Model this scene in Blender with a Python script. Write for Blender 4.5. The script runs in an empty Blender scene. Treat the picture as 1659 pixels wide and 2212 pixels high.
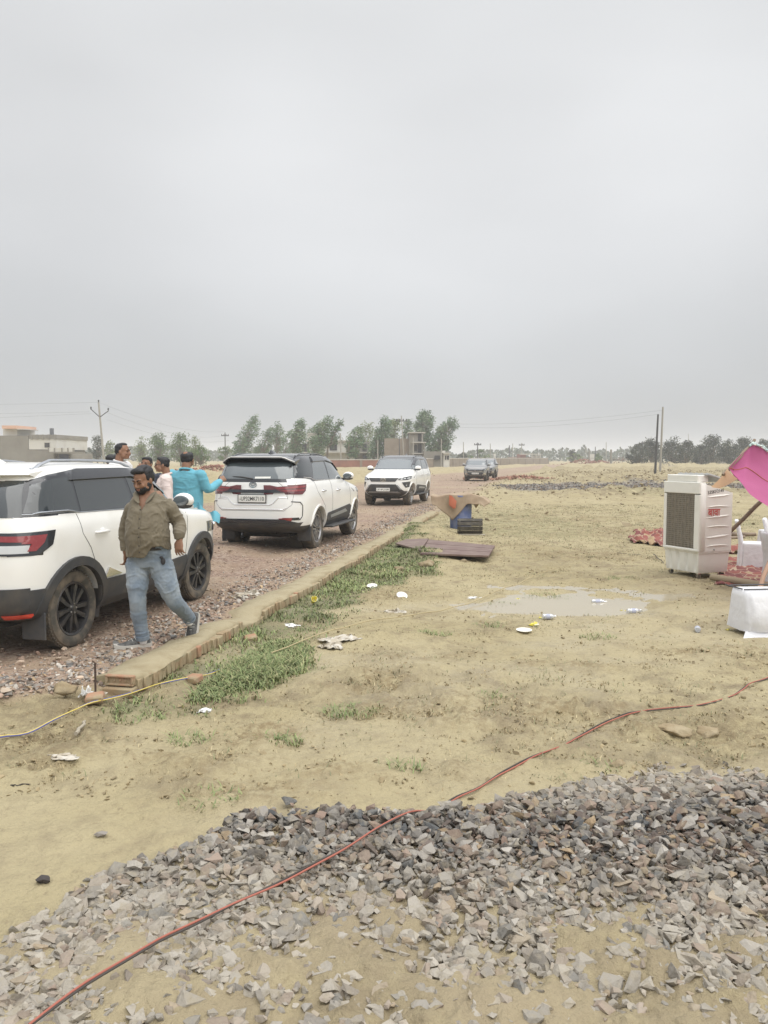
import bpy, bmesh, math, random
import numpy as np
from mathutils import Vector, Matrix, noise as mnoise
random.seed(7); RNG = np.random.default_rng(7)
SC = bpy.context.scene
COL = SC.collection
R = math.radians
# ---------------------------------------------------------------- camera
CAMH = 1.75; FPX = 1700.0; PITCH = math.atan(118/1700.0)
cam = bpy.data.cameras.new('camera'); camo = bpy.data.objects.new('camera', cam); COL.objects.link(camo)
camo.location = (0, 0, CAMH); camo.rotation_euler = (math.pi/2-PITCH, 0, 0)
cam.sensor_fit = 'VERTICAL'; cam.sensor_height = 36; cam.lens = FPX/2212*36
cam.clip_start = 0.1; cam.clip_end = 6000
SC.camera = camo
# ---------------------------------------------------------------- sky
SUN_EL, SUN_AZ = R(60), R(132)
world = bpy.data.worlds.new('World'); SC.world = world; world.use_nodes = True
nt = world.node_tree; nt.nodes.clear()
def N(nt, t, **k):
    n = nt.nodes.new(t)
    for a, b in k.items(): setattr(n, a, b)
    return n
out = N(nt, 'ShaderNodeOutputWorld'); bg = N(nt, 'ShaderNodeBackground'); bg.inputs[1].default_value = 1.0
tc = N(nt, 'ShaderNodeTexCoord'); sep = N(nt, 'ShaderNodeSeparateXYZ'); nt.links.new(tc.outputs['Generated'], sep.inputs[0])
ramp = N(nt, 'ShaderNodeValToRGB'); cr = ramp.color_ramp
cr.elements[0].position = 0.0; cr.elements[0].color = (.365, .375, .383, 1)
cr.elements[1].position = 1.0; cr.elements[1].color = (1.5, 1.52, 1.55, 1)
for p, c in ((.06, (.395, .405, .415, 1)), (.14, (.45, .46, .47, 1)), (.24, (.53, .538, .548, 1)), (.34, (.565, .572, .58, 1)), (.50, (.56, .568, .575, 1)), (.64, (.92, .93, .95, 1))):
    e = cr.elements.new(p); e.color = c
nt.links.new(sep.outputs[2], ramp.inputs[0])
mp = N(nt, 'ShaderNodeMapping'); mp.inputs['Scale'].default_value = (1, 1, 2.6); nt.links.new(tc.outputs['Generated'], mp.inputs[0])
nz = N(nt, 'ShaderNodeTexNoise'); nz.inputs['Scale'].default_value = 1.5; nz.inputs['Detail'].default_value = 3; nz.inputs['Roughness'].default_value = .45
nt.links.new(mp.outputs[0], nz.inputs['Vector'])
mr = N(nt, 'ShaderNodeMapRange'); mr.inputs[1].default_value = .3; mr.inputs[2].default_value = .7; mr.inputs[3].default_value = .87; mr.inputs[4].default_value = 1.09
nt.links.new(nz.outputs[0], mr.inputs[0])
mul = N(nt, 'ShaderNodeVectorMath', operation='SCALE'); nt.links.new(ramp.outputs[0], mul.inputs[0]); nt.links.new(mr.outputs[0], mul.inputs['Scale'])
sky = N(nt, 'ShaderNodeTexSky', sky_type='NISHITA'); sky.sun_disc = False; sky.sun_elevation = SUN_EL; sky.sun_rotation = SUN_AZ
sk = N(nt, 'ShaderNodeVectorMath', operation='SCALE'); sk.inputs['Scale'].default_value = 0.004; nt.links.new(sky.outputs[0], sk.inputs[0])
dt = N(nt, 'ShaderNodeVectorMath', operation='DOT_PRODUCT'); nt.links.new(tc.outputs['Generated'], dt.inputs[0]); dt.inputs[1].default_value = (.10, .935, .34)
mr2 = N(nt, 'ShaderNodeMapRange'); mr2.interpolation_type = 'SMOOTHSTEP'; mr2.inputs[1].default_value = .90; mr2.inputs[2].default_value = 1.0; mr2.inputs[3].default_value = 1.0; mr2.inputs[4].default_value = 1.12; nt.links.new(dt.outputs['Value'], mr2.inputs[0])
mul2 = N(nt, 'ShaderNodeVectorMath', operation='SCALE'); nt.links.new(mul.outputs[0], mul2.inputs[0]); nt.links.new(mr2.outputs[0], mul2.inputs['Scale'])
add = N(nt, 'ShaderNodeVectorMath', operation='ADD'); nt.links.new(mul2.outputs[0], add.inputs[0]); nt.links.new(sk.outputs[0], add.inputs[1])
nt.links.new(add.outputs[0], bg.inputs[0]); nt.links.new(bg.outputs[0], out.inputs[0])
sl = bpy.data.lights.new('sun', 'SUN'); sl.energy = 1.9; sl.angle = R(85); sl.color = (1, .965, .90)
so = bpy.data.objects.new('sun', sl); COL.objects.link(so)
_sd = Vector((math.sin(SUN_AZ)*math.cos(SUN_EL), math.cos(SUN_AZ)*math.cos(SUN_EL), math.sin(SUN_EL)))
so.rotation_euler = _sd.to_track_quat('Z', 'Y').to_euler(); so.location = (0, 0, 30)
SC.view_settings.view_transform = 'Standard'; SC.view_settings.look = 'None'; SC.view_settings.gamma = 1
SC.view_settings.use_curve_mapping = False; SC.view_settings.exposure = 0.30
SC.render.engine = 'CYCLES'; SC.cycles.volume_bounces = 1; SC.cycles.max_bounces = 6
SC.cycles.use_denoising = True
# ---------------------------------------------------------------- helpers
_f = Vector((0, math.cos(PITCH), -math.sin(PITCH))); _u = Vector((0, math.sin(PITCH), math.cos(PITCH)))
def ray(px, py): return _f*FPX+Vector((px-829.5, 0, 0))+_u*(1106-py)
def G(px, py, z=0.0):
    d = ray(px, py); t = (z-CAMH)/d.z; return Vector((0, 0, CAMH))+d*t
def P(px, py, y):
    d = ray(px, py); return Vector((0, 0, CAMH))+d*(y/d.y)
def _h(ix, iy, s):
    n = (ix*374761393+iy*668265263+s*974634777) & 0xffffffff
    n = ((n ^ (n >> 13))*1274126177) & 0xffffffff
    n = n ^ (n >> 16)
    return (n & 0xffff)/65535.0
def vn(x, y, s=0):
    x = np.asarray(x, float); y = np.asarray(y, float)
    ix = np.floor(x).astype(np.int64); iy = np.floor(y).astype(np.int64); fx = x-ix; fy = y-iy
    fx = fx*fx*(3-2*fx); fy = fy*fy*(3-2*fy)
    a = _h(ix, iy, s); b = _h(ix+1, iy, s); c = _h(ix, iy+1, s); d = _h(ix+1, iy+1, s)
    return (a+(b-a)*fx)*(1-fy)+(c+(d-c)*fx)*fy-.5
def fbm(x, y, s=0, o=4, g=.5):
    r = 0; a = 1
    for k in range(o): r = r+a*vn(np.asarray(x)*2**k, np.asarray(y)*2**k, s+k*17); a *= g
    return r
def vn3(p, s=0):
    p = np.asarray(p, float); z = p[:, 2]; iz = np.floor(z); fz = z-iz; fz = fz*fz*(3-2*fz); r = np.empty(len(p))
    a = np.zeros(len(p)); b = np.zeros(len(p))
    ix = np.floor(p[:, 0]).astype(np.int64); iy = np.floor(p[:, 1]).astype(np.int64); izz = iz.astype(np.int64)
    fx = p[:, 0]-ix; fy = p[:, 1]-iy; fx = fx*fx*(3-2*fx); fy = fy*fy*(3-2*fy)
    def lay(k):
        q = izz*7919+k*7919+s*131
        h = lambda i, j: _h(ix+i+q, iy+j+q*3, s)
        return (h(0, 0)*(1-fx)+h(1, 0)*fx)*(1-fy)+(h(0, 1)*(1-fx)+h(1, 1)*fx)*fy
    return lay(0)*(1-fz)+lay(1)*fz-.5
def sstep(a, b, x):
    t = np.clip((np.asarray(x, float)-a)/(b-a), 0, 1); return t*t*(3-2*t)
def tag(o, label=None, cat=None, group=None, kind=None):
    if label: o['label'] = label
    if cat: o['category'] = cat
    if group: o['group'] = group
    if kind: o['kind'] = kind
    return o
def empty(name, loc=(0, 0, 0), rz=0):
    o = bpy.data.objects.new(name, None); COL.objects.link(o); o.location = loc; o.rotation_euler = (0, 0, rz); o.empty_display_size = .2
    return o
def link(name, me, parent=None, mats=()):
    o = bpy.data.objects.new(name, me); COL.objects.link(o)
    for m in mats: me.materials.append(m)
    if parent is not None: o.parent = parent
    return o
def copy_tree(o, parent=None):
    c = o.copy(); COL.objects.link(c)
    if parent is not None: c.parent = parent
    for ch in list(o.children): copy_tree(ch, c)
    return c
def smooth(me, ang=40):
    me.polygons.foreach_set('use_smooth', [True]*len(me.polygons))
    try: me.set_sharp_from_angle(angle=R(ang))
    except Exception: pass
class MB:
    def __init__(s): s.v = []; s.f = []; s.m = []
    def add(s, vs, fs, m=0, M=None):
        b = len(s.v)
        s.v += [tuple(M @ Vector(v)) if M is not None else tuple(v) for v in vs]
        s.f += [tuple(i+b for i in f) for f in fs]; s.m += [m]*len(fs); return s
    def box(s, c, d, m=0, M=None, bev=0):
        x, y, z = d[0]/2, d[1]/2, d[2]/2
        if bev:
            e = min(bev, x*.9, y*.9, z*.9); vs = []; ix = {}
            for i in (-1, 1):
                for j in (-1, 1):
                    for k in (-1, 1):
                        for a, q in enumerate(((i*x, j*(y-e), k*(z-e)), (i*(x-e), j*y, k*(z-e)), (i*(x-e), j*(y-e), k*z))): ix[(i, j, k, a)] = len(vs); vs.append((c[0]+q[0], c[1]+q[1], c[2]+q[2]))
            fs = []
            def F(l, n):
                q = [ix[t] for t in l]; p0, p1, p2 = (Vector(vs[t]) for t in q[:3]); fs.append(tuple(q) if (p1-p0).cross(p2-p0).dot(Vector(n)) > 0 else tuple(q[::-1]))
            for s_ in (-1, 1):
                F([(s_, -1, -1, 0), (s_, 1, -1, 0), (s_, 1, 1, 0), (s_, -1, 1, 0)], (s_, 0, 0)); F([(-1, s_, -1, 1), (1, s_, -1, 1), (1, s_, 1, 1), (-1, s_, 1, 1)], (0, s_, 0)); F([(-1, -1, s_, 2), (1, -1, s_, 2), (1, 1, s_, 2), (-1, 1, s_, 2)], (0, 0, s_))
                for t_ in (-1, 1):
                    F([(s_, t_, -1, 0), (s_, t_, 1, 0), (s_, t_, 1, 1), (s_, t_, -1, 1)], (s_, t_, 0)); F([(s_, -1, t_, 0), (s_, 1, t_, 0), (s_, 1, t_, 2), (s_, -1, t_, 2)], (s_, 0, t_)); F([(-1, s_, t_, 1), (1, s_, t_, 1), (1, s_, t_, 2), (-1, s_, t_, 2)], (0, s_, t_))
                    for u_ in (-1, 1): F([(s_, t_, u_, 0), (s_, t_, u_, 1), (s_, t_, u_, 2)], (s_, t_, u_))
            return s.add(vs, fs, m, M)
        vs = [(c[0]+i*x, c[1]+j*y, c[2]+k*z) for i in (-1, 1) for j in (-1, 1) for k in (-1, 1)]
        return s.add(vs, [(0, 1, 3, 2), (4, 6, 7, 5), (0, 4, 5, 1), (2, 3, 7, 6), (0, 2, 6, 4), (1, 5, 7, 3)], m, M)
    def tube(s, pts, rad, n=8, m=0, M=None, cap=True, flat=1.0, up=None):
        pts = [Vector(p) for p in pts]; k = len(pts)
        if not hasattr(rad, '__len__'): rad = [rad]*k
        T = [(pts[min(i+1, k-1)]-pts[max(i-1, 0)]).normalized() for i in range(k)]
        a = Vector(up) if up is not None else (Vector((0, 0, 1)) if abs(T[0].z) < .9 else Vector((1, 0, 0)))
        vs = []
        for i in range(k):
            b = T[i].cross(a).normalized(); a = b.cross(T[i]).normalized()
            r = rad[i]; r = r if hasattr(r, '__len__') else (r, r*flat)
            for j in range(n):
                t = 2*math.pi*j/n; vs.append(pts[i]+b*(math.cos(t)*r[0])+a*(math.sin(t)*r[1]))
        fs = [(i*n+j, i*n+(j+1) % n, (i+1)*n+(j+1) % n, (i+1)*n+j) for i in range(k-1) for j in range(n)]
        if cap: fs += [tuple(range(n))[::-1], tuple(range((k-1)*n, k*n))]
        return s.add(vs, fs, m, M)
    def lathe(s, prof, n=24, m=0, M=None, a0=0, a1=2*math.pi):
        # profile (r, axial); axis = Y
        full = abs(a1-a0-2*math.pi) < 1e-6; c = n if full else n+1; k = len(prof); vs = []
        for r, y in prof:
            for j in range(c):
                t = a0+(a1-a0)*j/n; vs.append((r*math.cos(t), y, r*math.sin(t)))
        fs = [(i*c+j, i*c+(j+1) % c, (i+1)*c+(j+1) % c, (i+1)*c+j) for i in range(k-1) for j in range(n)]
        return s.add(vs, fs, m, M)
    def ell(s, c, r, n=12, m=0, M=None):
        vs = []; c = Vector(c); k = n//2+1
        for i in range(k):
            p = math.pi*i/(k-1)
            for j in range(n):
                t = 2*math.pi*j/n; vs.append((c.x+r[0]*math.sin(p)*math.cos(t), c.y+r[1]*math.sin(p)*math.sin(t), c.z+r[2]*math.cos(p)))
        fs = [(i*n+j, (i+1)*n+j, (i+1)*n+(j+1) % n, i*n+(j+1) % n) for i in range(k-1) for j in range(n)]
        return s.add(vs, fs, m, M)
    def loft(s, rings, m=0, M=None, cap=True):
        n = len(rings[0]); k = len(rings); vs = [v for r in rings for v in r]
        fs = [(i*n+j, i*n+(j+1) % n, (i+1)*n+(j+1) % n, (i+1)*n+j) for i in range(k-1) for j in range(n)]
        if cap: fs += [tuple(range(n))[::-1], tuple(range((k-1)*n, k*n))]
        return s.add(vs, fs, m, M)
    def prism(s, poly, M=None, th=.01, m=0):
        # poly in local xy, extruded along +z by th
        n = len(poly); vs = [(x, y, 0) for x, y in poly]+[(x, y, th) for x, y in poly]
        fs = [tuple(range(n))[::-1], tuple(range(n, 2*n))]+[(i, (i+1) % n, n+(i+1) % n, n+i) for i in range(n)]
        return s.add(vs, fs, m, M)
    def mesh(s, name='m', sm=None):
        me = bpy.data.meshes.new(name); me.from_pydata(s.v, [], s.f); me.polygons.foreach_set('material_index', s.m)
        me.validate(clean_customdata=False); me.update()
        if sm: smooth(me, sm)
        return me
    def build(s, name, mats, parent=None, sm=None):
        if not isinstance(mats, (list, tuple)): mats = [mats]
        return link(name, s.mesh(name, sm), parent, mats)
def fixn(o):
    bm = bmesh.new(); bm.from_mesh(o.data); bmesh.ops.remove_doubles(bm, verts=bm.verts, dist=1e-5); bmesh.ops.recalc_face_normals(bm, faces=bm.faces); bm.to_mesh(o.data); bm.free(); return o
def remesh(mb, vox, name='m', smooth_it=2):
    me = mb.mesh(name); o = bpy.data.objects.new(name, me); COL.objects.link(o)
    m = o.modifiers.new('r', 'REMESH'); m.mode = 'VOXEL'; m.voxel_size = vox; m.use_smooth_shade = True
    if smooth_it: s_ = o.modifiers.new('s', 'SMOOTH'); s_.iterations = smooth_it; s_.factor = .5
    dg = bpy.context.evaluated_depsgraph_get(); e = o.evaluated_get(dg); out = bpy.data.meshes.new_from_object(e)
    bpy.data.objects.remove(o); bpy.data.meshes.remove(me); out.name = name
    return out
def vcos(me):
    a = np.empty(len(me.vertices)*3); me.vertices.foreach_get('co', a); return a.reshape(-1, 3)
def vnor(me):
    a = np.empty(len(me.vertices)*3); me.vertices.foreach_get('normal', a); return a.reshape(-1, 3)
def setco(me, c): me.vertices.foreach_set('co', np.ascontiguousarray(c).ravel()); me.update()
def Rz(a): return Matrix.Rotation(a, 4, 'Z')
def Rx(a): return Matrix.Rotation(a, 4, 'X')
def Ry(a): return Matrix.Rotation(a, 4, 'Y')
def Tr(*v): return Matrix.Translation(Vector(v))
# ---------------------------------------------------------------- materials
def srgb(r, g, b): return tuple(((c/255)/12.92 if c/255 <= .04045 else ((c/255+.055)/1.055)**2.4) for c in (r, g, b))
def mat(name, col, rough=.7, metal=0, coat=0, spec=.5, bump=None, var=None, trans=0, attr=None, sheen=0, alpha=None):
    """bump=(scale,strength,distance) var=(scale, col2, lo, hi)"""
    m = bpy.data.materials.new(name); m.use_nodes = True; nt = m.node_tree; b = nt.nodes['Principled BSDF']
    b.inputs['Base Color'].default_value = (*col, 1); b.inputs['Roughness'].default_value = rough; b.inputs['Metallic'].default_value = metal
    b.inputs['Coat Weight'].default_value = coat; b.inputs['Coat Roughness'].default_value = .06; b.inputs['Specular IOR Level'].default_value = spec
    b.inputs['Transmission Weight'].default_value = trans; b.inputs['Sheen Weight'].default_value = sheen
    if alpha is not None: b.inputs['Alpha'].default_value = alpha
    tc = N(nt, 'ShaderNodeTexCoord')
    colout = None
    if attr:
        a = N(nt, 'ShaderNodeAttribute'); a.attribute_name = attr; colout = a.outputs['Color']
    if var:
        n = N(nt, 'ShaderNodeTexNoise'); n.inputs['Scale'].default_value = var[0]; n.inputs['Detail'].default_value = 6; nt.links.new(tc.outputs['Object'], n.inputs['Vector'])
        r = N(nt, 'ShaderNodeMapRange'); r.inputs[1].default_value = var[2]; r.inputs[2].default_value = var[3]; nt.links.new(n.outputs[0], r.inputs[0])
        mx = N(nt, 'ShaderNodeMix', data_type='RGBA'); nt.links.new(r.outputs[0], mx.inputs[0])
        if colout: nt.links.new(colout, mx.inputs[6])
        else: mx.inputs[6].default_value = (*col, 1)
        mx.inputs[7].default_value = (*var[1], 1); colout = mx.outputs[2]
    if colout: nt.links.new(colout, b.inputs['Base Color'])
    if bump:
        n = N(nt, 'ShaderNodeTexNoise'); n.inputs['Scale'].default_value = bump[0]; n.inputs['Detail'].default_value = 5; nt.links.new(tc.outputs['Object'], n.inputs['Vector'])
        bp = N(nt, 'ShaderNodeBump'); bp.inputs['Strength'].default_value = bump[1]; bp.inputs['Distance'].default_value = bump[2]
        nt.links.new(n.outputs[0], bp.inputs['Height']); nt.links.new(bp.outputs[0], b.inputs['Normal'])
    return m
M = {}
M['paint'] = mat('white_paint', (.84, .84, .82), .30, coat=.8)
M['paint_dirty'] = mat('white_paint_dusty', (.84, .84, .815), .32, coat=.7, var=(2.2, (.74, .73, .68), .45, .85))
M['silver'] = mat('silver_paint', (.30, .30, .30), .35, metal=.35, coat=.6)
M['black_paint'] = mat('black_paint', (.022, .025, .032), .22, coat=.8)
M['clad'] = mat('black_plastic', (.05, .052, .056), .6, var=(5, (.10, .09, .078), .45, .8), bump=(300, .2, .001))
M['glass'] = mat('tinted_glass', (.035, .043, .048), .04, spec=.9, coat=.5)
M['glass2'] = mat('windscreen_glass', (.09, .11, .12), .03, spec=1.0, coat=1)
M['rubber'] = mat('tyre_rubber', (.07, .065, .055), .85, var=(9, (.19, .155, .115), .42, .68), bump=(120, .3, .002))
M['rimblk'] = mat('black_alloy', (.028, .028, .03), .35, var=(12, (.09, .08, .065), .5, .8))
M['rimsil'] = mat('machined_alloy', (.42, .42, .43), .3, metal=.8, var=(10, (.12, .10, .08), .5, .7))
M['chrome'] = mat('chrome', (.75, .75, .76), .12, metal=1)
M['railgrey'] = mat('rail_silver', (.34, .36, .39), .35, metal=.5)
M['red'] = mat('lamp_red', (.24, .022, .026), .12, coat=1, var=(30, (.30, .05, .05), .5, .8))
M['dkred'] = mat('lamp_dark_red', (.12, .015, .02), .1, coat=1)
M['lampw'] = mat('lamp_clear', (.55, .57, .58), .1, coat=1)
M['white'] = mat('plate_white', (.78, .78, .74), .5)
M['ink'] = mat('plate_black', (.03, .03, .035), .6)
M['dark'] = mat('dark_underbody', (.02, .02, .02), .9, var=(6, (.08, .065, .05), .45, .75))
M['orange_red'] = mat('reflector', (.75, .06, .03), .25, coat=1)
# ---------------------------------------------------------------- terrain
K0 = np.array([-2.03, 6.0]); K1 = np.array([1.56, 25.2]); KD = (K1-K0)/np.linalg.norm(K1-K0); KN = np.array([KD[1], -KD[0]])
def road_edges(y):
    xr = np.interp(y, [-20, 4.4, 6.0, 25.2, 30, 53, 82, 200, 1500], [-9, -6.0, K0[0]-.12, K1[0]-.12, 2.45, 7.3, 14, 49, 500])
    xl = np.interp(y, [-20, 4.4, 6.0, 15, 49, 78, 137, 300, 1500], [-14, -13, -12, -10, -2.4, 4.7, 23, 80, 480])
    return xl, xr
FZ = -0.135
def bed_top(x):   # y where the foreground stone bed ends
    return np.interp(x, [-6, -2.9, -1.55, -1.15, -.75, .2, .6, 1.2, 3.0, 6, 12], [1.9, 2.25, 2.75, 3.5, 4.0, 4.08, 4.2, 4.5, 4.45, 4.4, 4.4])
def masks(x, y):
    xl, xr = road_edges(y); n = fbm(x*2.1, y*2.1, 3, 3); w = .06+.012*np.clip(y, 0, 80)
    road = sstep(-w, w, xr-x+n*.25*np.clip(y/12, .4, 3))*sstep(-.6, .6, x-xl+n*1.5)
    road = road*sstep(5.0, 5.7, y+n*.6+np.clip(-x-3, 0, 4)*.22)
    bed = sstep(-.10, .12, bed_top(x)-y+n*.35)*sstep(-.12, .12, x-np.interp(y, [0, 1.5, 2.35, 2.9, 3.75, 4.4], [-6, -4, -2.6, -1.75, -1.35, -.9])+n*.3)
    strip = sstep(-1, 1, 4.4-np.abs(y-45.5-.02*x)+n*2)*sstep(6, 8, x-n)
    return road, bed, strip
def in_grass(x, y):
    s = (x-K0[0])*KN[0]+(y-K0[1])*KN[1]; t = (x-K0[0])*KD[0]+(y-K0[1])*KD[1]
    n = fbm(x*1.6, y*1.6, 21, 4)
    wd = np.interp(t, [-1.2, 0, 1, 2, 4.5, 6.5, 9, 10.5, 12, 16, 18], [0, .35, .9, .85, 1.05, 1.5, 1.65, .95, .5, .25, .1])
    g = sstep(-.2, .3, wd-s+n*.9)*sstep(.05, .2, s)*sstep(-1.4, -.3, t)
    return g*(1-.55*sstep(.18, .4, fbm(x*1.1+3, y*1.1, 33, 3)))
CH = [(870, 1545, .55, .28), (1180, 1555, .9, .28), (1060, 1520, .5, .2), (300, 1650, .7, .3), (190, 1600, .5, .3), (600, 1600, .5, .2), (1470, 1600, .7, .3), (1600, 1650, .6, .25), (1330, 1650, .5, .2), (760, 1480, .7, .3), (900, 1420, .6, .3), (480, 1720, .5, .15), (900, 1680, .6, .15), (1050, 1180, 1.2, .9), (1250, 1200, 1.5, .9), (900, 1330, .5, .3), (820, 1290, .5, .4), (1150, 1120, 2.2, 1.6), (1350, 1150, 1.8, 1.4), (1500, 1420, .8, .4), (1250, 1440, .7, .2), (120, 1540, .6, .2)]
CHW = [(G(a, b, FZ).x, G(a, b, FZ).y, c, d) for a, b, c, d in CH]
def churn(x, y):
    c = 0
    for cx, cy, rx, ry in CHW: c = np.maximum(c, np.exp(-(((x-cx)/rx)**2+((y-cy)/ry)**2)))
    return np.clip(c*(.55+1.6*fbm(x*2.3, y*2.8, 66, 4))*1.5, 0, 1)
def H(x, y, fine=True):
    x = np.asarray(x, float); y = np.asarray(y, float)
    road, bed, strip = masks(x, y)
    s = (x-K0[0])*KN[0]+(y-K0[1])*KN[1]
    field = FZ+.135*sstep(22, 42, y)+.05*fbm(x*.45, y*.45, 5, 3)*sstep(3, 6, y)
    lump = np.abs(fbm(x*1.3, y*1.3, 9, 4))
    field = field+.035*lump
    # churned banks far out on the right
    for yc, w_, a in ((37.5, 2.0, .42), (55, 4.0, .5), (72, 5, .5), (96, 9, .6), (150, 25, .6)):
        yy = y-yc-2.5*fbm(x*.12, y*.02, 40, 2)*(yc/40)
        field = field+a*np.exp(-(yy/w_)**2)*sstep(2.5, 8, x-(yc-25)*.19)*(.35+1.5*np.abs(fbm(x*.55, y*.55, 11, 4))+.9*np.abs(fbm(x*2.1, y*1.6, 19, 3)))
    field = field+.05*sstep(.55, .0, s)*sstep(4.5, 7, y)+.022*churn(x, y)*(.5+2*np.abs(fbm(x*7, y*8, 68, 3)))
    field = field-.045*np.exp(-(((x-2.25)/2.1)**2+((y-10.1)/1.6)**2))*(1+1.3*fbm(x*1.3, y*1.3, 61, 4))  # puddle hollow
    # a heap of mud with a hollow at the right, churned ridge in the middle
    field = field+.07*np.exp(-(((x-2.38)/.36)**2+((y-5.42)/.12)**2))*(1+.5*fbm(x*6, y*6, 13, 3))
    field = field-.07*np.exp(-(((x-2.20)/.3)**2+((y-5.12)/.12)**2))
    field = field+.07*np.exp(-(((x-.25)/.9)**2+((y-6.6)/.32)**2))*(1+1.2*fbm(x*5, y*5, 14, 4))
    field = field+.08*np.exp(-(((x+.1)/.7)**2+((y-8.0)/.35)**2))*(1+.8*fbm(x*5, y*5, 15, 3))
    field = field+.16*np.exp(-(((x-.75)/.55)**2+((y-14.6)/1.1)**2))*(1+.9*fbm(x*3, y*3, 16, 3))
    field = field+.20*np.exp(-(((x-1.0)/.6)**2+((y-19.2)/1.4)**2))*(1+.9*fbm(x*3, y*3, 18, 3))
    bedz = FZ+.01+.055*np.exp(-((y-3.82+.12*np.sin(x*1.7))/.55)**2)*sstep(-1.6, -.9, x)+.02*fbm(x*3, y*3, 12, 3)
    rz = .0+.02*fbm(x*1.7, y*1.7, 6, 3)+.16*sstep(-2.9, -4.0, x-(y-10)*.24)*sstep(10.4, 11, y)*sstep(17, 14, y)
    z = field*(1-road)+rz*road; z = z*(1-bed)+bedz*bed
    xl, xr = road_edges(y)
    z = z+.45*sstep(.3, 2.5, xl-x)*(.5+1.0*np.abs(fbm(x*.5, y*.5, 60, 3)))*sstep(22, 35, y)*sstep(160, 90, y)
    if fine:
        near = sstep(60, 12, y)
        rough = .35+1.2*sstep(-.05, .25, fbm(x*.8, y*.8, 71, 3))+1.1*churn(x, y)
        z = z+(.026*fbm(x*5, y*6.5, 7, 5, .62)*rough+.02*np.abs(fbm(x*15, y*13, 8, 3))*rough)*near*(1-.5*road)
    return z
def hz(x, y): return float(H(np.array([x]), np.array([y]))[0])
def GT(px, py):   # pixel of the photo -> point on the terrain
    p = G(px, py, 0)
    for _ in range(6): p = G(px, py, min(hz(p.x, p.y), 1.2))
    return p
us = list(np.arange(-.78, .7801, .0034)); g = .0034; e = .78
while e < 30: g *= 1.13; e += g; us.append(e); us.insert(0, -e)
us = np.array(us)
ys = [-.0]; y = 0.0
while y < 34: y += max(.02, .0082*(y+.4)); ys.append(y)
while y < 1500: y *= 1.026; ys.append(y)
yb = 0.0; back = []
while yb > -1500: yb = yb*1.35-.3; back.append(yb)
ys = np.array(back[::-1]+ys)
X = np.clip(us[None, :]*(1.2+np.abs(ys[:, None])), -1600, 1600); Y = np.repeat(ys[:, None], len(us), 1)
nr, nc = X.shape
x_, y_ = X.ravel(), Y.ravel()
road_, bed_, strip_ = masks(x_, y_)
Z = H(x_, y_); Z = np.where(y_ < -2, FZ, Z)
co = np.stack([x_, y_, Z], 1)
idx = np.arange(nr*nc).reshape(nr, nc)
quads = np.stack([idx[:-1, :-1], idx[:-1, 1:], idx[1:, 1:], idx[1:, :-1]], -1).reshape(-1, 4)
keep = (x_[quads[:, 1]]-x_[quads[:, 0]] > 1e-4) | (x_[quads[:, 2]]-x_[quads[:, 3]] > 1e-4)
quads = quads[keep]
me = bpy.data.meshes.new('ground'); me.vertices.add(len(co)); me.vertices.foreach_set('co', co.ravel())
me.loops.add(len(quads)*4); me.loops.foreach_set('vertex_index', quads.ravel().astype(np.int32))
me.polygons.add(len(quads)); me.polygons.foreach_set('loop_start', np.arange(0, len(quads)*4, 4, dtype=np.int32))
me.polygons.foreach_set('use_smooth', np.ones(len(quads), bool)); me.update(); me.validate()
grass_ = in_grass(x_, y_)*(y_ > 4)
s_k = (x_-K0[0])*KN[0]+(y_-K0[1])*KN[1]
wet_ = sstep(.02, .30, .35-np.abs(fbm(x_*.35, y_*.35, 50, 3))+.5*np.exp(-(((x_-2.2)/3)**2+((y_-8.6)/2.6)**2))-.02*y_)*(1-road_)
green_ = sstep(.0, .35, fbm(x_*.25, y_*.13, 80, 4)+.05)*sstep(14, 18, y_)*sstep(45, 34, y_)*(1-road_)
bank_ = np.zeros_like(x_)
for yc, w_ in ((37.5, 2.4), (55, 5), (72, 6), (96, 10)):
    yy_ = y_-yc-2.5*fbm(x_*.12, y_*.02, 40, 2)*(yc/40); bank_ = np.maximum(bank_, np.exp(-(yy_/w_)**2)*sstep(2.5, 8, x_-(yc-25)*.19))
bank_ = bank_*(1-road_)+(1-road_)*.8*sstep(.05, .3, fbm(x_*.8, y_*.8, 71, 3))*sstep(20, 8, y_)
for nm, a in (('churn', churn(x_, y_)*(1-road_)*sstep(40, 25, y_)), ('bank', bank_), ('road', road_), ('bed', bed_), ('strip', strip_), ('grass', grass_), ('wet', wet_), ('green', green_)):
    at = me.attributes.new(nm, 'FLOAT', 'POINT'); at.data.foreach_set('value', np.ascontiguousarray(a, dtype=np.float32))
gm = bpy.data.materials.new('ground_soil'); gm.use_nodes = True; nt = gm.node_tree; B = nt.nodes['Principled BSDF']
def nd(t, **k): return N(nt, t, **k)
def noise_(sc, det=5, ro=.55, vec=None, scl=None):
    n = nd('ShaderNodeTexNoise'); n.inputs['Scale'].default_value = sc; n.inputs['Detail'].default_value = det; n.inputs['Roughness'].default_value = ro
    if vec is None: vec = GC
    if scl:
        m_ = nd('ShaderNodeMapping'); m_.inputs['Scale'].default_value = scl; nt.links.new(vec, m_.inputs[0]); vec = m_.outputs[0]
    nt.links.new(vec, n.inputs['Vector']); return n.outputs[0]
def mixc(f, a, b, bt='MIX'):
    m_ = nd('ShaderNodeMix', data_type='RGBA', blend_type=bt)
    for k, v in ((0, f), (6, a), (7, b)):
        if hasattr(v, 'is_linked'): nt.links.new(v, m_.inputs[k])
        elif isinstance(v, (int, float)): m_.inputs[k].default_value = v
        else: m_.inputs[k].default_value = (*v, 1)
    return m_.outputs[2]
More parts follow.
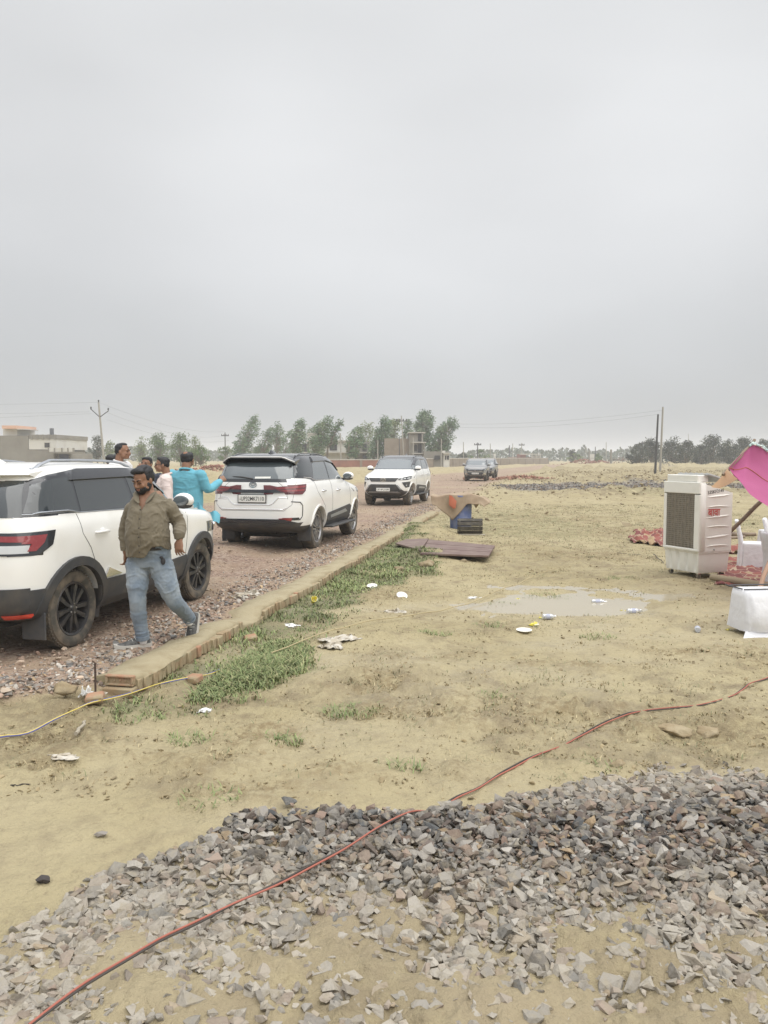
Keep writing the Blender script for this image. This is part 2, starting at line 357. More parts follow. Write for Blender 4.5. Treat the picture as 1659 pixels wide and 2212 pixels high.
def rng(v, a, b, c=0., d=1.):
    r = nd('ShaderNodeMapRange'); nt.links.new(v, r.inputs[0])
    for i, q in zip((1, 2, 3, 4), (a, b, c, d)): r.inputs[i].default_value = q
    return r.outputs[0]
def attr(n): a = nd('ShaderNodeAttribute'); a.attribute_name = n; return a.outputs['Fac']
def mth(op, a, b):
    m_ = nd('ShaderNodeMath', operation=op)
    for k, v in ((0, a), (1, b)):
        if isinstance(v, (int, float)): m_.inputs[k].default_value = v
        else: nt.links.new(v, m_.inputs[k])
    return m_.outputs[0]
GC = nd('ShaderNodeTexCoord').outputs['Object']
mud = mixc(rng(noise_(.5, 6), .35, .68), (.36, .302, .170), (.43, .368, .222))
mud = mixc(rng(noise_(3.0, 8, .7), .50, .66), mud, (.255, .205, .122))
mud = mixc(rng(noise_(20, 7, .75), .55, .68), mud, (.23, .18, .105))
mud = mixc(mth('MULTIPLY', attr('wet'), .45), mud, (.375, .322, .205))
vor = nd('ShaderNodeTexVoronoi'); vor.inputs['Scale'].default_value = 24; nt.links.new(GC, vor.inputs['Vector'])
vor2 = nd('ShaderNodeTexVoronoi'); vor2.inputs['Scale'].default_value = 9; nt.links.new(GC, vor2.inputs['Vector'])
vs_ = nd('ShaderNodeSeparateColor'); nt.links.new(vor.outputs['Color'], vs_.inputs[0])
rd = nd('ShaderNodeValToRGB'); nt.links.new(vs_.outputs[0], rd.inputs[0])
rd.color_ramp.elements[0].color = (.15, .10, .08, 1); rd.color_ramp.elements[1].color = (.40, .31, .25, 1)
for p, c in ((.3, (.27, .18, .135, 1)), (.55, (.32, .235, .18, 1)), (.8, (.38, .29, .225, 1))):
    e_ = rd.color_ramp.elements.new(p); e_.color = c
roadc = mixc(rng(noise_(1.1, 5), .38, .66), rd.outputs[0], (.36, .27, .19))
roadc = mixc(rng(noise_(.25, 4), .50, .70), roadc, (.39, .31, .215))
mud = mixc(mth('MULTIPLY', attr('churn'), rng(noise_(14, 6, .7), .40, .60)), mud, (.245, .19, .105))
mud = mixc(mth('MULTIPLY', attr('bank'), rng(noise_(2.6, 8, .68), .42, .62)), mud, (.215, .172, .105))
col = mixc(attr('grass'), mud, (.20, .185, .105))
col = mixc(mth('MULTIPLY', attr('green'), rng(noise_(5, 6, .7), .42, .62, 0., .5)), col, (.20, .21, .10))
vs2 = nd('ShaderNodeSeparateColor'); nt.links.new(vor2.outputs['Color'], vs2.inputs[0])
col = mixc(attr('road'), col, roadc)
col = mixc(mth('MULTIPLY', attr('bed'), rng(noise_(2.2, 4), .38, .62, .25, .8)), col, (.30, .245, .16))
stc = mixc(vs2.outputs[1], (.10, .095, .09), (.26, .235, .22))
col = mixc(mth('MULTIPLY', attr('strip'), .85), col, stc)
nt.links.new(col, B.inputs['Base Color'])
rg = mth('SUBTRACT', .82, mth('MULTIPLY', mth('MULTIPLY', attr('wet'), rng(noise_(1.3, 3), .42, .6)), .38))
nt.links.new(mth('ADD', rg, mth('MULTIPLY', attr('road'), .1)), B.inputs['Roughness']); B.inputs['Specular IOR Level'].default_value = .35
h1 = noise_(9, 7, .62); h2 = noise_(45, 4, .6)
hh = mth('ADD', mth('MULTIPLY', h1, .075), mth('MULTIPLY', h2, .020))
sm_ = mth('SUBTRACT', 1.0, mth('MULTIPLY', attr('wet'), .35)); hh = mth('MULTIPLY', hh, sm_)
rb = mth('MULTIPLY', mth('SUBTRACT', 1.0, vor.outputs['Distance']), mth('MULTIPLY', attr('road'), .022))
sb = mth('MULTIPLY', mth('SUBTRACT', 1.0, vor2.outputs['Distance']), mth('MULTIPLY', attr('strip'), .12))
hh = mth('ADD', hh, mth('ADD', rb, sb))
bp = nd('ShaderNodeBump'); bp.inputs['Strength'].default_value = .85; bp.inputs['Distance'].default_value = 1.0; nt.links.new(hh, bp.inputs['Height']); nt.links.new(bp.outputs[0], B.inputs['Normal'])
ground = link('ground', me, None, [gm]); tag(ground, kind='structure')
# puddle: a muddy sheet of water lying in the hollow
pm = mat('muddy_water', (.36, .31, .205), .13, spec=.5, bump=(10, .2, .004), var=(.9, (.35, .30, .20), .4, .6))
def water(cx, cy, rx, ry, z):
    n = 64; vs = [(cx, cy, z)]+[(cx+rx*math.cos(t)*(1+.14*math.sin(3*t+1)+.08*math.sin(7*t)), cy+ry*math.sin(t)*(1+.12*math.sin(4*t+2)+.06*math.sin(9*t)), z) for t in [2*math.pi*i/n for i in range(n)]]
    me = bpy.data.meshes.new('puddle'); me.from_pydata(vs, [], [(0, 1+i, 1+(i+1) % n) for i in range(n)]); o = link('puddle', me, None, [pm]); tag(o, kind='structure'); return o
water(2.25, 10.1, 3.4, 2.8, FZ-.028)
# ---------------------------------------------------------------- stones (nobody could count them)
def stone_protos(n, seed, npts=14, flat=.6):
    r = np.random.default_rng(seed); out = []
    for i in range(n):
        p = r.normal(size=(npts, 3)); p /= np.linalg.norm(p, axis=1)[:, None]; p *= r.uniform(.68, 1, (npts, 1))*np.array([1, r.uniform(.6, .9), flat*r.uniform(.7, 1.2)])
        bm = bmesh.new(); [bm.verts.new(q) for q in p]
        res = bmesh.ops.convex_hull(bm, input=bm.verts); bmesh.ops.delete(bm, geom=[g for g in res['geom_interior'] if isinstance(g, bmesh.types.BMVert)], context='VERTS')
        bmesh.ops.triangulate(bm, faces=bm.faces); bm.verts.index_update()
        out.append((np.array([v.co[:] for v in bm.verts]), np.array([[v.index for v in f.verts] for f in bm.faces]))); bm.free()
    return out
def scatter(name, protos, pos, size, cols, tilt=.5, sink=.3, seed=1, matl=None, sm=False):
    r = np.random.default_rng(seed); V = []; F = []; C = []; b = 0
    for i in range(len(pos)):
        v, f = protos[int(r.integers(len(protos)))]
        a, bx, by = r.uniform(0, 6.283), r.normal()*tilt, r.normal()*tilt
        ca, sa = math.cos(a), math.sin(a); cx, sx = math.cos(bx), math.sin(bx); cy, sy = math.cos(by), math.sin(by)
        m = np.array([[ca, -sa, 0], [sa, ca, 0], [0, 0, 1]]) @ np.array([[1, 0, 0], [0, cx, -sx], [0, sx, cx]]) @ np.array([[cy, 0, sy], [0, 1, 0], [-sy, 0, cy]])
        s = size[i]; q = (v*s) @ m.T; q += np.array([pos[i][0], pos[i][1], pos[i][2]+s*(.5-sink)])
        V.append(q); F.append(f+b); b += len(v); C.append(np.tile(cols[i], (len(v), 1)))
    V = np.concatenate(V); F = np.concatenate(F); C = np.concatenate(C)
    me = bpy.data.meshes.new(name); me.vertices.add(len(V)); me.vertices.foreach_set('co', V.ravel())
    me.loops.add(F.size); me.loops.foreach_set('vertex_index', F.ravel().astype(np.int32)); me.polygons.add(len(F)); me.polygons.foreach_set('loop_start', np.arange(0, F.size, 3, dtype=np.int32)); me.polygons.foreach_set('use_smooth', np.zeros(len(F), bool)); me.update(); me.validate()
    at = me.color_attributes.new('Col', 'FLOAT_COLOR', 'POINT'); at.data.foreach_set('color', np.concatenate([C, np.ones((len(C), 1))], 1).ravel().astype(np.float32))
    return link(name, me, None, [matl])
M['stone'] = mat('crushed_stone', (.2, .2, .2), .85, attr='Col', var=(26, (.30, .26, .19), .50, .80), bump=(55, .9, .01), spec=.3)
M['chip'] = mat('road_chips', (.2, .2, .2), .85, attr='Col', bump=(90, .5, .003))
r = np.random.default_rng(3)
def rockcol(n, r):
    base = np.array([(.150, .138, .126), (.205, .190, .170), (.125, .100, .086), (.195, .145, .112), (.27, .25, .225), (.27, .20, .125), (.33, .31, .28), (.095, .098, .100), (.23, .165, .13)])
    k = r.choice(len(base), n, p=[.2, .17, .12, .1, .13, .05, .07, .09, .07]); c = base[k]*r.uniform(.8, 1.25, (n, 1)); return c
PR = stone_protos(26, 5, 11, .5)
pos = []; size = []; c = []
xx = r.uniform(-3.0, 4.6, 76000); yy = r.uniform(1.7, 5.0, 76000); _, bd, _ = masks(xx, yy)
dn = np.exp(-((yy-3.78+.12*np.sin(xx*1.7)-.25*fbm(xx, yy, 91, 2))/.62)**2)*sstep(-1.9, -1.0, xx)        # heaped ridge
dn = np.clip(dn+.85*np.exp(-(((xx-3.2)/1.5)**2+((yy-3.4)/.6)**2)), 0, 1)
dens = bd*(.24+.50*sstep(-.12, .22, fbm(xx*1.1, yy*1.3, 90, 3))+.85*dn)
ok = r.uniform(size=len(xx)) < dens*.95
xx, yy, dn = xx[ok], yy[ok], dn[ok]; zz = H(xx, yy, False)
sz = np.exp(r.normal(math.log(.027), .42, len(xx))).clip(.009, .066)*(1.18-.2*dn)
zz = zz+dn*r.uniform(-.01, .035, len(xx))-sz*.46*(1-dn)
cl = rockcol(len(xx), r)
mudc = np.array([.33, .28, .19]); ff = ((1-dn)**.7*r.uniform(.25, .92, len(xx)))[:, None]; light = np.array([.46, .43, .385])  # away from the ridge, mud coat and pale lens haze mixed into stone colour
cl = cl*(1-ff)+(light*.6+mudc*.4)*ff
o = scatter('stone_bed', PR, np.stack([xx, yy, zz], 1), sz, cl, .45, .15, 11, M['stone']); tag(o, 'bed of crushed grey and brown stones in the foreground mud', 'gravel', kind='stuff')
# stones along the road and the kerb
PL = stone_protos(14, 9, 10, .5)
xx = r.uniform(-9, 7, 230000); yy = 5.2+r.uniform(0, 1, 230000)**1.7*24; rd_, _, _ = masks(xx, yy); s = (xx-K0[0])*KN[0]+(yy-K0[1])*KN[1]
vis = (np.abs(xx) < .56*yy+.4)
nearedge = np.exp(-((s+.5)/.45)**2)+.8*np.exp(-((yy-5.9-np.clip(-xx-3, 0, 4)*-.2)/.5)**2)*(xx < -2.2)
ok = (rd_ > .5) & vis & (r.uniform(size=len(xx)) < .11+.7*np.clip(nearedge, 0, 1)); xx, yy, s = xx[ok], yy[ok], nearedge[ok]
n = len(xx); red = np.array([(.35, .24, .18), (.40, .29, .22), (.30, .21, .165), (.45, .35, .265), (.38, .31, .24)])
g_ = (np.clip(s, 0, 1)*.75+.1)[:, None] > r.uniform(size=(n, 1))
cl = np.where(g_, rockcol(n, r)*1.35+np.array([.03, .02, .01]), red[r.integers(5, size=n)]*r.uniform(.8, 1.25, (n, 1)))
sz = np.exp(r.normal(math.log(.017), .35, n)).clip(.007, .05)*(1+.35*np.clip(s, 0, 1))
o = scatter('road_gravel', PL, np.stack([xx, yy, H(xx, yy, False)], 1), sz, cl, .4, .2, 12, M['chip']); tag(o, 'loose reddish brick chips and grey stones strewn over the road', 'gravel', kind='stuff')
xx = r.uniform(5, 45, 26000); yy = r.uniform(39, 52, 26000); _, _, st = masks(xx, yy); ok = (r.uniform(size=len(xx)) < st*.6) & (xx < .56*yy+2); xx, yy = xx[ok], yy[ok]
o = scatter('gravel_strip', PL, np.stack([xx, yy, H(xx, yy, False)], 1), r.uniform(.04, .11, len(xx)), rockcol(len(xx), r)*1.0, .4, .2, 13, M['chip']); tag(o, 'dark grey gravel track crossing the field behind the cooler', 'gravel', kind='stuff')
# mud crumbs
xx = r.uniform(-6, 12, 120000); yy = 4.2+r.uniform(0, 1, 120000)**1.5*22; rd_, bd, _ = masks(xx, yy)
cl_ = sstep(-.05, .25, fbm(xx*.8, yy*.8, 71, 3))
ok = (rd_ < .3) & (bd < .4) & (np.abs(xx) < .56*yy+.4) & (r.uniform(size=len(xx)) < .10+.35*cl_+.6*churn(xx, yy)); xx, yy = xx[ok], yy[ok]; n = len(xx)
o = scatter('mud_crumbs', PL, np.stack([xx, yy, H(xx, yy, False)], 1), np.exp(r.normal(math.log(.010), .5, n)).clip(.004, .04), np.array([.30, .24, .14])*r.uniform(.65, 1.2, (n, 1)), .4, .3, 14, M['chip']); tag(o, 'small crumbs of brown mud strewn over the field', 'soil', kind='stuff')
# ---------------------------------------------------------------- grass (stuff)
def blades(name, px, py, hgt, wid, cols, lean, seed, label, mat_):
    r = np.random.default_rng(seed); n = len(px); z = H(px, py, False)
    a = r.uniform(0, 6.283, n); d = np.stack([np.cos(a), np.sin(a)], 1); l = r.uniform(.2, 1, n)*lean*hgt; pz = np.stack([px, py], 1)
    perp = np.stack([-d[:, 1], d[:, 0]], 1)*wid[:, None]*.5
    b0 = np.concatenate([pz-perp, (z-.005)[:, None]], 1); b1 = np.concatenate([pz+perp, (z-.005)[:, None]], 1)
    m = pz+d*l[:, None]*.35; m0 = np.concatenate([m-perp*.75, (z+hgt*.6)[:, None]], 1); m1 = np.concatenate([m+perp*.75, (z+hgt*.6)[:, None]], 1)
    t = np.concatenate([pz+d*l[:, None], (z+hgt*r.uniform(.75, 1, n))[:, None]], 1)
    V = np.stack([b0, b1, m0, m1, t], 1).reshape(-1, 3); k = np.arange(n)*5
    F = np.stack([np.stack([k, k+1, k+3], 1), np.stack([k, k+3, k+2], 1), np.stack([k+2, k+3, k+4], 1)], 1).reshape(-1, 3)
    me = bpy.data.meshes.new(name); me.vertices.add(len(V)); me.vertices.foreach_set('co', V.ravel()); me.loops.add(F.size); me.loops.foreach_set('vertex_index', F.ravel().astype(np.int32))
    me.polygons.add(len(F)); me.polygons.foreach_set('loop_start', np.arange(0, F.size, 3, dtype=np.int32)); me.update(); me.validate()
    at = me.color_attributes.new('Col', 'FLOAT_COLOR', 'POINT'); C = np.repeat(np.concatenate([cols, np.ones((n, 1))], 1), 5, 0); at.data.foreach_set('color', C.ravel().astype(np.float32))
    o = link(name, me, None, [mat_]); tag(o, label, 'grass', kind='stuff'); return o
M['grass'] = mat('grass_blades', (.1, .12, .05), .7, attr='Col')
M['grass'].node_tree.nodes['Principled BSDF'].inputs['Subsurface Weight'].default_value = 0
xx = r.uniform(-2.5, 5, 230000); yy = r.uniform(5.2, 22, 230000); gk = in_grass(xx, yy); ok = r.uniform(size=len(xx)) < gk*.85; xx, yy = xx[ok], yy[ok]; n = len(xx)
gc = np.array([(.19, .235, .09), (.23, .275, .11), (.145, .185, .075), (.31, .30, .15)]); cc = gc[r.choice(4, n, p=[.35, .27, .2, .18])]*r.uniform(.6, 1.35, (n, 1))*(1+.5*np.clip(fbm(xx*1.5, yy*1.5, 47, 3), -.5, .5))[:, None]
blades('grass_patch', xx, yy, r.uniform(.012, .04, n)*(1+.9*(fbm(xx*2, yy*2, 44, 2) > .12)), r.uniform(.005, .011, n)*(1+yy*.05), cc, 1.8, 21, 'short green grass growing along the foot of the brick kerb', M['grass'])
# tufts on the mud
tx = []; ty = []; th = []; tcn = []; tw = []
cx = r.uniform(-5, 12, 24000); cy = 4.4+r.uniform(0, 1, 24000)**1.3*26; rd_, bd, _ = masks(cx, cy)
pr = .12+.5*sstep(.02, .25, fbm(cx*.55, cy*.55, 73, 4))+.45*sstep(13, 18, cy)+.9*churn(cx, cy)
ok = (rd_ < .3) & (bd < .35) & (np.abs(cx) < .56*cy+.4) & (r.uniform(size=len(cx)) < pr)
straw = np.array([(.36, .29, .165), (.28, .215, .12), (.44, .37, .22)]); grn = np.array([(.20, .21, .105), (.23, .225, .125), (.27, .25, .14)])
for x0, y0 in zip(cx[ok], cy[ok]):
    k = int(r.integers(4, 14)); rad = r.uniform(.03, .13)*(1+y0*.02); isg = r.uniform() < (.22 if y0 < 14 else .4)
    tx += list(x0+r.normal(size=k)*rad); ty += list(y0+r.normal(size=k)*rad*.8)
    th += list(r.uniform(.006, .04, k)*(1 if isg else .6)); tw += list(r.uniform(.003, .007, k)*(1+y0*.05)); q = (grn if isg else straw); tcn += list(q[r.integers(3, size=k)]*r.uniform(.8, 1.15))
# a few bright green tufts seen in the photo
for px, py, rad, k in ((760, 1535, .22, 240), (290, 1545, .22, 120), (410, 1600, .16, 90), (500, 1510, .12, 80), (620, 1605, .12, 70), (940, 1370, .2, 120), (1060, 1355, .2, 90), (1070, 1500, .12, 60), (1290, 1378, .2, 90), (1340, 1250, .3, 120), (455, 1720, .18, 70), (590, 1590, .1, 40), (1090, 1310, .25, 120), (1180, 1290, .35, 150), (870, 1660, .12, 50), (1300, 1655, .15, 40)):
    p = GT(px, py); a = r.uniform(0, 6.28, k); q = np.sqrt(r.uniform(0, 1, k))*rad; tx += list(p.x+q*np.cos(a)); ty += list(p.y+q*np.sin(a)*.7); th += list(r.uniform(.02, .05, k)); tw += list(r.uniform(.005, .009, k)); tcn += list(gc[r.integers(3, size=k)]*1.1)
n = len(tx); blades('grass_tufts', np.array(tx), np.array(ty), np.array(th), np.array(tw), np.array(tcn), 2.6, 22, 'sparse tufts of grass and dry straw scattered over the mud', M['grass'])
# weeds at the near end of the kerb
k = 11000; t = r.beta(2, 2, k)*2.3-.1; s = .16+r.beta(1.6, 2.4, k)*.75*np.sin(np.pi*np.clip((t+.2)/2.5, 0, 1))**.5; wx = K0[0]+KD[0]*(t-.05)+KN[0]*s+.33; wy = K0[1]+KD[1]*(t-.05)+KN[1]*s; 
hh_ = r.uniform(.02, .085, k)*np.clip(1.1-np.abs(t-.9)*.6, .3, 1)
blades('weed_thicket', wx, wy, hh_, r.uniform(.006, .016, k), gc[r.integers(4, size=k)]*r.uniform(.8, 1.25, (k, 1)), 2.0, 23, 'tangled leafy green weeds growing against the near end of the kerb', M['grass'])
# ---------------------------------------------------------------- vehicles
class Shape:
    """body surface given as plan-view superellipse slices over height"""
    def __init__(s, sl, x0, nf, nr_):
        a = np.array(sl); s.a = a; s.x0 = x0; s.nf = nf; s.nr = nr_
        z = a[:, 0]; s.z = z; s.cs = []
        for c in (1, 2, 3):
            y = a[:, c]; d = np.diff(y)/np.diff(z); m = np.zeros(len(y)); m[0] = d[0]; m[-1] = d[-1]
            for i in range(1, len(y)-1): m[i] = 0 if d[i-1]*d[i] <= 0 else 2/(1/d[i-1]+1/d[i])
            s.cs.append((y, m))
    def q(s, z, c):
        z = min(max(z, s.z[0]), s.z[-1]); i = min(int(np.searchsorted(s.z, z, 'right'))-1, len(s.z)-2); h = s.z[i+1]-s.z[i]; t = (z-s.z[i])/h; y, m = s.cs[c]
        return (2*t**3-3*t*t+1)*y[i]+(t**3-2*t*t+t)*h*m[i]+(3*t*t-2*t**3)*y[i+1]+(t**3-t*t)*h*m[i+1]
    def W(s, x, z):
        xr, xf, w = s.q(z, 0), s.q(z, 1), s.q(z, 2)
        if x >= s.x0: k = min((x-s.x0)/(xf-s.x0), .9999); n = s.nf
        else: k = min((s.x0-x)/(s.x0-xr), .9999); n = s.nr
        return w*(1-k**n)**(1/n)
    def X(s, y, z, front):
        xr, xf, w = s.q(z, 0), s.q(z, 1), s.q(z, 2); k = min(abs(y)/w, .9999)
        return s.x0+(xf-s.x0)*(1-k**s.nf)**(1/s.nf) if front else s.x0-(s.x0-xr)*(1-k**s.nr)**(1/s.nr)
    def body(s, extra=(), nz=64, nt=88):
        zz = np.linspace(s.z[0], s.z[-1], 800); pr = np.array([[s.q(z, 0), s.q(z, 1), s.q(z, 2), z] for z in zz]); pr[:, 3] *= 1.6
        L = np.concatenate([[0], np.cumsum(np.linalg.norm(np.diff(pr, axis=0), axis=1))]); zs = list(np.interp(np.linspace(0, L[-1], nz), L, zz))
        zs = sorted(set([round(z, 5) for z in zs if all(abs(z-e) > .006 for e in extra)]+list(extra)))
        rings = []
        for z in zs:
            xr, xf, w = s.q(z, 0), s.q(z, 1), s.q(z, 2); rg = []
            for j in range(nt):
                t = 2*math.pi*j/nt; c_, s_ = math.cos(t), math.sin(t); n = s.nf if c_ >= 0 else s.nr
                ex = 2/n; cx = abs(c_)**ex; sy = abs(s_)**ex; k = (cx**n+sy**n)**(-1/n); cx *= k; sy *= k
                rg.append((s.x0+((xf-s.x0) if c_ >= 0 else -(s.x0-xr))*cx, math.copysign(w*sy, s_), z))
            rings.append(rg)
        mb = MB(); mb.loft(rings); return mb
def patch(fn, poly, d0, d1, step=.05, name='p', m=None, parent=None, sm=50, seg=None):
    """polygon in a 2-D chart, cut to a fine grid, given thickness and wrapped on the surface fn(a,b,d)"""
    bm = bmesh.new(); vs = [bm.verts.new((a, b, 0)) for a, b in poly]; bm.faces.new(vs)
    for ax in (0, 1):
        lo = min(p[ax] for p in poly); hi = max(p[ax] for p in poly); k = int((hi-lo)/step)
        for i in range(1, k+1):
            c = lo+(hi-lo)*i/(k+1); co = [0, 0, 0]; no = [0, 0, 0]; co[ax] = c; no[ax] = 1
            bmesh.ops.bisect_plane(bm, geom=list(bm.verts)+list(bm.edges)+list(bm.faces), plane_co=co, plane_no=no, dist=1e-6)
    bmesh.ops.triangulate(bm, faces=[f for f in bm.faces if len(f.verts) > 4])
    top = bmesh.ops.extrude_face_region(bm, geom=list(bm.faces)); tv = {v for v in top['geom'] if isinstance(v, bmesh.types.BMVert)}
    for v in bm.verts:
        a, b = v.co.x, v.co.y; v.co = Vector(fn(a, b, d1 if v in tv else d0))
    bmesh.ops.recalc_face_normals(bm, faces=bm.faces)
    me = bpy.data.meshes.new(name); bm.to_mesh(me); bm.free()
    if sm: smooth(me, sm)
    return link(name, me, parent, [m]) if m else me
def join_m(meshes, name, mats, parent):
    bm = bmesh.new()
    for i, me in enumerate(meshes):
        k = len(bm.faces); bm.from_mesh(me); bm.faces.ensure_lookup_table()
        for f in bm.faces[k:]: f.material_index = min(i if len(mats) > 1 else 0, len(mats)-1)
    me = bpy.data.meshes.new(name); bm.to_mesh(me); bm.free()
    return link(name, me, parent, mats)
def wheel(kind, r, parent, x, side, ytop):
    """wheel lying in the XZ plane; outer face at y=0, outward = +y, then turned to its side"""
    wd = .225 if kind == 'B' else .265
    t = MB(); rr = r*.70
    t.lathe([(rr-.012, -wd+.02), (rr+.01, -wd+.005), (r*.86, -wd), (r-.012, -wd+.03), (r, -wd+.06), (r, -.06), (r-.012, -.028), (r*.94, -.010), (r*.86, -.001), (rr+.012, -.006), (rr-.008, -.02), (rr-.012, -.05)], 56)
    # tread blocks
    for i in range(56):
        a = 2*math.pi*(i+.5)/56
        t.box((r-.003, -wd/2, 0), (.014, wd-.10, r*.062), 0, Ry(-a))
        t.box((r-.012, -.034, 0), (.016, .02, r*.06), 0, Ry(-a))
    root = t.build('tyre', M['rubber'], None, 40)
    w = empty('wheel'); w.parent = parent; root.parent = w
    rim = MB(); blk, sil = 0, 1
    rim.lathe([(rr, -.022), (rr-.008, -.012), (rr-.024, -.018), (rr-.034, -.05), (rr-.05, -wd+.05)], 48, 0 if kind == 'B' else 1)
    rim.lathe([(rr-.05, -.12), (.001, -.125)], 32, 0)
    rim.lathe([(.001, -.012), (.026, -.014), (.032, -.022), (.055, -.026), (.06, -.06)], 24, 0)
    ns = 5 if kind == 'B' else 6
    for i in range(ns):
        a = 2*math.pi*i/ns+.3
        for sg in (-1, 1):
            # each spoke is a pair of tapering arms
            p0 = (.045, sg*.018); p1 = (rr-.02, sg*(.060 if kind == 'B' else .052))
            wd0, wd1 = (.030, .044) if kind == 'B' else (.026, .032)
            mt = 0 if kind == 'B' else 1
            rg = []
            for k in range(6):
                f = k/5; cx = p0[0]+(p1[0]-p0[0])*f; cz = p0[1]+(p1[1]-p0[1])*f; ww = (wd0+(wd1-wd0)*f)/2; dp = -.022-.012*math.sin(f*3.1)*.5-.01*(f > .9)
                rg.append([(cx, dp, cz-ww), (cx, dp, cz+ww), (cx, dp-.035, cz+ww*1.2), (cx, dp-.035, cz-ww*1.2)])
            rim.loft(rg, mt, Ry(-a))
    for i in range(5):
        a = 2*math.pi*i/5; rim.lathe([(.001, -.016), (.009, -.017), (.010, -.03)], 8, 1, Tr(.042*math.cos(a), 0, .042*math.sin(a)))
    rim.build('rim', [M['rimblk'], M['rimsil']] if kind == 'B' else [M['rimblk'], M['rimsil']], w, 30)
    w.location = (x, side*ytop, r); w.rotation_euler = (0, random.uniform(0, 6), 0 if side > 0 else math.pi)
    return w
def text_mesh(txt, h, th, name, m, parent, loc, rot, w=None, font=None, bold=0.0, align='CENTER'):
    cu = bpy.data.curves.new(name, 'FONT'); cu.body = txt; cu.size = h; cu.extrude = th; cu.align_x = align; cu.align_y = 'CENTER'; cu.offset = bold; cu.resolution_u = 3
    if font: cu.font = font
    o = bpy.data.objects.new(name, cu); COL.objects.link(o); dg = bpy.context.evaluated_depsgraph_get(); me = bpy.data.meshes.new_from_object(o.evaluated_get(dg)); bpy.data.objects.remove(o); bpy.data.curves.remove(cu)
    if w and len(me.vertices):
        c = vcos(me); s_ = w/max(1e-6, c[:, 0].max()-c[:, 0].min()); c[:, 0] = (c[:, 0]-(c[:, 0].max()+c[:, 0].min())/2)*s_; setco(me, c)
    me.materials.clear(); o = link(name, me, parent, [m]); o.location = loc; o.rotation_euler = rot; return o
def emboss_ring(mb, c, rx, rz, tube, m=0, n=20, front=True):
    pts = [(c[0], c[1]+rx*math.cos(t), c[2]+rz*math.sin(t)) for t in [2*math.pi*i/n for i in range(n+1)]]; mb.tube(pts, tube, 6, m, cap=False, up=(1, 0, 0))
def plate(root, fn, z, w, h, txt, front):
    """number plate standing proud of the end face"""
    x = fn(0, z, .03)[0]; e = empty('number_plate'); e.parent = root
    mb = MB(); mb.box((x, 0, z), (.014, w, h), 0, bev=.004); mb.box((x-(.004 if front else -.004), 0, z), (.012, w+.03, h+.03), 1, bev=.004)
    p = mb.build('plate', [M['white'], M['ink']], e)
    sx = .0085 if front else -.0085
    text_mesh(txt, h*.78, .0006, 'characters', M['ink'], e, (x+sx, 0, z-.003), (math.pi/2, 0, math.pi/2 if front else -math.pi/2), w*.9, bold=.0005)
    return e
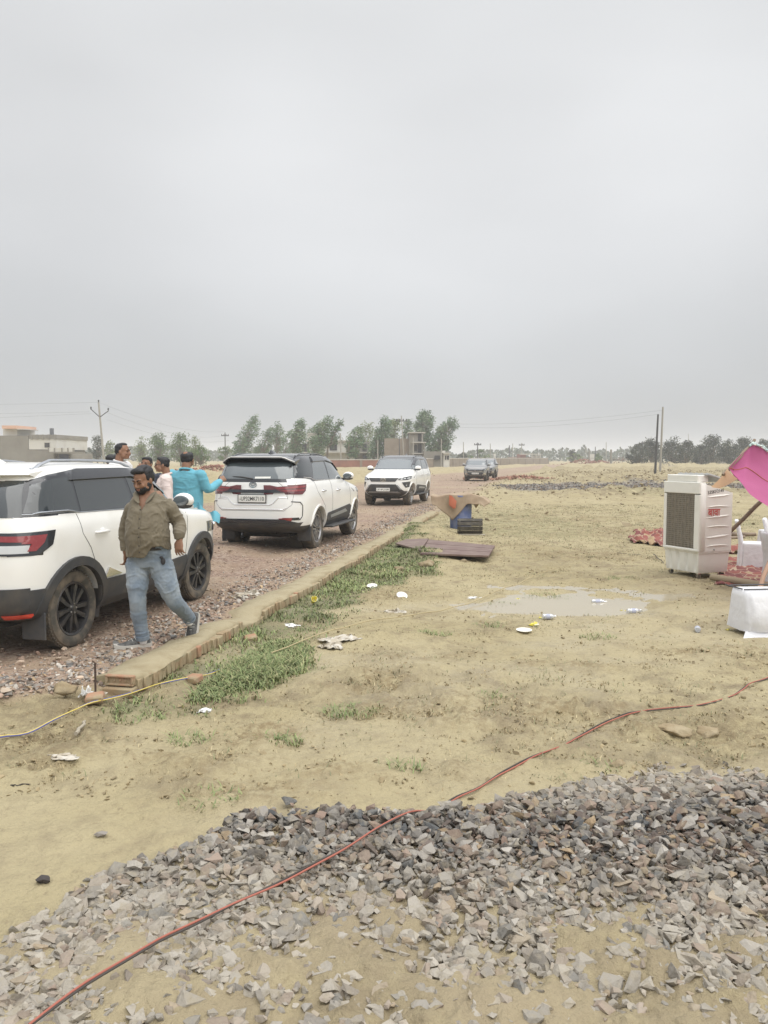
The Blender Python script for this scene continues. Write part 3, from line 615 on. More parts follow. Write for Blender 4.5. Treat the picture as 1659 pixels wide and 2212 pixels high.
def suv(spec):
    k = spec['kind']; S = spec['S']; root = empty('parked_car')
    side = lambda sg: (lambda x, z, d: (x, sg*(S.W(x, z)+d), z))
    front = lambda y, z, d: (S.X(y, z, True)+d, y, z)
    rear = lambda y, z, d: (S.X(y, z, False)-d, y, z)
    wb, r = spec['wb'], spec['r']; xa = (-wb/2, wb/2)
    zc, zb = spec['zclad'], spec['zbelt']
    # body with wheel wells cut out
    ob = fixn(S.body((zc, zb)).build('body', [spec['paint'], M['clad'], spec['roofpaint'], M['dark'], M['black_paint']], root))
    cut = MB()
    for x in xa:
        for sg in (-1, 1): cut.lathe([(.001, -.25), (r+.055, -.25), (r+.055, .25), (.001, .25)], 40, 0, Tr(x, sg*(S.a[:, 3].max()-.13), r-.005))
    co = fixn(cut.build('cut', []))
    bo = ob.modifiers.new('b', 'BOOLEAN'); bo.object = co; bo.operation = 'DIFFERENCE'; bo.solver = 'EXACT'
    dg = bpy.context.evaluated_depsgraph_get(); me = bpy.data.meshes.new_from_object(ob.evaluated_get(dg)); ob.modifiers.clear(); ob.data = me; bpy.data.objects.remove(co); me.name = 'body'
    for p in me.polygons:
        c = p.center; m = 0
        if c.z < zc: m = 1
        elif c.z > zb and spec['roof_from'] is not None and c.z > spec['roof_from'](c.x): m = 2
        if k == 'B' and c.x < -1.42 and 1.205 < c.z < 1.50 and abs(c.y) > .5: m = 4
        dax = min(abs(math.hypot(c.x-x, c.z-(r-.005))) for x in xa)
        if dax < r+.052 and S.W(c.x, c.z)-abs(c.y) > .004: m = 3
        if c.z < .34 and abs(p.normal.z) > .8: m = 3
        p.material_index = m
    smooth(me, 38)
    ub = MB(); ub.box((0, 0, .33), (wb+.9, 1.0, .16), 0, bev=.03); ub.box((-wb/2, 0, r-.04), (.10, 1.3, .10), 0, bev=.03); ub.box((-wb/2-.35, .1, .36), (.45, .7, .12), 0, bev=.04); ub.tube([(-wb/2-.6, -.5, .30), (-wb/2-.3, -.52, .30)], .035, 8)
    ub.build('underbody', M['dark'], root)
    for x in xa:
        for sg in (-1, 1): wheel(k, r, root, x, sg, S.W(x, r+.1)-.012)
    # wheel arch cladding
    for x in xa:
        for sg in (-1, 1):
            a0, a1 = spec['arch']; n = 22; ro, ri = r+spec['archw'], r+.045; zc_ = r-.005
            poly = [(x+ro*math.cos(t), zc_+ro*1.0*math.sin(t)) for t in np.linspace(a0, a1, n)]+[(x+ri*math.cos(t), zc_+ri*math.sin(t)) for t in np.linspace(a1, a0, n)]
            patch(side(sg), poly, -.03, spec.get('archd', .022), .12, 'wheel_arch', spec.get('archm', M['clad']), root, 50)
    # glass
    for poly in spec.get('pillars', ()):
        for sg in (-1, 1): patch(side(sg), poly, -.01, .002, .06, 'pillar_trim', M['black_paint'], root, 60)
    for nm, poly, mt in spec['side_glass']:
        for sg in (-1, 1): patch(side(sg), poly, -.01, .004, .06, nm, mt, root, 60)
    patch(rear, spec['rear_glass'], -.01, .005, .07, 'rear_window', M['glass2'] if spec.get('bright_glass') else M['glass'], root, 60)
    patch(front, spec['windscreen'], -.01, .006, .07, 'windscreen', M['glass2'], root, 60)
    def seam(poly_pts, w=.006, sgs=(-1, 1), d=.0025, m=M['ink'], nm='door_seam', fn=None):
        ms = []
        for sg in sgs:
            f = fn or side(sg); mb = MB(); pts = []
            for (a, b), (c, e) in zip(poly_pts[:-1], poly_pts[1:]):
                n = max(2, int(math.hypot(c-a, e-b)/.04)); pts += [(a+(c-a)*i/n, b+(e-b)*i/n) for i in range(n)]
            pts.append(poly_pts[-1])
            mb.tube([f(a, b, 0) for a, b in pts], w/2, 6); o = mb.build(nm, m, root)
    for nm, pts in spec['seams']: seam(pts, nm=nm)
    for nm, pts, w, mt in spec.get('strips', ()): seam(pts, w, m=mt, nm=nm)
    for x, z in spec['handles']:
        for sg in (-1, 1):
            mb = MB(); f = side(sg); mb.tube([f(x-.10, z, .0), f(x-.09, z, .028), f(x, z+.002, .036), f(x+.08, z, .03), f(x+.095, z, .0)], [(.010, .012), (.011, .014), (.011, .016), (.011, .014), (.008, .01)], 8)
            mb.ell(f(x+.02, z+.01, -.012), (.055, .02, .03), 12); mb.build('door_handle', spec['handlem'], root, 60)
    for sg in (-1, 1):   # mirrors
        x, z = spec['mirror']; e = empty('door_mirror'); e.parent = root; w = S.W(x, z)
        mb = MB(); mb.tube([(x-.0, sg*(w-.03), z-.035), (x-.02, sg*(w+.09), z+.0)], (.045, .02), 10, 1)
        mb.ell((x-.02, sg*(w+.15), z+.055), (.075, .125, .085), 16, 0); mb.build('mirror_shell', [spec['mirrorm'], M['clad']], e, 70)
        mb = MB(); mb.ell((x-.088, sg*(w+.15), z+.055), (.012, .098, .058), 16); mb.build('mirror_glass', M['glass2'], e, 70)
        mb = MB(); mb.ell((x-.015, sg*(w+.14), z+.005), (.072, .115, .045), 14); mb.build('mirror_base', M['clad'], e, 70)
    for sg in (-1, 1):   # roof rails
        y, x0, x1, zr = spec['rail']; mb = MB(); pts = []
        for i in range(13):
            t = i/12; x = x0+(x1-x0)*t; pts.append((x, sg*y*(1-.02*t), zr(t)+spec['railh']*min(1, math.sin(math.pi*t)*2.6+.02)-.012))
        mb.tube(pts, [(spec['railw'], .012)]*13, 10); 
        for t in (.04, .5, .96): x = x0+(x1-x0)*t; mb.box((x, sg*y, zr(t)-.0), (.12, spec['railw']*1.6, .06), 0, bev=.012)
        mb.build('roof_rail', spec['railm'], root, 50)
    return root, S, side, front, rear, seam
# ---- compact SUV
SB = Shape([(.27, -1.60, 1.72, .76), (.35, -1.84, 1.92, .83), (.47, -1.925, 2.02, .868), (.60, -1.945, 2.045, .885), (.80, -1.94, 2.045, .895), (.92, -1.925, 2.03, .895), (1.00, -1.905, 1.97, .892), (1.045, -1.893, 1.80, .888), (1.085, -1.883, 1.45, .882), (1.12, -1.873, 1.14, .873), (1.16, -1.862, 1.0, .858), (1.20, -1.85, .93, .842), (1.38, -1.775, .67, .79), (1.50, -1.69, .46, .755), (1.575, -1.61, .27, .72), (1.615, -1.50, .02, .67), (1.645, -1.25, -.35, .54), (1.652, -1.0, -.5, .40)], -.62, 5.0, 6.0)
def arc_rail(zs): return lambda t: float(np.interp(t, [0, .15, .4, .7, 1], zs))
def brezza(paint, dirty=False):
    g = M['glass']
    sp = dict(kind='B', S=SB, wb=2.5, r=.352, zclad=.50, zbelt=1.20, paint=paint, roofpaint=paint, roof_from=None, arch=(-.35, math.pi+.35), archw=.125, archd=.028,
        side_glass=[('rear_quarter_window', [(-1.74, 1.235), (-1.14, 1.215), (-1.14, 1.53), (-1.35, 1.515), (-1.60, 1.47)], g), ('rear_door_window', [(-1.11, 1.215), (-.22, 1.195), (-.30, 1.545), (-1.02, 1.55), (-1.11, 1.52)], g), ('front_door_window', [(-.17, 1.19), (.78, 1.155), (.50, 1.36), (.25, 1.50), (.05, 1.54), (-.25, 1.548)], g)],
        pillars=[[(-1.845, 1.215), (-1.1, 1.205), (.84, 1.15), (.80, 1.20), (.53, 1.40), (.28, 1.53), (.06, 1.572), (-.3, 1.585), (-1.05, 1.59), (-1.40, 1.55), (-1.66, 1.49), (-1.70, 1.47)]],
        rear_glass=[(-.72, 1.20), (.72, 1.20), (.64, 1.50), (-.64, 1.50)], windscreen=[(-.76, 1.19), (.76, 1.19), (.66, 1.52), (-.66, 1.52)],
        seams=[('door_seam', [(-1.19, 1.20), (-1.16, 1.02), (-1.05, .88), (-.93, .62), (-.86, .50)]), ('door_seam', [(-.20, 1.18), (-.20, .80), (-.17, .50)]), ('door_seam', [(.86, 1.12), (.84, .90), (.78, .52)])],
        strips=[('belt_strip', [(-1.75, 1.222), (-1.30, 1.225), (-1.14, 1.207), (-.2, 1.187), (.80, 1.147)], .012, M['railgrey'])],
        handles=[(-.87, 1.01), (.12, .995)], handlem=M['paint'] if paint != M['silver'] else M['silver'], mirror=(.70, 1.165), mirrorm=paint, rail=(.60, -1.50, .22, arc_rail([1.575, 1.60, 1.60, 1.59, 1.545])), railh=.085, railw=.022, railm=M['railgrey'])
    root, S, side, front, rear, seam = suv(sp)
    for sg in (-1, 1):
        patch(side(sg), [(-.86, .36), (.80, .36), (.84, .50), (.80, .60), (.2, .565), (-.80, .555), (-.90, .50)], -.01, .016, .1, 'side_cladding', M['clad'], root)
        patch(side(sg), [(-.84, .575), (-.55, .58), (-.78, .665)], -.002, .02, .08, 'door_garnish', M['chrome'], root)
        # tail lamp: black housing wrapping the corner, red and clear lenses
        e = empty('tail_light'); e.parent = root
        patch(side(sg), [(-1.93, 1.075), (-1.52, 1.085), (-1.57, .965), (-1.70, .895), (-1.935, .885)], -.01, .008, .05, 'housing', M['black_paint'], e)
        patch(rear, [(sg*a, b) for a, b in ((.42, 1.08), (.85, 1.075), (.85, .885), (.58, .895), (.50, .95))], -.01, .010, .04, 'housing', M['black_paint'], e)
        patch(side(sg), [(-1.90, 1.05), (-1.62, 1.055), (-1.66, .99), (-1.74, .925), (-1.80, .925), (-1.76, .985), (-1.90, .99)], .0, .014, .05, 'red_lens', M['red'], e)
        patch(rear, [(sg*a, b) for a, b in ((.50, 1.055), (.80, 1.05), (.80, 1.00), (.52, 1.01))], .0, .016, .04, 'red_lens', M['red'], e)
        patch(side(sg), [(-1.905, .965), (-1.80, .965), (-1.86, .905), (-1.905, .905)], .0, .012, .05, 'clear_lens', M['lampw'], e)
        patch(rear, [(sg*a, b) for a, b in ((.58, .975), (.80, .975), (.80, .91), (.62, .91))], .0, .014, .04, 'clear_lens', M['lampw'], e)
        # rear bumper cladding corner and reflector
        patch(side(sg), [(-1.93, .60), (-1.66, .60), (-1.62, .44), (-1.60, .34), (-1.84, .34)], -.01, .02, .06, 'bumper_corner', M['clad'], root)
        patch(rear, [(sg*a, b) for a, b in ((.60, .395), (.78, .395), (.78, .355), (.60, .355))], .02, .05, .05, 'reflector', M['orange_red'], root)
        mb = MB(); mb.box((-wbB/2-.40, sg*.72, .27), (.02, .24, .24), 0, bev=.008); mb.build('mud_flap', M['clad'], root)
        # dark visor strip over the side windows
        patch(side(sg), [(-1.10, 1.585), (-1.16, 1.50), (-.16, 1.51), (.22, 1.455), (.52, 1.30), (.56, 1.33), (.34, 1.48), (.05, 1.585), (-.3, 1.598), (-1.0, 1.60)], -.002, .03, .07, 'window_visor', M['black_paint'], root)
    for sg in (-1, 1):
        mb = MB(); f = side(sg); pts = [f(-1.80, 1.20, -.004), f(-1.62, 1.235, .006), f(-1.30, 1.235, .008), f(-1.14, 1.21, .004)]; mb.tube(pts, [(.010, .004), (.024, .008), (.02, .008), (.006, .004)], 8); mb.build('chrome_strip', M['railgrey'], root, 60)
    patch(rear, [(-.80, .62), (.80, .62), (.80, .44), (.62, .34), (-.62, .34), (-.80, .44)], -.02, .035, .06, 'rear_bumper', M['clad'], root)
    patch(rear, [(-.55, .42), (.55, .42), (.48, .33), (-.48, .33)], .03, .055, .06, 'skid_plate', M['railgrey'], root)
    patch(rear, [(-.42, 1.045), (.42, 1.045), (.42, .985), (-.42, .985)], -.01, .012, .05, 'lamp_bar', M['black_paint'], root)
    mb = MB(); rgs = []
    for i in range(17):
        y = -.68+1.36*i/16; q = 1-(abs(y)/.75)**4; xr = -1.50-.28*q; rgs.append([(-1.35, y, 1.585+.02*q), (xr, y, 1.565), (xr-.012, y, 1.552), (-1.5, y, 1.52), (-1.30, y, 1.54)])
    mb.loft(rgs); mb.build('spoiler', paint, root, 40)
    mb = MB(); mb.loft([[(x, y*w, 1.645+z*h) for y, z in ((-1, -.3), (-.7, .5), (0, 1), (.7, .5), (1, -.3))] for x, w, h in ((-1.42, .02, .02), (-1.36, .035, .085), (-1.22, .032, .075), (-1.05, .01, .005))]); mb.build('antenna_fin', paint, root, 60)
    # front end
    patch(front, [(-.62, .90), (.62, .90), (.60, .70), (-.60, .70)], -.01, .014, .05, 'grille', M['black_paint'], root)
    patch(front, [(-.56, .88), (.56, .88), (.50, .845), (-.50, .845)], .0, .028, .05, 'grille_bar', M['chrome'], root)
    patch(front, [(-.56, .76), (.56, .76), (.50, .725), (-.50, .725)], .0, .028, .05, 'grille_bar', M['chrome'], root)
    patch(front, [(-.60, .66), (.60, .66), (.74, .45), (-.74, .45)], -.01, .018, .05, 'lower_grille', M['clad'], root)
    patch(front, [(-.40, .43), (.40, .43), (.40, .39), (-.40, .39)], -.01, .04, .05, 'skid_plate', M['chrome'], root)
    for sg in (-1, 1):
        e = empty('headlight'); e.parent = root
        patch(front, [(sg*a, b) for a, b in ((.58, .91), (.84, .93), (.84, .80), (.60, .79))], -.01, .016, .04, 'housing', M['glass2'], e)
        mb = MB(); mb.ell((S.X(.70, .85, True)+.004, sg*.70, .855), (.02, .035, .035), 14); mb.build('lamp_lens', M['chrome'], e, 60)
        patch(front, [(sg*a, b) for a, b in ((.56, .60), (.82, .60), (.80, .55), (.58, .55))], .0, .03, .04, 'fog_lamp_trim', M['chrome'], root)
        patch(front, [(sg*a, b) for a, b in ((.50, .50), (.80, .51), (.80, .475), (.50, .46))], .0, .035, .04, 'bumper_strip', M['chrome'], root)
    mb = MB(); x = S.X(0, .81, True)+.032; mb.loft([[(x, y*k, .81+z*k) for y, z in ((-.055, -.03), (-.02, .0), (0, .045), (.02, .0), (.055, -.03), (0, -.012))] for x, k in ((x, 1), (x+.012, .85))]); mb.build('emblem', M['chrome'], root)
    plate(root, front, .58, .50, .11, spB_plate, True)
    return root
wbB = 2.5
def place(root, a, b, wb, rear_first=True, side=-1, w=.89):
    """a = ground point under the rear wheel, b = under the front wheel (outer faces on the given side)"""
    d = (b-a); d.z = 0; h = math.atan2(d.y, d.x); m = (a+b)/2; n = Vector((-math.sin(h), math.cos(h), 0)); m = m-n*side*w
    root.location = (m.x, m.y, 0.0); root.rotation_euler = (0, 0, h)
spB_plate = 'UP 32 KH 1186'
car = brezza(M['paint_dirty'])
tag(car, 'white compact SUV with black wheel cladding and silver roof rails, nearest car at the left', 'car', 'SUVs parked along the gravel road')
a, b = G(180, 1396), G(438, 1297); place(car, a, b, 2.5, w=.885); car.scale = (1.01, 1, 1.03)
SF = Shape([(.34, -1.95, 1.90, .80), (.42, -2.30, 2.10, .86), (.51, -2.45, 2.23, .90), (.62, -2.49, 2.29, .918), (.80, -2.49, 2.305, .927), (.95, -2.475, 2.285, .927), (1.03, -2.46, 2.23, .922), (1.09, -2.455, 2.09, .916), (1.15, -2.445, 1.78, .906), (1.21, -2.43, 1.38, .893), (1.26, -2.42, 1.10, .876), (1.30, -2.41, .99, .856), (1.50, -2.32, .64, .80), (1.66, -2.20, .34, .748), (1.74, -2.10, .10, .705), (1.79, -1.95, -.15, .64), (1.82, -1.65, -.5, .52), (1.828, -1.3, -.7, .38)], -.95, 5.0, 5.5)
def fort_roof(x): return 1.30+.09*float(sstep(-1.35, -1.95, x))
def fortuner(txt_front, txt_rear):
    g = M['glass']
    sp = dict(kind='F', S=SF, wb=2.745, r=.39, zclad=.50, zbelt=1.30, paint=M['paint'], roofpaint=M['black_paint'], roof_from=lambda x: 1.30, arch=(-.1, math.pi+.1), archw=.075, archd=.018, archm=M['paint'], bright_glass=True,
        side_glass=[('rear_quarter_window', [(-2.22, 1.42), (-1.62, 1.40), (-1.42, 1.66), (-1.55, 1.675), (-2.05, 1.64)], g), ('rear_door_window', [(-1.50, 1.335), (-.56, 1.315), (-.62, 1.70), (-1.18, 1.70), (-1.36, 1.62)], M['glass2']), ('front_door_window', [(-.50, 1.315), (.72, 1.295), (.50, 1.46), (.20, 1.62), (-.05, 1.69), (-.52, 1.70)], M['glass2'])],
        rear_glass=[(-.73, 1.36), (.73, 1.36), (.64, 1.665), (-.64, 1.665)], windscreen=[(-.77, 1.325), (.77, 1.325), (.66, 1.70), (-.66, 1.70)],
        seams=[('door_seam', [(-1.55, 1.31), (-1.45, 1.10), (-1.02, .80), (-.93, .56)]), ('door_seam', [(-.53, 1.30), (-.53, .56)]), ('door_seam', [(.80, 1.27), (.83, .90), (.80, .58)]), ('panel_seam', [(-2.40, 1.30), (-2.42, 1.0)])],
        strips=[('belt_strip', [(-1.98, 1.385), (-1.62, 1.365), (-1.46, 1.317), (-.2, 1.305), (.84, 1.285)], .014, M['chrome'])],
        handles=[(-1.10, 1.10), (-.12, 1.085)], handlem=M['chrome'], mirror=(.66, 1.30), mirrorm=M['paint'], rail=(.62, -1.95, .02, arc_rail([1.755, 1.785, 1.79, 1.78, 1.74])), railh=.045, railw=.016, railm=M['black_paint'])
    root, S, side, front, rear, seam = suv(sp)
    for sg in (-1, 1):
        # white quarter panel rising behind the rear door
        patch(side(sg), [(-2.36, 1.29), (-1.58, 1.29), (-1.70, 1.335), (-1.92, 1.36), (-2.34, 1.375)], -.01, .004, .05, 'quarter_panel', M['paint'], root)
        patch(side(sg), [(-.86, .50), (.78, .50), (.86, .70), (.72, .745), (-.84, .655), (-.92, .56)], -.01, .018, .08, 'side_moulding', M['clad'], root)
        patch(side(sg), [(-.70, .60), (.35, .665), (.52, .60), (-.66, .545)], .0, .024, .08, 'moulding_trim', M['railgrey'], root)
        mb = MB(); mb.box((0, sg*.93, .385), (1.72, .20, .045), 0, bev=.015); [mb.box((x, sg*.84, .40), (.05, .16, .04)) for x in (-.7, 0, .7)]; mb.build('running_board', M['clad'], root)
        patch(side(sg), [(-1.28, 1.765), (-1.32, 1.67), (-.44, 1.69), (.08, 1.63), (.42, 1.47), (.46, 1.51), (.14, 1.70), (-.2, 1.765)], -.002, .03, .07, 'window_visor', M['black_paint'], root)
        e = empty('tail_light'); e.parent = root
        patch(side(sg), [(-2.46, 1.25), (-1.98, 1.265), (-2.08, 1.14), (-2.20, 1.08), (-2.47, 1.085)], -.01, .014, .05, 'housing', M['dkred'], e)
        patch(rear, [(sg*a, b) for a, b in ((.37, 1.215), (.86, 1.25), (.86, 1.085), (.56, 1.12))], -.01, .018, .04, 'housing', M['dkred'], e)
        for q in (0, 1):
            patch(side(sg), [(-2.44, 1.225-.06*q), (-2.04-.06*q, 1.235-.06*q), (-2.09-.05*q, 1.205-.06*q), (-2.44, 1.195-.06*q)], .01, .02, .05, 'red_lens', M['red'], e)
            patch(rear, [(sg*a, b) for a, b in ((.42+.12*q, 1.205-.045*q), (.84, 1.225-.06*q), (.84, 1.195-.06*q), (.48+.12*q, 1.185-.045*q))], .01, .024, .04, 'red_lens', M['red'], e)
        patch(rear, [(sg*a, b) for a, b in ((.50, .655), (.74, .665), (.72, .60), (.56, .61))], -.01, .016, .04, 'reflector', M['red'], root)
        patch(side(sg), [(-2.47, .665), (-2.30, .665), (-2.27, .62), (-2.46, .62)], -.01, .012, .04, 'reflector_housing', M['black_paint'], root)
        seam([(-2.40, .955), (-2.26, .94), (-2.20, .88), (-2.21, .68), (-2.27, .62)], .022, (sg,), m=M['black_paint'], nm='bumper_trim')
        mb = MB(); mb.box((-2.745/2-.46, sg*.76, .33), (.02, .27, .28), 0, bev=.008); mb.build('mud_flap', M['clad'], root)
    # rear face
    patch(rear, [(-.44, 1.17), (.44, 1.17), (.60, 1.115), (-.60, 1.115)], -.01, .024, .05, 'tailgate_trim', M['black_paint'], root)
    patch(rear, [(-.86, .57), (.86, .57), (.80, .47), (.50, .44), (-.50, .44), (-.80, .47)], -.02, .02, .06, 'lower_bumper', M['clad'], root)
    patch(rear, [(-.60, .64), (.60, .64), (.80, .575), (-.80, .575)], -.02, .022, .06, 'lower_bumper', M['black_paint'], root)
    rl = lambda pts, w, nm, m: seam(pts, w, (1,), m=m, nm=nm, fn=rear)
    rl([(-.64, .845), (-.58, .815), (.58, .815), (.64, .845)], .018, 'chrome_strip', M['chrome'])
    rl([(-.64, 1.03), (-.50, 1.03), (-.40, .925), (-.34, .895), (.34, .895), (.40, .925), (.50, 1.03), (.64, 1.03)], .018, 'chrome_strip', M['chrome'])
    rl([(.50, 1.0), (.70, 1.0)], .016, 'badge', M['chrome'])
    rl([(-.76, 1.32), (-.75, 1.1), (-.73, .90), (-.60, .79), (.60, .79), (.73, .90), (.75, 1.1), (.76, 1.32)], .006, 'tailgate_seam', M['ink'])
    mb = MB(); x = S.X(0, 1.255, False)-.012; emboss_ring(mb, (x, 0, 1.255), .07, .048, .007); emboss_ring(mb, (x, 0, 1.265), .05, .022, .006); emboss_ring(mb, (x, 0, 1.252), .022, .042, .006); mb.build('emblem', M['chrome'], root, 60)
    plate(root, rear, 1.005, .52, .13, txt_rear, False)
    mb = MB(); w0 = rear(.25, 1.39, .02); mb.tube([rear(.02, 1.365, .015), rear(.25, 1.40, .022), rear(.42, 1.405, .02)], [(.014, .01), (.012, .008), (.005, .004)], 8); mb.build('wiper', M['clad'], root)
    patch(rear, [(-.32, 1.405), (-.02, 1.40), (-.02, 1.365), (-.32, 1.37)], .004, .008, .05, 'window_sticker', M['white'], root)
    mb = MB(); rgs = []
    for i in range(21):
        y = -.70+1.40*i/20; q = 1-(abs(y)/.78)**4; dr = .09*max(0, abs(y)-.52)/.18; xr = -2.08-.24*q; rgs.append([(-1.85, y, 1.775-dr*.6), (xr, y, 1.755-dr), (xr-.012, y, 1.735-dr), (-2.05, y, 1.70-dr), (-1.85, y, 1.72-dr*.6)])
    mb.loft(rgs); mb.build('spoiler', M['black_paint'], root, 40)
    mb = MB(); mb.tube([(rgs[i][1][0]-.006, rgs[i][1][1], rgs[i][1][2]+.002) for i in range(21)], .009, 6); mb.build('spoiler_edge', M['paint'], root)
    mb = MB(); mb.loft([[(x, y*w, 1.82+z*h) for y, z in ((-1, -.3), (-.7, .5), (0, 1), (.7, .5), (1, -.3))] for x, w, h in ((-1.62, .02, .02), (-1.56, .035, .075), (-1.42, .032, .065), (-1.25, .01, .005))]); mb.build('antenna_fin', M['black_paint'], root, 60)
    # front face
    patch(front, [(-.56, 1.02), (.56, 1.02), (.44, .885), (-.44, .885)], -.01, .016, .05, 'grille', M['clad'], root)
    patch(front, [(-.46, .79), (.46, .79), (.74, .515), (-.74, .515)], -.02, .012, .05, 'lower_grille', M['clad'], root)
    patch(front, [(-.86, .54), (.86, .54), (.84, .49), (-.84, .49)], -.01, .026, .05, 'bumper_lip', M['black_paint'], root)
    patch(front, [(-.52, .535), (.52, .535), (.62, .47), (-.62, .47)], .0, .04, .05, 'skid_plate', M['railgrey'], root)
    mb = MB(); x = S.X(0, .955, True)+.026; emboss_ring(mb, (x, 0, .95), .095, .066, .010); emboss_ring(mb, (x, 0, .965), .068, .03, .008); emboss_ring(mb, (x, 0, .945), .03, .058, .008); mb.build('emblem', M['chrome'], root, 60)
    for sg in (-1, 1):
        e = empty('headlight'); e.parent = root
        patch(front, [(sg*a, b) for a, b in ((.52, .945), (.58, 1.01), (.90, 1.085), (.90, .995), (.80, .935))], -.01, .016, .04, 'housing', M['black_paint'], e)
        for q in range(3):
            y = .62+.085*q; patch(front, [(sg*a, b) for a, b in ((y, .955+.012*q), (y+.065, .96+.014*q), (y+.06, 1.0+.015*q), (y+.01, .995+.012*q))], .0, .024, .03, 'lamp_lens', M['lampw'], e)
        patch(front, [(sg*a, b) for a, b in ((.66, .86), (.86, .88), (.84, .68), (.76, .66))], -.01, .012, .04, 'fog_lamp_recess', M['clad'], root)
        mb = MB(); mb.ell((S.X(.78, .74, True)+.008, sg*.77, .745), (.02, .03, .035), 12); mb.build('fog_lamp', M['lampw'], root, 60)
        patch(front, [(sg*a, b) for a, b in ((.47, .77), (.52, .77), (.66, .60), (.60, .60))], .0, .03, .04, 'grille_fin', M['railgrey'], root)
    plate(root, front, .60, .50, .12, txt_front, True)
    return root
car = fortuner('UP 32 MK 7110', '-UP32MK7110'); tag(car, 'large white SUV with black roof seen from behind, number plate UP32MK7110', 'car', 'SUVs parked along the gravel road')
a, b = G(690, 1185), G(772, 1155); place(car, a, b, 2.745, w=.92)
car2 = fortuner('UP14FU1099', '-UP14FU1099'); tag(car2, 'white SUV with black roof facing the camera in the middle of the road', 'car', 'SUVs parked along the gravel road')
a, b = G(925, 1082.5), G(893, 1091.5); place(car2, a, b, 2.745, side=1, w=.92)
spB_plate = 'UP32 GZ 4471'
car3 = brezza(M['silver']); tag(car3, 'silver compact SUV facing the camera far down the road', 'car', 'SUVs parked along the gravel road')
car3.location = (*G(1028, 1040)[:2], 0); car3.location.y += 2.0; car3.location.x += .3; car3.rotation_euler = (0, 0, R(-100))
car4 = copy_tree(car3); tag(car4, 'second silver compact SUV almost hidden right behind the other silver one', 'car', 'SUVs parked along the gravel road')
car4.location = (car3.location.x+1.55, car3.location.y+6.6, 0); car4.rotation_euler = (0, 0, R(-102))
# ---------------------------------------------------------------- people
M['skin'] = mat('skin', (.27, .145, .09), .55, var=(22, (.22, .11, .066), .45, .75))
M['hair'] = mat('hair', (.012, .012, .015), .55, bump=(70, .8, .006))
M['lip'] = mat('lips', (.26, .10, .08), .5)
M['eye'] = mat('eye_white', (.55, .52, .48), .3)
def cloth(name, col, col2, sc=6): return mat(name, col, .85, sheen=.1, var=(sc, col2, .42, .70), bump=(160, .25, .002))
M['olive'] = cloth('olive_cotton', (.175, .150, .105), (.14, .118, .08))
M['jean'] = cloth('washed_denim', (.17, .215, .27), (.34, .385, .425), 5)
M['kurta'] = cloth('sky_blue_cotton', (.13, .40, .51), (.15, .45, .56))
M['pinkshirt'] = cloth('pale_pink_cotton', (.70, .60, .57), (.64, .55, .53))
M['whiteshirt'] = cloth('white_cotton', (.72, .72, .72), (.66, .66, .67))
M['navy'] = cloth('dark_navy_cotton', (.035, .042, .065), (.05, .058, .085))
M['beige'] = cloth('pale_trouser_cotton', (.55, .54, .5), (.48, .47, .43))
M['darktrouser'] = cloth('dark_trouser_cotton', (.05, .05, .06), (.07, .07, .08))
M['shoe'] = mat('shoe_knit', (.11, .11, .108), .8, var=(30, (.06, .06, .06), .45, .6)); M['sole'] = mat('shoe_sole', (.50, .48, .44), .6)
M['belt'] = mat('belt_leather', (.025, .022, .02), .4); M['lace'] = mat('laces', (.5, .5, .48), .8)
def limb(mb, pts, rad, n=16):
    """tapered limb; pts joints, rad (r) or (r_side, r_depth); rounded ends"""
    P_ = [Vector(p) for p in pts]; out = []; rr = []
    k = len(P_)
    for i in range(k-1):
        for j in range(6):
            f = j/6; p0 = P_[max(i-1, 0)]; p1 = P_[i]; p2 = P_[i+1]; p3 = P_[min(i+2, k-1)]
            q = p1.lerp(p2, f); c = .5*((2*p1)+(-p0+p2)*f+(2*p0-5*p1+4*p2-p3)*f*f+(-p0+3*p1-3*p2+p3)*f**3); out.append(q.lerp(c, .6)); rr.append(rad[i]+(rad[i+1]-rad[i])*(f*f*(3-2*f)))
    out.append(P_[-1]); rr.append(rad[-1]); mb.tube(out, rr, n)
    for p, r_ in ((P_[0], rad[0]), (P_[-1], rad[-1])): mb.ell(p, (r_*.98,)*3, 12)
def rings(mb, rs, n=28, pw=2.3):
    """rs: (z, cx, cy, rx, ry_front, ry_back)"""
    R_ = []
    for z, cx, cy, rx, rf, rb in rs:
        rg = []
        for j in range(n):
            t = 2*math.pi*j/n; c, s = math.cos(t), math.sin(t); e = 2/pw
            rg.append((cx+rx*math.copysign(abs(c)**e, c), cy+(rb if s > 0 else rf)*math.copysign(abs(s)**e, s), z))
        R_.append(rg)
    mb.loft(R_)
def interp_rings(rs, k=26):
    a = np.array(rs); z = np.linspace(a[0, 0], a[-1, 0], k); return [tuple([zz]+[float(np.interp(zz, a[:, 0], a[:, c])) for c in range(1, a.shape[1])]) for zz in z]
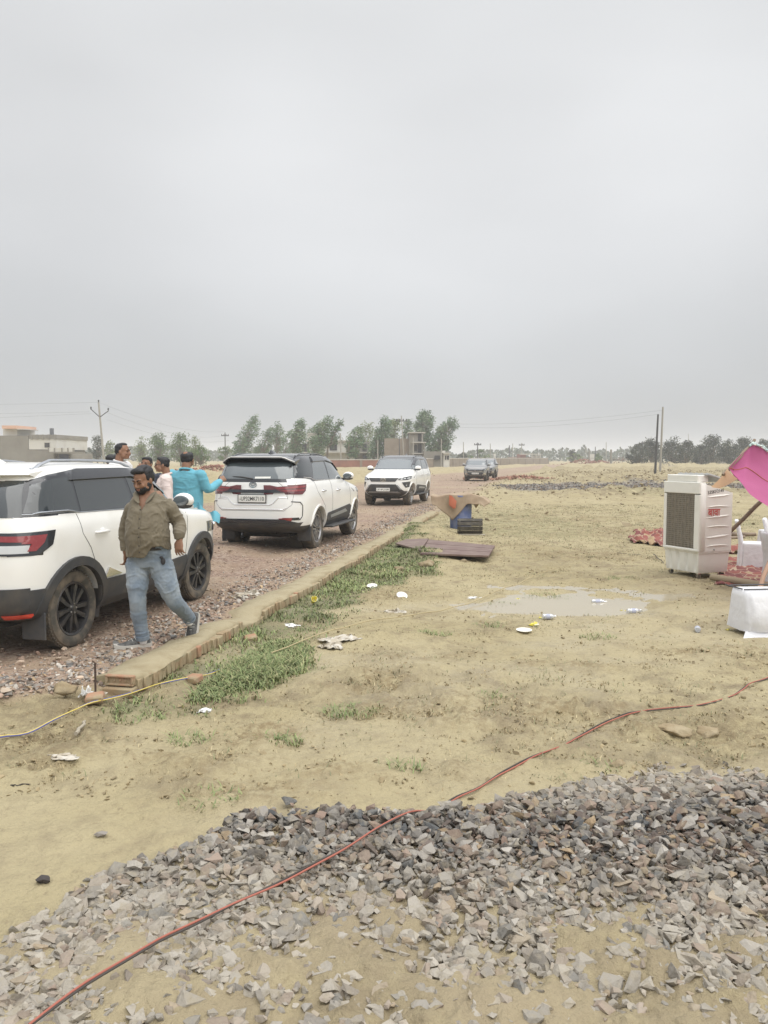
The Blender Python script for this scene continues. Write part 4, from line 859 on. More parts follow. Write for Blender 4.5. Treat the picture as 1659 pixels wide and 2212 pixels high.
def head(mb, Mh, face=True, jaw=1.0):
    # local: +z up, -y face; origin at the head's centre (eye level); height .235
    def e(c, r, n=18): mb.ell(c, r, n, 0, Mh)
    e((0, .012, .035), (.074, .094, .082), 24); e((0, -.018, -.03), (.063*jaw, .070, .078), 20); e((0, -.045, -.082), (.040*jaw, .036, .030), 14)
    e((0, -.03, -.06), (.056*jaw, .052, .045)); e((0, .035, -.03), (.055, .055, .06))
    for s in (-1, 1):
        e((s*.076, .012, -.012), (.012, .020, .034), 10); e((s*.034, -.068, -.032), (.026, .018, .022)); e((s*.030, -.082, .018), (.026, .014, .010)); e((s*.030, -.075, -.004), (.016, .014, .010))
        e((s*.011, -.098, -.036), (.010, .011, .009), 10); e((s*.05, -.03, -.06), (.02*jaw, .03, .025))
    mb.tube([Mh @ Vector(p) for p in ((0, -.083, .012), (0, -.098, -.012), (0, -.112, -.034))], [.008, .010, .013], 10); e((0, -.108, -.036), (.013, .012, .010), 10)
    e((0, -.088, -.058), (.024, .012, .007), 12); e((0, -.084, -.068), (.020, .012, .008), 12); e((0, -.080, -.092), (.017, .013, .014), 12)
def hand(mb, M4, s=1.0, curl=.5, side=1):
    # local: wrist at 0, fingers toward -z, palm normal +y (towards the body), thumb side +x*side
    def tb(pts, rad): mb.tube([M4 @ (Vector(p)*s) for p in pts], [r_*s for r_ in rad], 8); mb.ell(M4 @ (Vector(pts[-1])*s), (rad[-1]*s,)*3, 8)
    mb.loft([[M4 @ (Vector((w*math.cos(t), d*math.sin(t)+oy, z))*s) for t in [2*math.pi*i/12 for i in range(12)]] for z, w, d, oy in ((.01, .026, .020, 0), (-.02, .032, .019, 0), (-.055, .041, .017, .002), (-.085, .041, .014, .003), (-.095, .036, .011, .004))])
    for k, (x, ln) in enumerate(((.034, .070), (.012, .080), (-.011, .074), (-.033, .058))):
        c = curl*(1+.12*k); x *= side; p = Vector((x, .003, -.088)); pts = [tuple(p)]; a = .15*c
        for f in (.45, .32, .23): a += c*.75; p = p+Vector((x*.08, math.sin(a)*ln*f, -math.cos(a)*ln*f)); pts.append(tuple(p))
        tb(pts, [.0090, .0084, .0074, .0062])
    tb([(side*.026, .004, -.022), (side*.047, .014, -.045), (side*.052, .026, -.072), (side*.046, .034, -.094)], [.014, .012, .0105, .009])
def skinbits(root, Mh, brows=True, mouth=True, eyes='down'):
    mb = MB()
    for s in (-1, 1):
        mb.tube([Mh @ Vector(p) for p in ((s*.012, -.094, .020), (s*.030, -.097, .028), (s*.052, -.082, .022))], [(.006, .005), (.0065, .005), (.003, .003)], 6)
        mb.tube([Mh @ Vector(p) for p in ((s*.017, -.089, -.003), (s*.030, -.091, -.006), (s*.045, -.080, -.002))], .0028, 5)
    mb.build('eyebrows', M['hair'], root, 60)
    mb = MB(); mb.tube([Mh @ Vector(p) for p in ((-.021, -.090, -.063), (0, -.100, -.0615), (.021, -.090, -.063))], [.003, .0065, .003], 6); mb.build('mouth', M['lip'], root, 60)
def hairmesh(root, Mh, lumps, name='hair', vox=.006, amp=.006, mt=None, seed=1):
    mb = MB()
    for c, r_ in lumps: mb.ell(Mh @ Vector(c), (0, 0, 0), 4) if False else mb.add(*_ellp(c, r_), 0, Mh)
    me = remesh(mb, vox, name, 1); c = vcos(me); n = vnor(me); d = vn3(c*np.array([55, 55, 30]), seed)+.5*vn3(c*110, seed+1); setco(me, c+n*(d*amp)[:, None]); smooth(me, 180)
    return link(name, me, root, [mt or M['hair']])
def _ellp(c, r_, n=18):
    m = MB(); m.ell(c, r_, n); return m.v, m.f
def wrinkle(me, amp, seed, fx=(7, 7, 11), amp2=.25, lo=0):
    c = vcos(me); n = vnor(me)
    w_ = np.stack([vn3(c*4, seed+9), vn3(c*4+7, seed+19), vn3(c*4+3, seed+29)], 1); q = c*np.array(fx)+w_*2.4; a = vn3(q, seed); b = vn3(q*2.3+5, seed+3); e_ = vn3(q*4.1+9, seed+4)
    f_ = lambda v: np.exp(-(v/.07)**2); d = f_(a)*.9-.25+f_(b)*.5-.12+f_(e_)*.2+amp2*vn3(c*30, seed+5); m_ = .5+1.2*np.clip(vn3(c*5+2, seed+8)+.35, 0, 1); d = d*m_; setco(me, c+n*(d*amp)[:, None]); smooth(me, 180)
def cutfaces(me, fn):
    bm = bmesh.new(); bm.from_mesh(me); bmesh.ops.delete(bm, geom=[f for f in bm.faces if fn(f.calc_center_median(), f.normal)], context='FACES'); bm.to_mesh(me); bm.free(); smooth(me, 180)
def shoe(parent, M4, name='shoe'):
    # local: heel at origin back (+y .08), toe to -y; sole on z=0
    e = empty(name); e.parent = parent; mb = MB()
    prof = [(.085, .026, .02), (.07, .033, .085), (.03, .036, .105), (-.02, .040, .090), (-.07, .046, .072), (-.12, .048, .055), (-.165, .040, .045), (-.195, .022, .034)]
    mb.loft([[(w*math.cos(t), y, .022+max(0, math.sin(t))*(h-.022) if math.sin(t) > 0 else .022-.004) for t in [2*math.pi*i/16 for i in range(16)]] for y, w, h in prof], 0, M4)
    mb.build('upper', M['shoe'], e, 50)
    mb = MB(); mb.loft([[(w*1.58*math.cos(t), y*1.04, (.0+tz if math.sin(t) < 0 else .034+tz*.6)) for t in [math.pi/4+2*math.pi*i/4 for i in range(4)]] for (y, w, h), tz in zip(prof, (.012, .003, 0, 0, 0, .002, .010, .022))], 0, M4); mb.build('sole', M['sole'], e, 50)
    mb = MB()
    for k in range(4): y = -.015-.022*k; z = .100-.0115*k; mb.tube([M4 @ Vector(p) for p in ((-.028, y, z-.016), (0, y-.008, z+.003), (.028, y, z-.016))], .0035, 5)
    mb.build('laces', M['lace'], e, 60)
# ---- the walking man: +x is image right, -y towards the camera; origin on the road below him
def walking_man():
    base = G(318, 1406, 0); d = 7.15
    hx = lambda px, py, dy=0: P(px, py, d+dy)
    X0 = P(323, 1250, d).x; o = Vector((X0, d, 0))
    def L(px, py, dy=0): return P(px, py, d+dy)-o
    b = MB()
    hc = L(309, 1040, -.03); Mh = Tr(*hc) @ Rz(R(-24)) @ Rx(R(19)) @ Matrix.Scale(1.0, 4)
    head(b, Mh, jaw=1.12)
    neck = L(322, 1080, .03); limb(b, [hc+Vector((.012, .045, -.03)), neck, L(323, 1097, .03)], [.056, .062, .075])
    shl, shr = L(285, 1104, .02), L(366, 1099, .04)
    rings(b, interp_rings([(.80, .02, .02, .15, .10, .10), (.95, .01, .0, .16, .145, .11), (1.10, .0, .0, .165, .15, .11), (1.25, .0, .01, .165, .125, .10), (1.36, .0, .03, .155, .10, .085), (1.43, .0, .035, .10, .07, .06)]))
    # arms
    el_r, wr_r = L(389, 1140, .03), L(388, 1166, -.10)
    el_r = L(387, 1136, .09); wr_r = L(388, 1168, -.06)
    limb(b, [shr, el_r, wr_r], [.055, .044, .030])
    hand(b, Tr(*wr_r) @ Ry(R(3)) @ Rx(R(-12)) @ Rz(R(-20)), 1.06, .55, -1)
    el_l = L(270, 1150, .08); wr_l = L(272, 1196, .06)
    limb(b, [shl, el_l, wr_l], [.055, .044, .030])
    hand(b, Tr(*wr_l) @ Ry(R(-2)) @ Rx(R(10)) @ Rz(R(70)), 1.0, .6, 1)
    # legs (slim, under the jeans)
    hpL, hpR = L(298, 1222, .02), L(347, 1222, .02)
    knL, anL = L(297, 1300, -.06), L(308, 1378, .0)
    knR, anR = L(377, 1302, .02), L(408, 1338, .42)
    limb(b, [hpL, knL, anL], [.085, .055, .036]); limb(b, [hpR, knR, anR], [.085, .055, .036])
    limb(b, [anL, anL+Vector((-.03, -.01, -.045))], [.034, .022]); limb(b, [anR, anR+Vector((.01, .03, -.035))], [.034, .022])
    me = remesh(b, .0065, 'person', 2); p = link('person', me, None, [M['skin']]); p.location = o+Vector((0, 0, .015))
    tag(p, 'bearded man in olive shirt and faded jeans walking beside the nearest car, looking down', 'person')
    skinbits(p, Mh)
    hairmesh(p, Mh, [((0, .032, .060), (.082, .092, .070)), ((0, -.030, .098), (.064, .050, .030)), ((-.028, -.045, .092), (.042, .036, .026)), ((.030, -.040, .098), (.040, .036, .026)), ((.0, .075, .01), (.070, .042, .07)), ((.064, .026, .03), (.018, .055, .045)), ((-.064, .026, .03), (.018, .055, .045)), ((.01, .01, .112), (.05, .055, .022))], seed=3)
    # beard
    bb = MB()
    for c, r_ in (((0, -.050, -.088), (.048, .045, .034)), ((.042, -.040, -.066), (.025, .038, .034)), ((-.042, -.040, -.066), (.025, .038, .034)), ((.056, -.012, -.045), (.020, .030, .040)), ((-.056, -.012, -.045), (.020, .030, .040)), ((.050, -.018, -.06), (.021, .040, .040)), ((-.050, -.018, -.06), (.021, .040, .040)), ((.034, -.055, -.078), (.022, .026, .022)), ((-.034, -.055, -.078), (.022, .026, .022)), ((.068, .008, -.035), (.010, .016, .035)), ((-.068, .008, -.035), (.010, .016, .035)), ((0, -.093, -.050), (.025, .009, .0055)), ((.027, -.083, -.062), (.008, .010, .014)), ((-.027, -.083, -.062), (.008, .010, .014))): bb.add(*_ellp(c, r_), 0, Mh)
    me = remesh(bb, .005, 'beard', 1); c = vcos(me); setco(me, c+vnor(me)*(vn3(c*90, 5)*.005)[:, None]); smooth(me, 180); link('beard', me, p, [M['hair']])
    # shirt
    s = MB(); rs = interp_rings([(.79, .005, .01, .210, .158, .14), (.90, .0, .0, .195, .172, .135), (1.00, -.005, -.01, .198, .188, .14), (1.12, -.005, -.01, .190, .178, .14), (1.25, -.0, .0, .175, .150, .13), (1.33, .0, .02, .168, .125, .112), (1.385, .005, .03, .135, .098, .09), (1.43, .008, .035, .078, .068, .068)])
    rings(s, rs)
    limb(s, [shl+Vector((.03, 0, .01)), shl, el_l, wr_l+Vector((0, 0, .045))], [.062, .068, .056, .046]); limb(s, [shr+Vector((-.03, 0, .01)), shr, el_r, wr_r+Vector((-.005, .01, .035))], [.062, .070, .062, .050])
    me = remesh(s, .008, 'shirt', 3); wrinkle(me, .0085, 11, (7, 7, 10))
    nk = hc.x+.015
    def vcut(c, n):
        zc_ = 1.262; w = (c.z-zc_)*.58
        return (c.y < .03 and c.z > zc_ and abs(c.x-nk) < w) or (c.z > 1.432 and abs(c.x-nk) < .068) or (n.z < -.75 and c.z < .86 and abs(c.x) < .23)
    def hem(c, n):
        h = .865 if c.x < .03 else .90+.0*(c.x); h = .84+.10*float(sstep(.0, .09, c.x))-.05*float(sstep(.14, .21, c.x))
        return c.z < h and abs(c.x) < .24 and not (c.x < -.21) and not (c.x > .235)
    cutfaces(me, lambda c, n: vcut(c, n) or hem(c, n)); sh = link('shirt', me, p, [M['olive']])
    so_ = sh.modifiers.new('s', 'SOLIDIFY'); so_.thickness = .004; so_.offset = 0
    mb = MB()
    for sg in (-1, 1):   # collar flaps
        mb.tube([(nk+sg*.030, -.118, 1.325), (nk+sg*.058, -.100, 1.365), (nk+sg*.076, -.055, 1.405), (nk+sg*.078, .02, 1.432), (nk+sg*.050, .085, 1.445), (nk, .098, 1.447)], [(.008, .004), (.026, .006), (.024, .007), (.018, .006), (.017, .006), (.017, .006)], 8, up=(0, -.4, 1))
    mb.build('collar', M['olive'], sh, 70)
    mb = MB()
    for z, y in ((1.27, -.158), (1.19, -.188), (1.11, -.205), (1.03, -.212), (.95, -.200), (.89, -.185)): mb.ell((nk-.005-.02*(1.27-z), y, z), (.0065, .004, .0065), 8)
    mb.build('buttons', M['belt'], sh)
    mb = MB(); mb.tube([(nk-.004-.02*(1.29-z), y, z) for z, y in ((1.30, -.146), (1.24, -.165), (1.16, -.190), (1.08, -.206), (1.0, -.206), (.92, -.190))], (.014, .003) if False else .004, 6); mb.build('placket', M['olive'], sh, 60)
    for nm, a_, b_ in (('cuff', wr_r+Vector((-.004, .008, .012)), wr_r+Vector((-.003, .012, .05))), ('cuff', wr_l+Vector((0, .0, .015)), wr_l+Vector((0, .0, .055)))):
        mb = MB(); mb.tube([a_, b_], [.046, .052], 18); mb.build(nm, M['olive'], sh, 60)
    # jeans
    j = MB(); rings(j, interp_rings([(.74, .01, .02, .17, .115, .13), (.82, .008, .02, .185, .128, .14), (.90, .005, .015, .186, .145, .13), (.935, .005, .01, .18, .15, .12)], 10), pw=2.5)
    limb(j, [hpL, L(297, 1262, -.03), knL, L(302, 1345, -.02), anL+Vector((0, 0, .01))], [.110, .098, .076, .066, .060]); limb(j, [hpR, L(360, 1262, .0), knR, L(393, 1320, .2), anR+Vector((0, 0, .01))], [.112, .102, .078, .068, .058])
    me = remesh(j, .008, 'jeans', 2); wrinkle(me, .0075, 31, (6, 6, 12)); j_ = link('jeans', me, p, [M['jean']])
    for an in (anL, anR):
        mb = MB(); dn = (an-(knL if an is anL else knR)).normalized(); mb.tube([an-dn*.01, an+dn*.028], [.064, .061], 20); mb.build('turn_up', M['jean'], j_, 60)
    mb = MB(); mb.tube([(.005+.186*math.cos(t), .012+.150*math.sin(t), .915) for t in [2*math.pi*i/40 for i in range(41)]], [(.006, .018)]*41, 6, cap=False); mb.box((.02, -.142, .915), (.045, .012, .04), 0, bev=.004); mb.build('belt', M['belt'], p, 50)
    mb = MB(); mb.ell((.155, -.098, .80), (.022, .010, .032), 14); mb.ell((.142, -.105, .835), (.018, .008, .012), 12); mb.build('sunglasses', M['ink'], p, 60)
    shoe(p, Tr(*(L(303, 1402, .02)+Vector((0, 0, 0)))) @ Rz(R(-62)) @ Matrix.Scale(1.16, 4))
    sk = MB(); limb(sk, [anL, L(309, 1388, .0)], [.042, .04]); limb(sk, [anR, anR+Vector((.005, .0, -.045))], [.04, .038]); sk.build('socks', M['whiteshirt'], p, 60)
    shoe(p, Tr(*(anR+Vector((.030, .075, -.055)))) @ Rz(R(-8)) @ Rx(R(58)) @ Tr(0, 0, -.03) @ Matrix.Scale(1.12, 4))
    return p
walking_man()
def stander(px, head_py, depth, zg, yaw, label, shirt, trousers, hgt=1.74, hair=None, arms=None, lean=0, pitch=0, bald=False, belly=.13, kurta=False, wide=1.0, glasses=False):
    """a clothed standing figure; yaw 0 faces the camera (-y), +yaw turns to image left... local frame then rotated"""
    x = P(px, head_py, depth).x; s = hgt/1.74; p_b = MB(); hc = Vector((0, -.02-lean*.1, 1.60))
    Mh = Tr(*hc) @ Rx(R(pitch)); head(p_b, Mh); limb(p_b, [hc+Vector((0, .045, -.03)), Vector((0, .04, 1.48)), Vector((0, .04, 1.42))], [.054, .058, .07])
    rings(p_b, interp_rings([(.85, 0, .02, .14, .10, .10), (1.1, 0, .0, .15, .12, .11), (1.35, 0, .02, .15, .10, .09), (1.42, 0, .03, .09, .07, .06)]))
    A = arms or [[(-.20, .03, 1.38), (-.26, .06, 1.10), (-.25, -.04, .86)], [(.20, .03, 1.38), (.26, .06, 1.10), (.25, -.04, .86)]]
    for k, a in enumerate(A):
        limb(p_b, a, [.05, .042, .03]); d = (Vector(a[2])-Vector(a[1])).normalized(); q = Vector((0, 0, -1)).rotation_difference(d).to_matrix().to_4x4(); hand(p_b, Tr(*a[2]) @ q @ Rz(R(90 if k else -90)), 1, .6, 1)
    for sg in (-1, 1): limb(p_b, [(sg*.09, .02, .88), (sg*.10, .0, .48), (sg*.10, .02, .07)], [.08, .055, .035]); limb(p_b, [(sg*.10, .02, .06), (sg*.12, -.12, .035)], [.035, .03])
    me = remesh(p_b, .009, 'person', 2); p = link('person', me, None, [M['skin']]); p.location = (x, depth, zg); p.rotation_euler = (0, 0, R(yaw)); p.scale = (s*wide, s, s); tag(p, label, 'person', 'men standing together beyond the nearest car')
    skinbits(p, Mh)
    hl = hair or [((0, .026, .055), (.083, .093, .068)), ((0, -.03, .09), (.066, .045, .03)), ((0, .07, .01), (.070, .04, .065)), ((.062, .028, .02), (.02, .05, .045)), ((-.062, .028, .02), (.02, .05, .045))]
    hairmesh(p, Mh, hl, vox=.008, amp=.005, seed=int(px))
    sm = MB(); k = belly; rings(sm, interp_rings(([(.42, 0, .02, .24, .15, .16), (.70, 0, .02, .225, .155, .155)] if kurta else [])+[(.82, 0, .01, .19, k, .13), (1.0, 0, .0, .195, k+.02, .135), (1.2, 0, .0, .19, k, .13), (1.34, 0, .02, .20, .12, .115), (1.41, 0, .03, .155, .095, .09), (1.465, 0, .035, .085, .07, .07)]))
    for a in A: limb(sm, [Vector(a[0])*.9+Vector((0, 0, .14)), a[0], a[1], Vector(a[1]).lerp(Vector(a[2]), .88)], [.07, .078, .064, .05])
    me = remesh(sm, .011, 'shirt', 2); wrinkle(me, .008, int(px)+1); cutfaces(me, lambda c, n: c.z > 1.44 and abs(c.x) < .075); sh = link('kurta' if kurta else 'shirt', me, p, [shirt])
    mb = MB(); mb.tube([(.075*math.sin(t), .035-.075*math.cos(t), 1.462+.012*math.cos(t)) for t in [2*math.pi*i/20 for i in range(21)]], [(.022, .007)]*21, 8, cap=False, up=(0, 0, 1)) if False else mb.tube([(.078*math.sin(t), .035-.078*math.cos(t), 1.455-.02*math.cos(t)) for t in [2*math.pi*i/20 for i in range(21)]], .016, 8, cap=False); mb.build('collar', shirt, sh, 60)
    j = MB(); rings(j, interp_rings([(.74, 0, .02, .16, .11, .12), (.90, 0, .02, .18, .13, .13), (.94, 0, .02, .175, .13, .12)], 8))
    for sg in (-1, 1): limb(j, [(sg*.09, .02, .86), (sg*.10, .0, .48), (sg*.10, .02, .10)], [.115, .085, .07])
    me = remesh(j, .012, 'trousers', 2); wrinkle(me, .009, int(px)+7, (6, 6, 12)); link('trousers', me, p, [trousers])
    for sg in (-1, 1): shoe(p, Tr(sg*.11, -.0, 0) @ Rz(R(sg*8)) @ Matrix.Scale(1.1, 4))
    if glasses:
        mb = MB()
        for sg in (-1, 1): mb.tube([Mh @ Vector((sg*.032+.024*math.cos(t), -.104, -.002+.018*math.sin(t))) for t in [2*math.pi*i/16 for i in range(17)]], .0028, 5, cap=False); mb.tube([Mh @ Vector(v) for v in ((sg*.056, -.100, .004), (sg*.080, .01, .004))], .0028, 5)
        mb.tube([Mh @ Vector(v) for v in ((-.008, -.105, 0), (.008, -.105, 0))], .0028, 5); mb.build('glasses', M['ink'], p)
    return p, sh
# man in the blue kurta, back to the camera, right arm stretched to the car
kp, ks = stander(404, 985, 12.6, .0, 168, 'stout man in a sky blue kurta with a bald spot, seen from behind', M['kurta'], M['beige'], 1.86, kurta=True, wide=1.18, belly=.16,
    arms=[[(-.19, .03, 1.38), (-.27, -.02, 1.16), (-.36, -.24, 1.28)], [(.20, .03, 1.38), (.34, .10, 1.10), (.16, -.14, .98)]])
ks.data.name = 'kurta'; mb = MB(); mb.ell((0, .042, 1.682), (.040, .044, .0405), 20); mb.build('bald_patch', M['skin'], kp, 80)
mb = MB(); n = 12     # the wind-blown hem of the kurta
mb.loft([[(-.16-.027*i, .06+.03*math.sin(i*.9)+dy, .80-.02*i+dz-.012*i*math.sin(i*.5)) for dy, dz in ((-.004, .20-.008*i), (.004, .20-.008*i), (.03+.004, .02), (.05+.004, -.12+.010*i), (.05-.004, -.12+.010*i), (.03-.004, .02))] for i in range(n)])
mb.build('blown_hem', M['kurta'], kp, 60)
stander(263, 978, 11.6, .20, 82, 'man with white collar and black hair in profile above the nearest car roof', M['whiteshirt'], M['darktrouser'], 1.78, hair=[((0, .034, .055), (.082, .088, .066)), ((0, .0, .10), (.062, .06, .026)), ((0, .08, .01), (.070, .04, .065)), ((.062, .04, .02), (.02, .05, .045)), ((-.062, .04, .02), (.02, .05, .045))])
stander(353, 998, 12.0, .02, -75, 'man in a pale pink shirt and glasses standing left of the blue kurta, facing left', M['pinkshirt'], M['darktrouser'], 1.76, glasses=True, belly=.16)
stander(318, 1000, 12.6, .06, -10, 'man in a dark navy shirt holding a hand to his face', M['navy'], M['darktrouser'], 1.72, arms=[[(-.20, .03, 1.38), (-.24, -.08, 1.14), (-.06, -.15, 1.48)], [(.20, .03, 1.38), (.27, .06, 1.12), (.2, -.1, .92)]])
stander(241, 992, 12.9, .12, 120, 'man of whom only black hair shows behind the one with the white collar', M['navy'], M['darktrouser'], 1.70)
stander(492, 1022, 16.2, .0, 70, 'man in dark clothes bending behind the left side of the large white SUV', M['navy'], M['darktrouser'], 1.66, lean=1)
# ---------------------------------------------------------------- brick kerb
M['brick'] = mat('muddy_brick', (.31, .225, .135), .92, var=(6, (.345, .29, .185), .36, .60), bump=(45, .6, .006))
M['brickred'] = mat('orange_brick', (.36, .20, .125), .9, var=(9, (.345, .28, .18), .40, .62), bump=(50, .6, .005))
M['mortar'] = mat('mud_mortar', (.345, .295, .19), .92, var=(5, (.27, .22, .13), .45, .7), bump=(22, .8, .012))
kr = empty('brick_kerb', (0, 0, 0)); tag(kr, 'low brick edging with muddy top between the gravel road and the grass', 'kerb')
def kpt(t, s, z): return Vector((K0[0]+KD[0]*t+KN[0]*s, K0[1]+KD[1]*t+KN[1]*s, z))
kang = math.atan2(KD[1], KD[0]); rk = random.Random(4)
bm_ = MB(); top = MB()
KL = 19.6
def koff(t): return (.0 if t < 2.4 else .045 if t < 9 else .02)+.012*math.sin(t*1.7), .075-(.055 if 2.3 < t < 2.75 else .012*(math.sin(t*5.3) > .8))+.010*math.sin(t*2.3)-0.0025*t-.018
rg = []
t = 0.0
while t <= KL+.01:
    o_, zt = koff(t); n1 = float(fbm(t*3, 0, 2)); n2 = float(fbm(t*3, 9, 2)); zz = [float(fbm(t*4, i*1.7, 5))*.02 for i in range(5)]
    rg.append([kpt(t, -.34+o_+n1*.10, -.10), kpt(t, -.24+o_+n1*.10, zt-.03+zz[0]), kpt(t, -.07+o_, zt+.006+zz[1]*.7), kpt(t, .03+o_, zt+.008+zz[2]*.7), kpt(t, .100+o_+n2*.05, zt+zz[3]*.8), kpt(t, .120+o_+n2*.07, zt-.025), kpt(t, .10+o_, -.12)]); t += .10
top.loft(rg); top.build('mortar_top', M['mortar'], kr, 60)
for row, (z0, hh, w_) in enumerate(((.0, .105, .072), (-.112, .10, .074), (-.22, .10, .11))):
    t = .0
    while t < KL:
        o_, zt = koff(t); jit = rk.uniform(-.015, .010); s_ = .075+o_+jit-.006*row; hgt = hh*rk.uniform(.92, 1.0)
        c = kpt(t+w_/2, s_, zt-.022+z0-hgt/2-.0)
        if rk.random() > .06: bm_.box((0, 0, 0), (w_*rk.uniform(.9, .97), .14, hgt), 0 if rk.random() < .95 else 1, Tr(*c) @ Rz(kang+rk.uniform(-.03, .03)) @ Ry(rk.uniform(-.03, .03)), .007)
        t += w_+.004
bm_.build('brick_courses', [M['brick'], M['brickred']], kr, 40)
eb = MB(); c = kpt(-.05, .0, .075-.04); A = Tr(*c) @ Rz(kang-math.pi/2)   # end brick with its frog, facing the camera
eb.box((0, .03, 0), (.235, .03, .078), 0, A, .006)
for dx, dz, sx, sz in ((0, .032, .235, .016), (0, -.032, .235, .016), (-.106, 0, .022, .05), (.106, 0, .022, .05)): eb.box((dx, .006, dz), (sx, .022, sz), 0, A, .004)
for i in range(3): eb.box((-.045+.045*i, .013, 0), (.022, .010, .026), 0, A, .004)
eb.build('end_brick', [M['brickred']], kr, 40)
mb = MB(); mb.box((0, .02, -.085), (.25, .12, .07), 0, A, .01); mb.box((.03, .0, -.165), (.24, .12, .07), 0, A @ Rz(.06), .01); mb.build('footing_brick', [M['brick']], kr, 40)
# ---------------------------------------------------------------- air cooler
M['plast'] = mat('cream_plastic', (.80, .795, .74), .45, var=(3, (.70, .69, .62), .5, .8)); M['pad'] = mat('cooling_pad', (.17, .15, .115), .9, bump=(60, 1, .01), var=(20, (.24, .21, .16), .45, .65))
M['wire'] = mat('grille_wire', (.33, .30, .25), .5); M['redpaint'] = mat('red_lettering', (.50, .07, .06), .6); M['greypl'] = mat('grey_lid', (.38, .38, .37), .5)
cp = GT(1508, 1252); W_, D_, Hh = .76, .66, 1.52
cz = hz(cp.x, cp.y); th = R(-67)
cool = empty('air_cooler', (0, 0, 0)); tag(cool, 'tall cream white desert air cooler on castors with red Hindi lettering on its side', 'air cooler')
cool.location = Vector((cp.x, cp.y, cz))-(Rz(th) @ Vector((W_/2-.04, -D_/2+.04, 0))); cool.rotation_euler = (0, 0, th)
mb = MB(); n = 0; rgs = []   # ribbed water tank
def tankring(z, k):
    r_ = []; x0, x1, y0, y1 = -W_/2*k, W_/2*k, -D_/2*k, D_/2*k
    for i in range(24):
        f = i/24; r_.append((x0+(x1-x0)*f, y0+(.028 if (i % 6) in (3, 4) else 0)*(z > .1), z))
    for i in range(12): r_.append((x1-(.006 if i in (3,) else 0), y0+(y1-y0)*i/12, z))
    for i in range(24): f = i/24; r_.append((x1-(x1-x0)*f, y1-(.028 if (i % 6) in (3, 4) else 0), z))
    for i in range(12): r_.append((x0, y1-(y1-y0)*i/12, z))
    return r_
mb.loft([tankring(z, k) for z, k in ((.085, .88), (.10, .90), (.25, .925), (.39, .95), (.40, .985), (.425, .985))]); mb.build('water_tank', M['plast'], cool, 30)
mb = MB(); x0, x1, y0, y1 = -W_/2, W_/2, -D_/2, D_/2; zf, zbk = 1.50, 1.33
mb.add([(x0, y0, .425), (x1, y0, .425), (x1, y1, .425), (x0, y1, .425), (x0, y0, zf), (x1, y0, zf), (x1, y1, zbk), (x0, y1, zbk), (x0, y0+.10, zf), (x1, y0+.10, zf), (x1, y0+.10, zf-.03), (x0, y0+.10, zf-.03)],
  [(0, 3, 2, 1), (4, 5, 9, 8), (8, 9, 10, 11), (11, 10, 6, 7), (2, 3, 7, 6), (1, 2, 6, 10, 9, 5), (0, 4, 8, 11, 7, 3)])
for c_, d_ in (((0, y0-.006, zf-.09), (W_*1.01, .03, .18)), ((x1-.05, y0-.003, .887), (.11, .03, .842)), ((x0+.03, y0-.003, .887), (.06, .03, .842)), ((0, y0-.006, .446), (W_*1.01, .03, .04))): mb.box(c_, d_, 0, bev=.008)
mb.build('body', M['plast'], cool, 30)
mb = MB(); mb.box((-.025, y0+.012, .885), (W_-.15, .03, .87)); mb.build('cooling_pad', M['pad'], cool)
mb = MB(); gx0, gx1 = x0+.06, x1-.105
for i in range(27): z = .47+.83*i/26; mb.tube([(gx0, y0-.009, z), (gx1, y0-.009, z)], .0028, 5)
for i in range(8): x = gx0+(gx1-gx0)*(i+.5)/8; [mb.tube([(x+q, y0-.006, .46), (x+q, y0-.006, 1.31)], .0024, 5) for q in (-.008, .008)]
mb.build('wire_grille', M['wire'], cool, 60)
mb = MB()   # winged flutes on the side panel
for i, z in enumerate((1.27, 1.11, .95, .80, .64, .50)):
    up = i % 2; rr_ = []
    for k in range(9):
        f = k/8; y = y0+.13+(D_-.17)*f; w_ = .020*math.sin(math.pi*min(1, f*1.0+.02))**.7+.001; dz = (.035*f if not up else .012*math.sin(math.pi*f)); rr_.append([(x1-.004, y, z+dz-w_), (x1+.016*math.sin(math.pi*f)**.6+.001, y, z+dz+(.4*w_ if up else -.2*w_)), (x1-.004, y, z+dz+w_)])
    mb.loft(rr_)
mb.box((x1+.004, y0+.055, .96), (.018, .11, 1.04), 0, bev=.006)
mb.build('side_flutes', M['plast'], cool, 60)
mb = MB(); mb.ell((x1+.01, y0+.30, .455), (.014, .016, .016), 12); mb.build('drain_plug', M['greypl'], cool, 60)
mb = MB(); mb.box((-.02, y0+.12, zf+.055), (W_*.86, .22, .11), 0, bev=.01); mb.build('top_hood', M['plast'], cool, 30)
mb = MB(); A = Tr(.06, .06, zf+.06) @ Rx(R(-14)); mb.box((0, 0, 0), (.66, .50, .035), 0, A, .01)
for i in range(6): mb.box((-.28+.11*i, -.0, .022), (.02, .48, .012), 0, A)
mb.build('lid', M['greypl'], cool, 30)
for sx, sy in ((-1, -1), (1, -1), (-1, 1), (1, 1)):
    mb = MB(); x, y = sx*(W_/2-.09), sy*(D_/2-.09); mb.lathe([(.001, -.014), (.034, -.014), (.040, -.008), (.040, .008), (.034, .014), (.001, .014)], 20, 0, Tr(x, y, .040) @ Rz(.5)); mb.box((x, y, .080), (.05, .05, .02), 1); [mb.box((x, y+q, .055), (.012, .004, .06), 1, Tr(0, 0, 0)) for q in (-.019, .019)]
    mb.build('castor', [M['rubber'], M['chrome']], cool, 40)
text_mesh('बावा', .165, .0006, 'painted_word', M['redpaint'], cool, (x1+.018, y0+.27, 1.03), (math.pi/2, 0, math.pi/2), .25, bold=.0025)
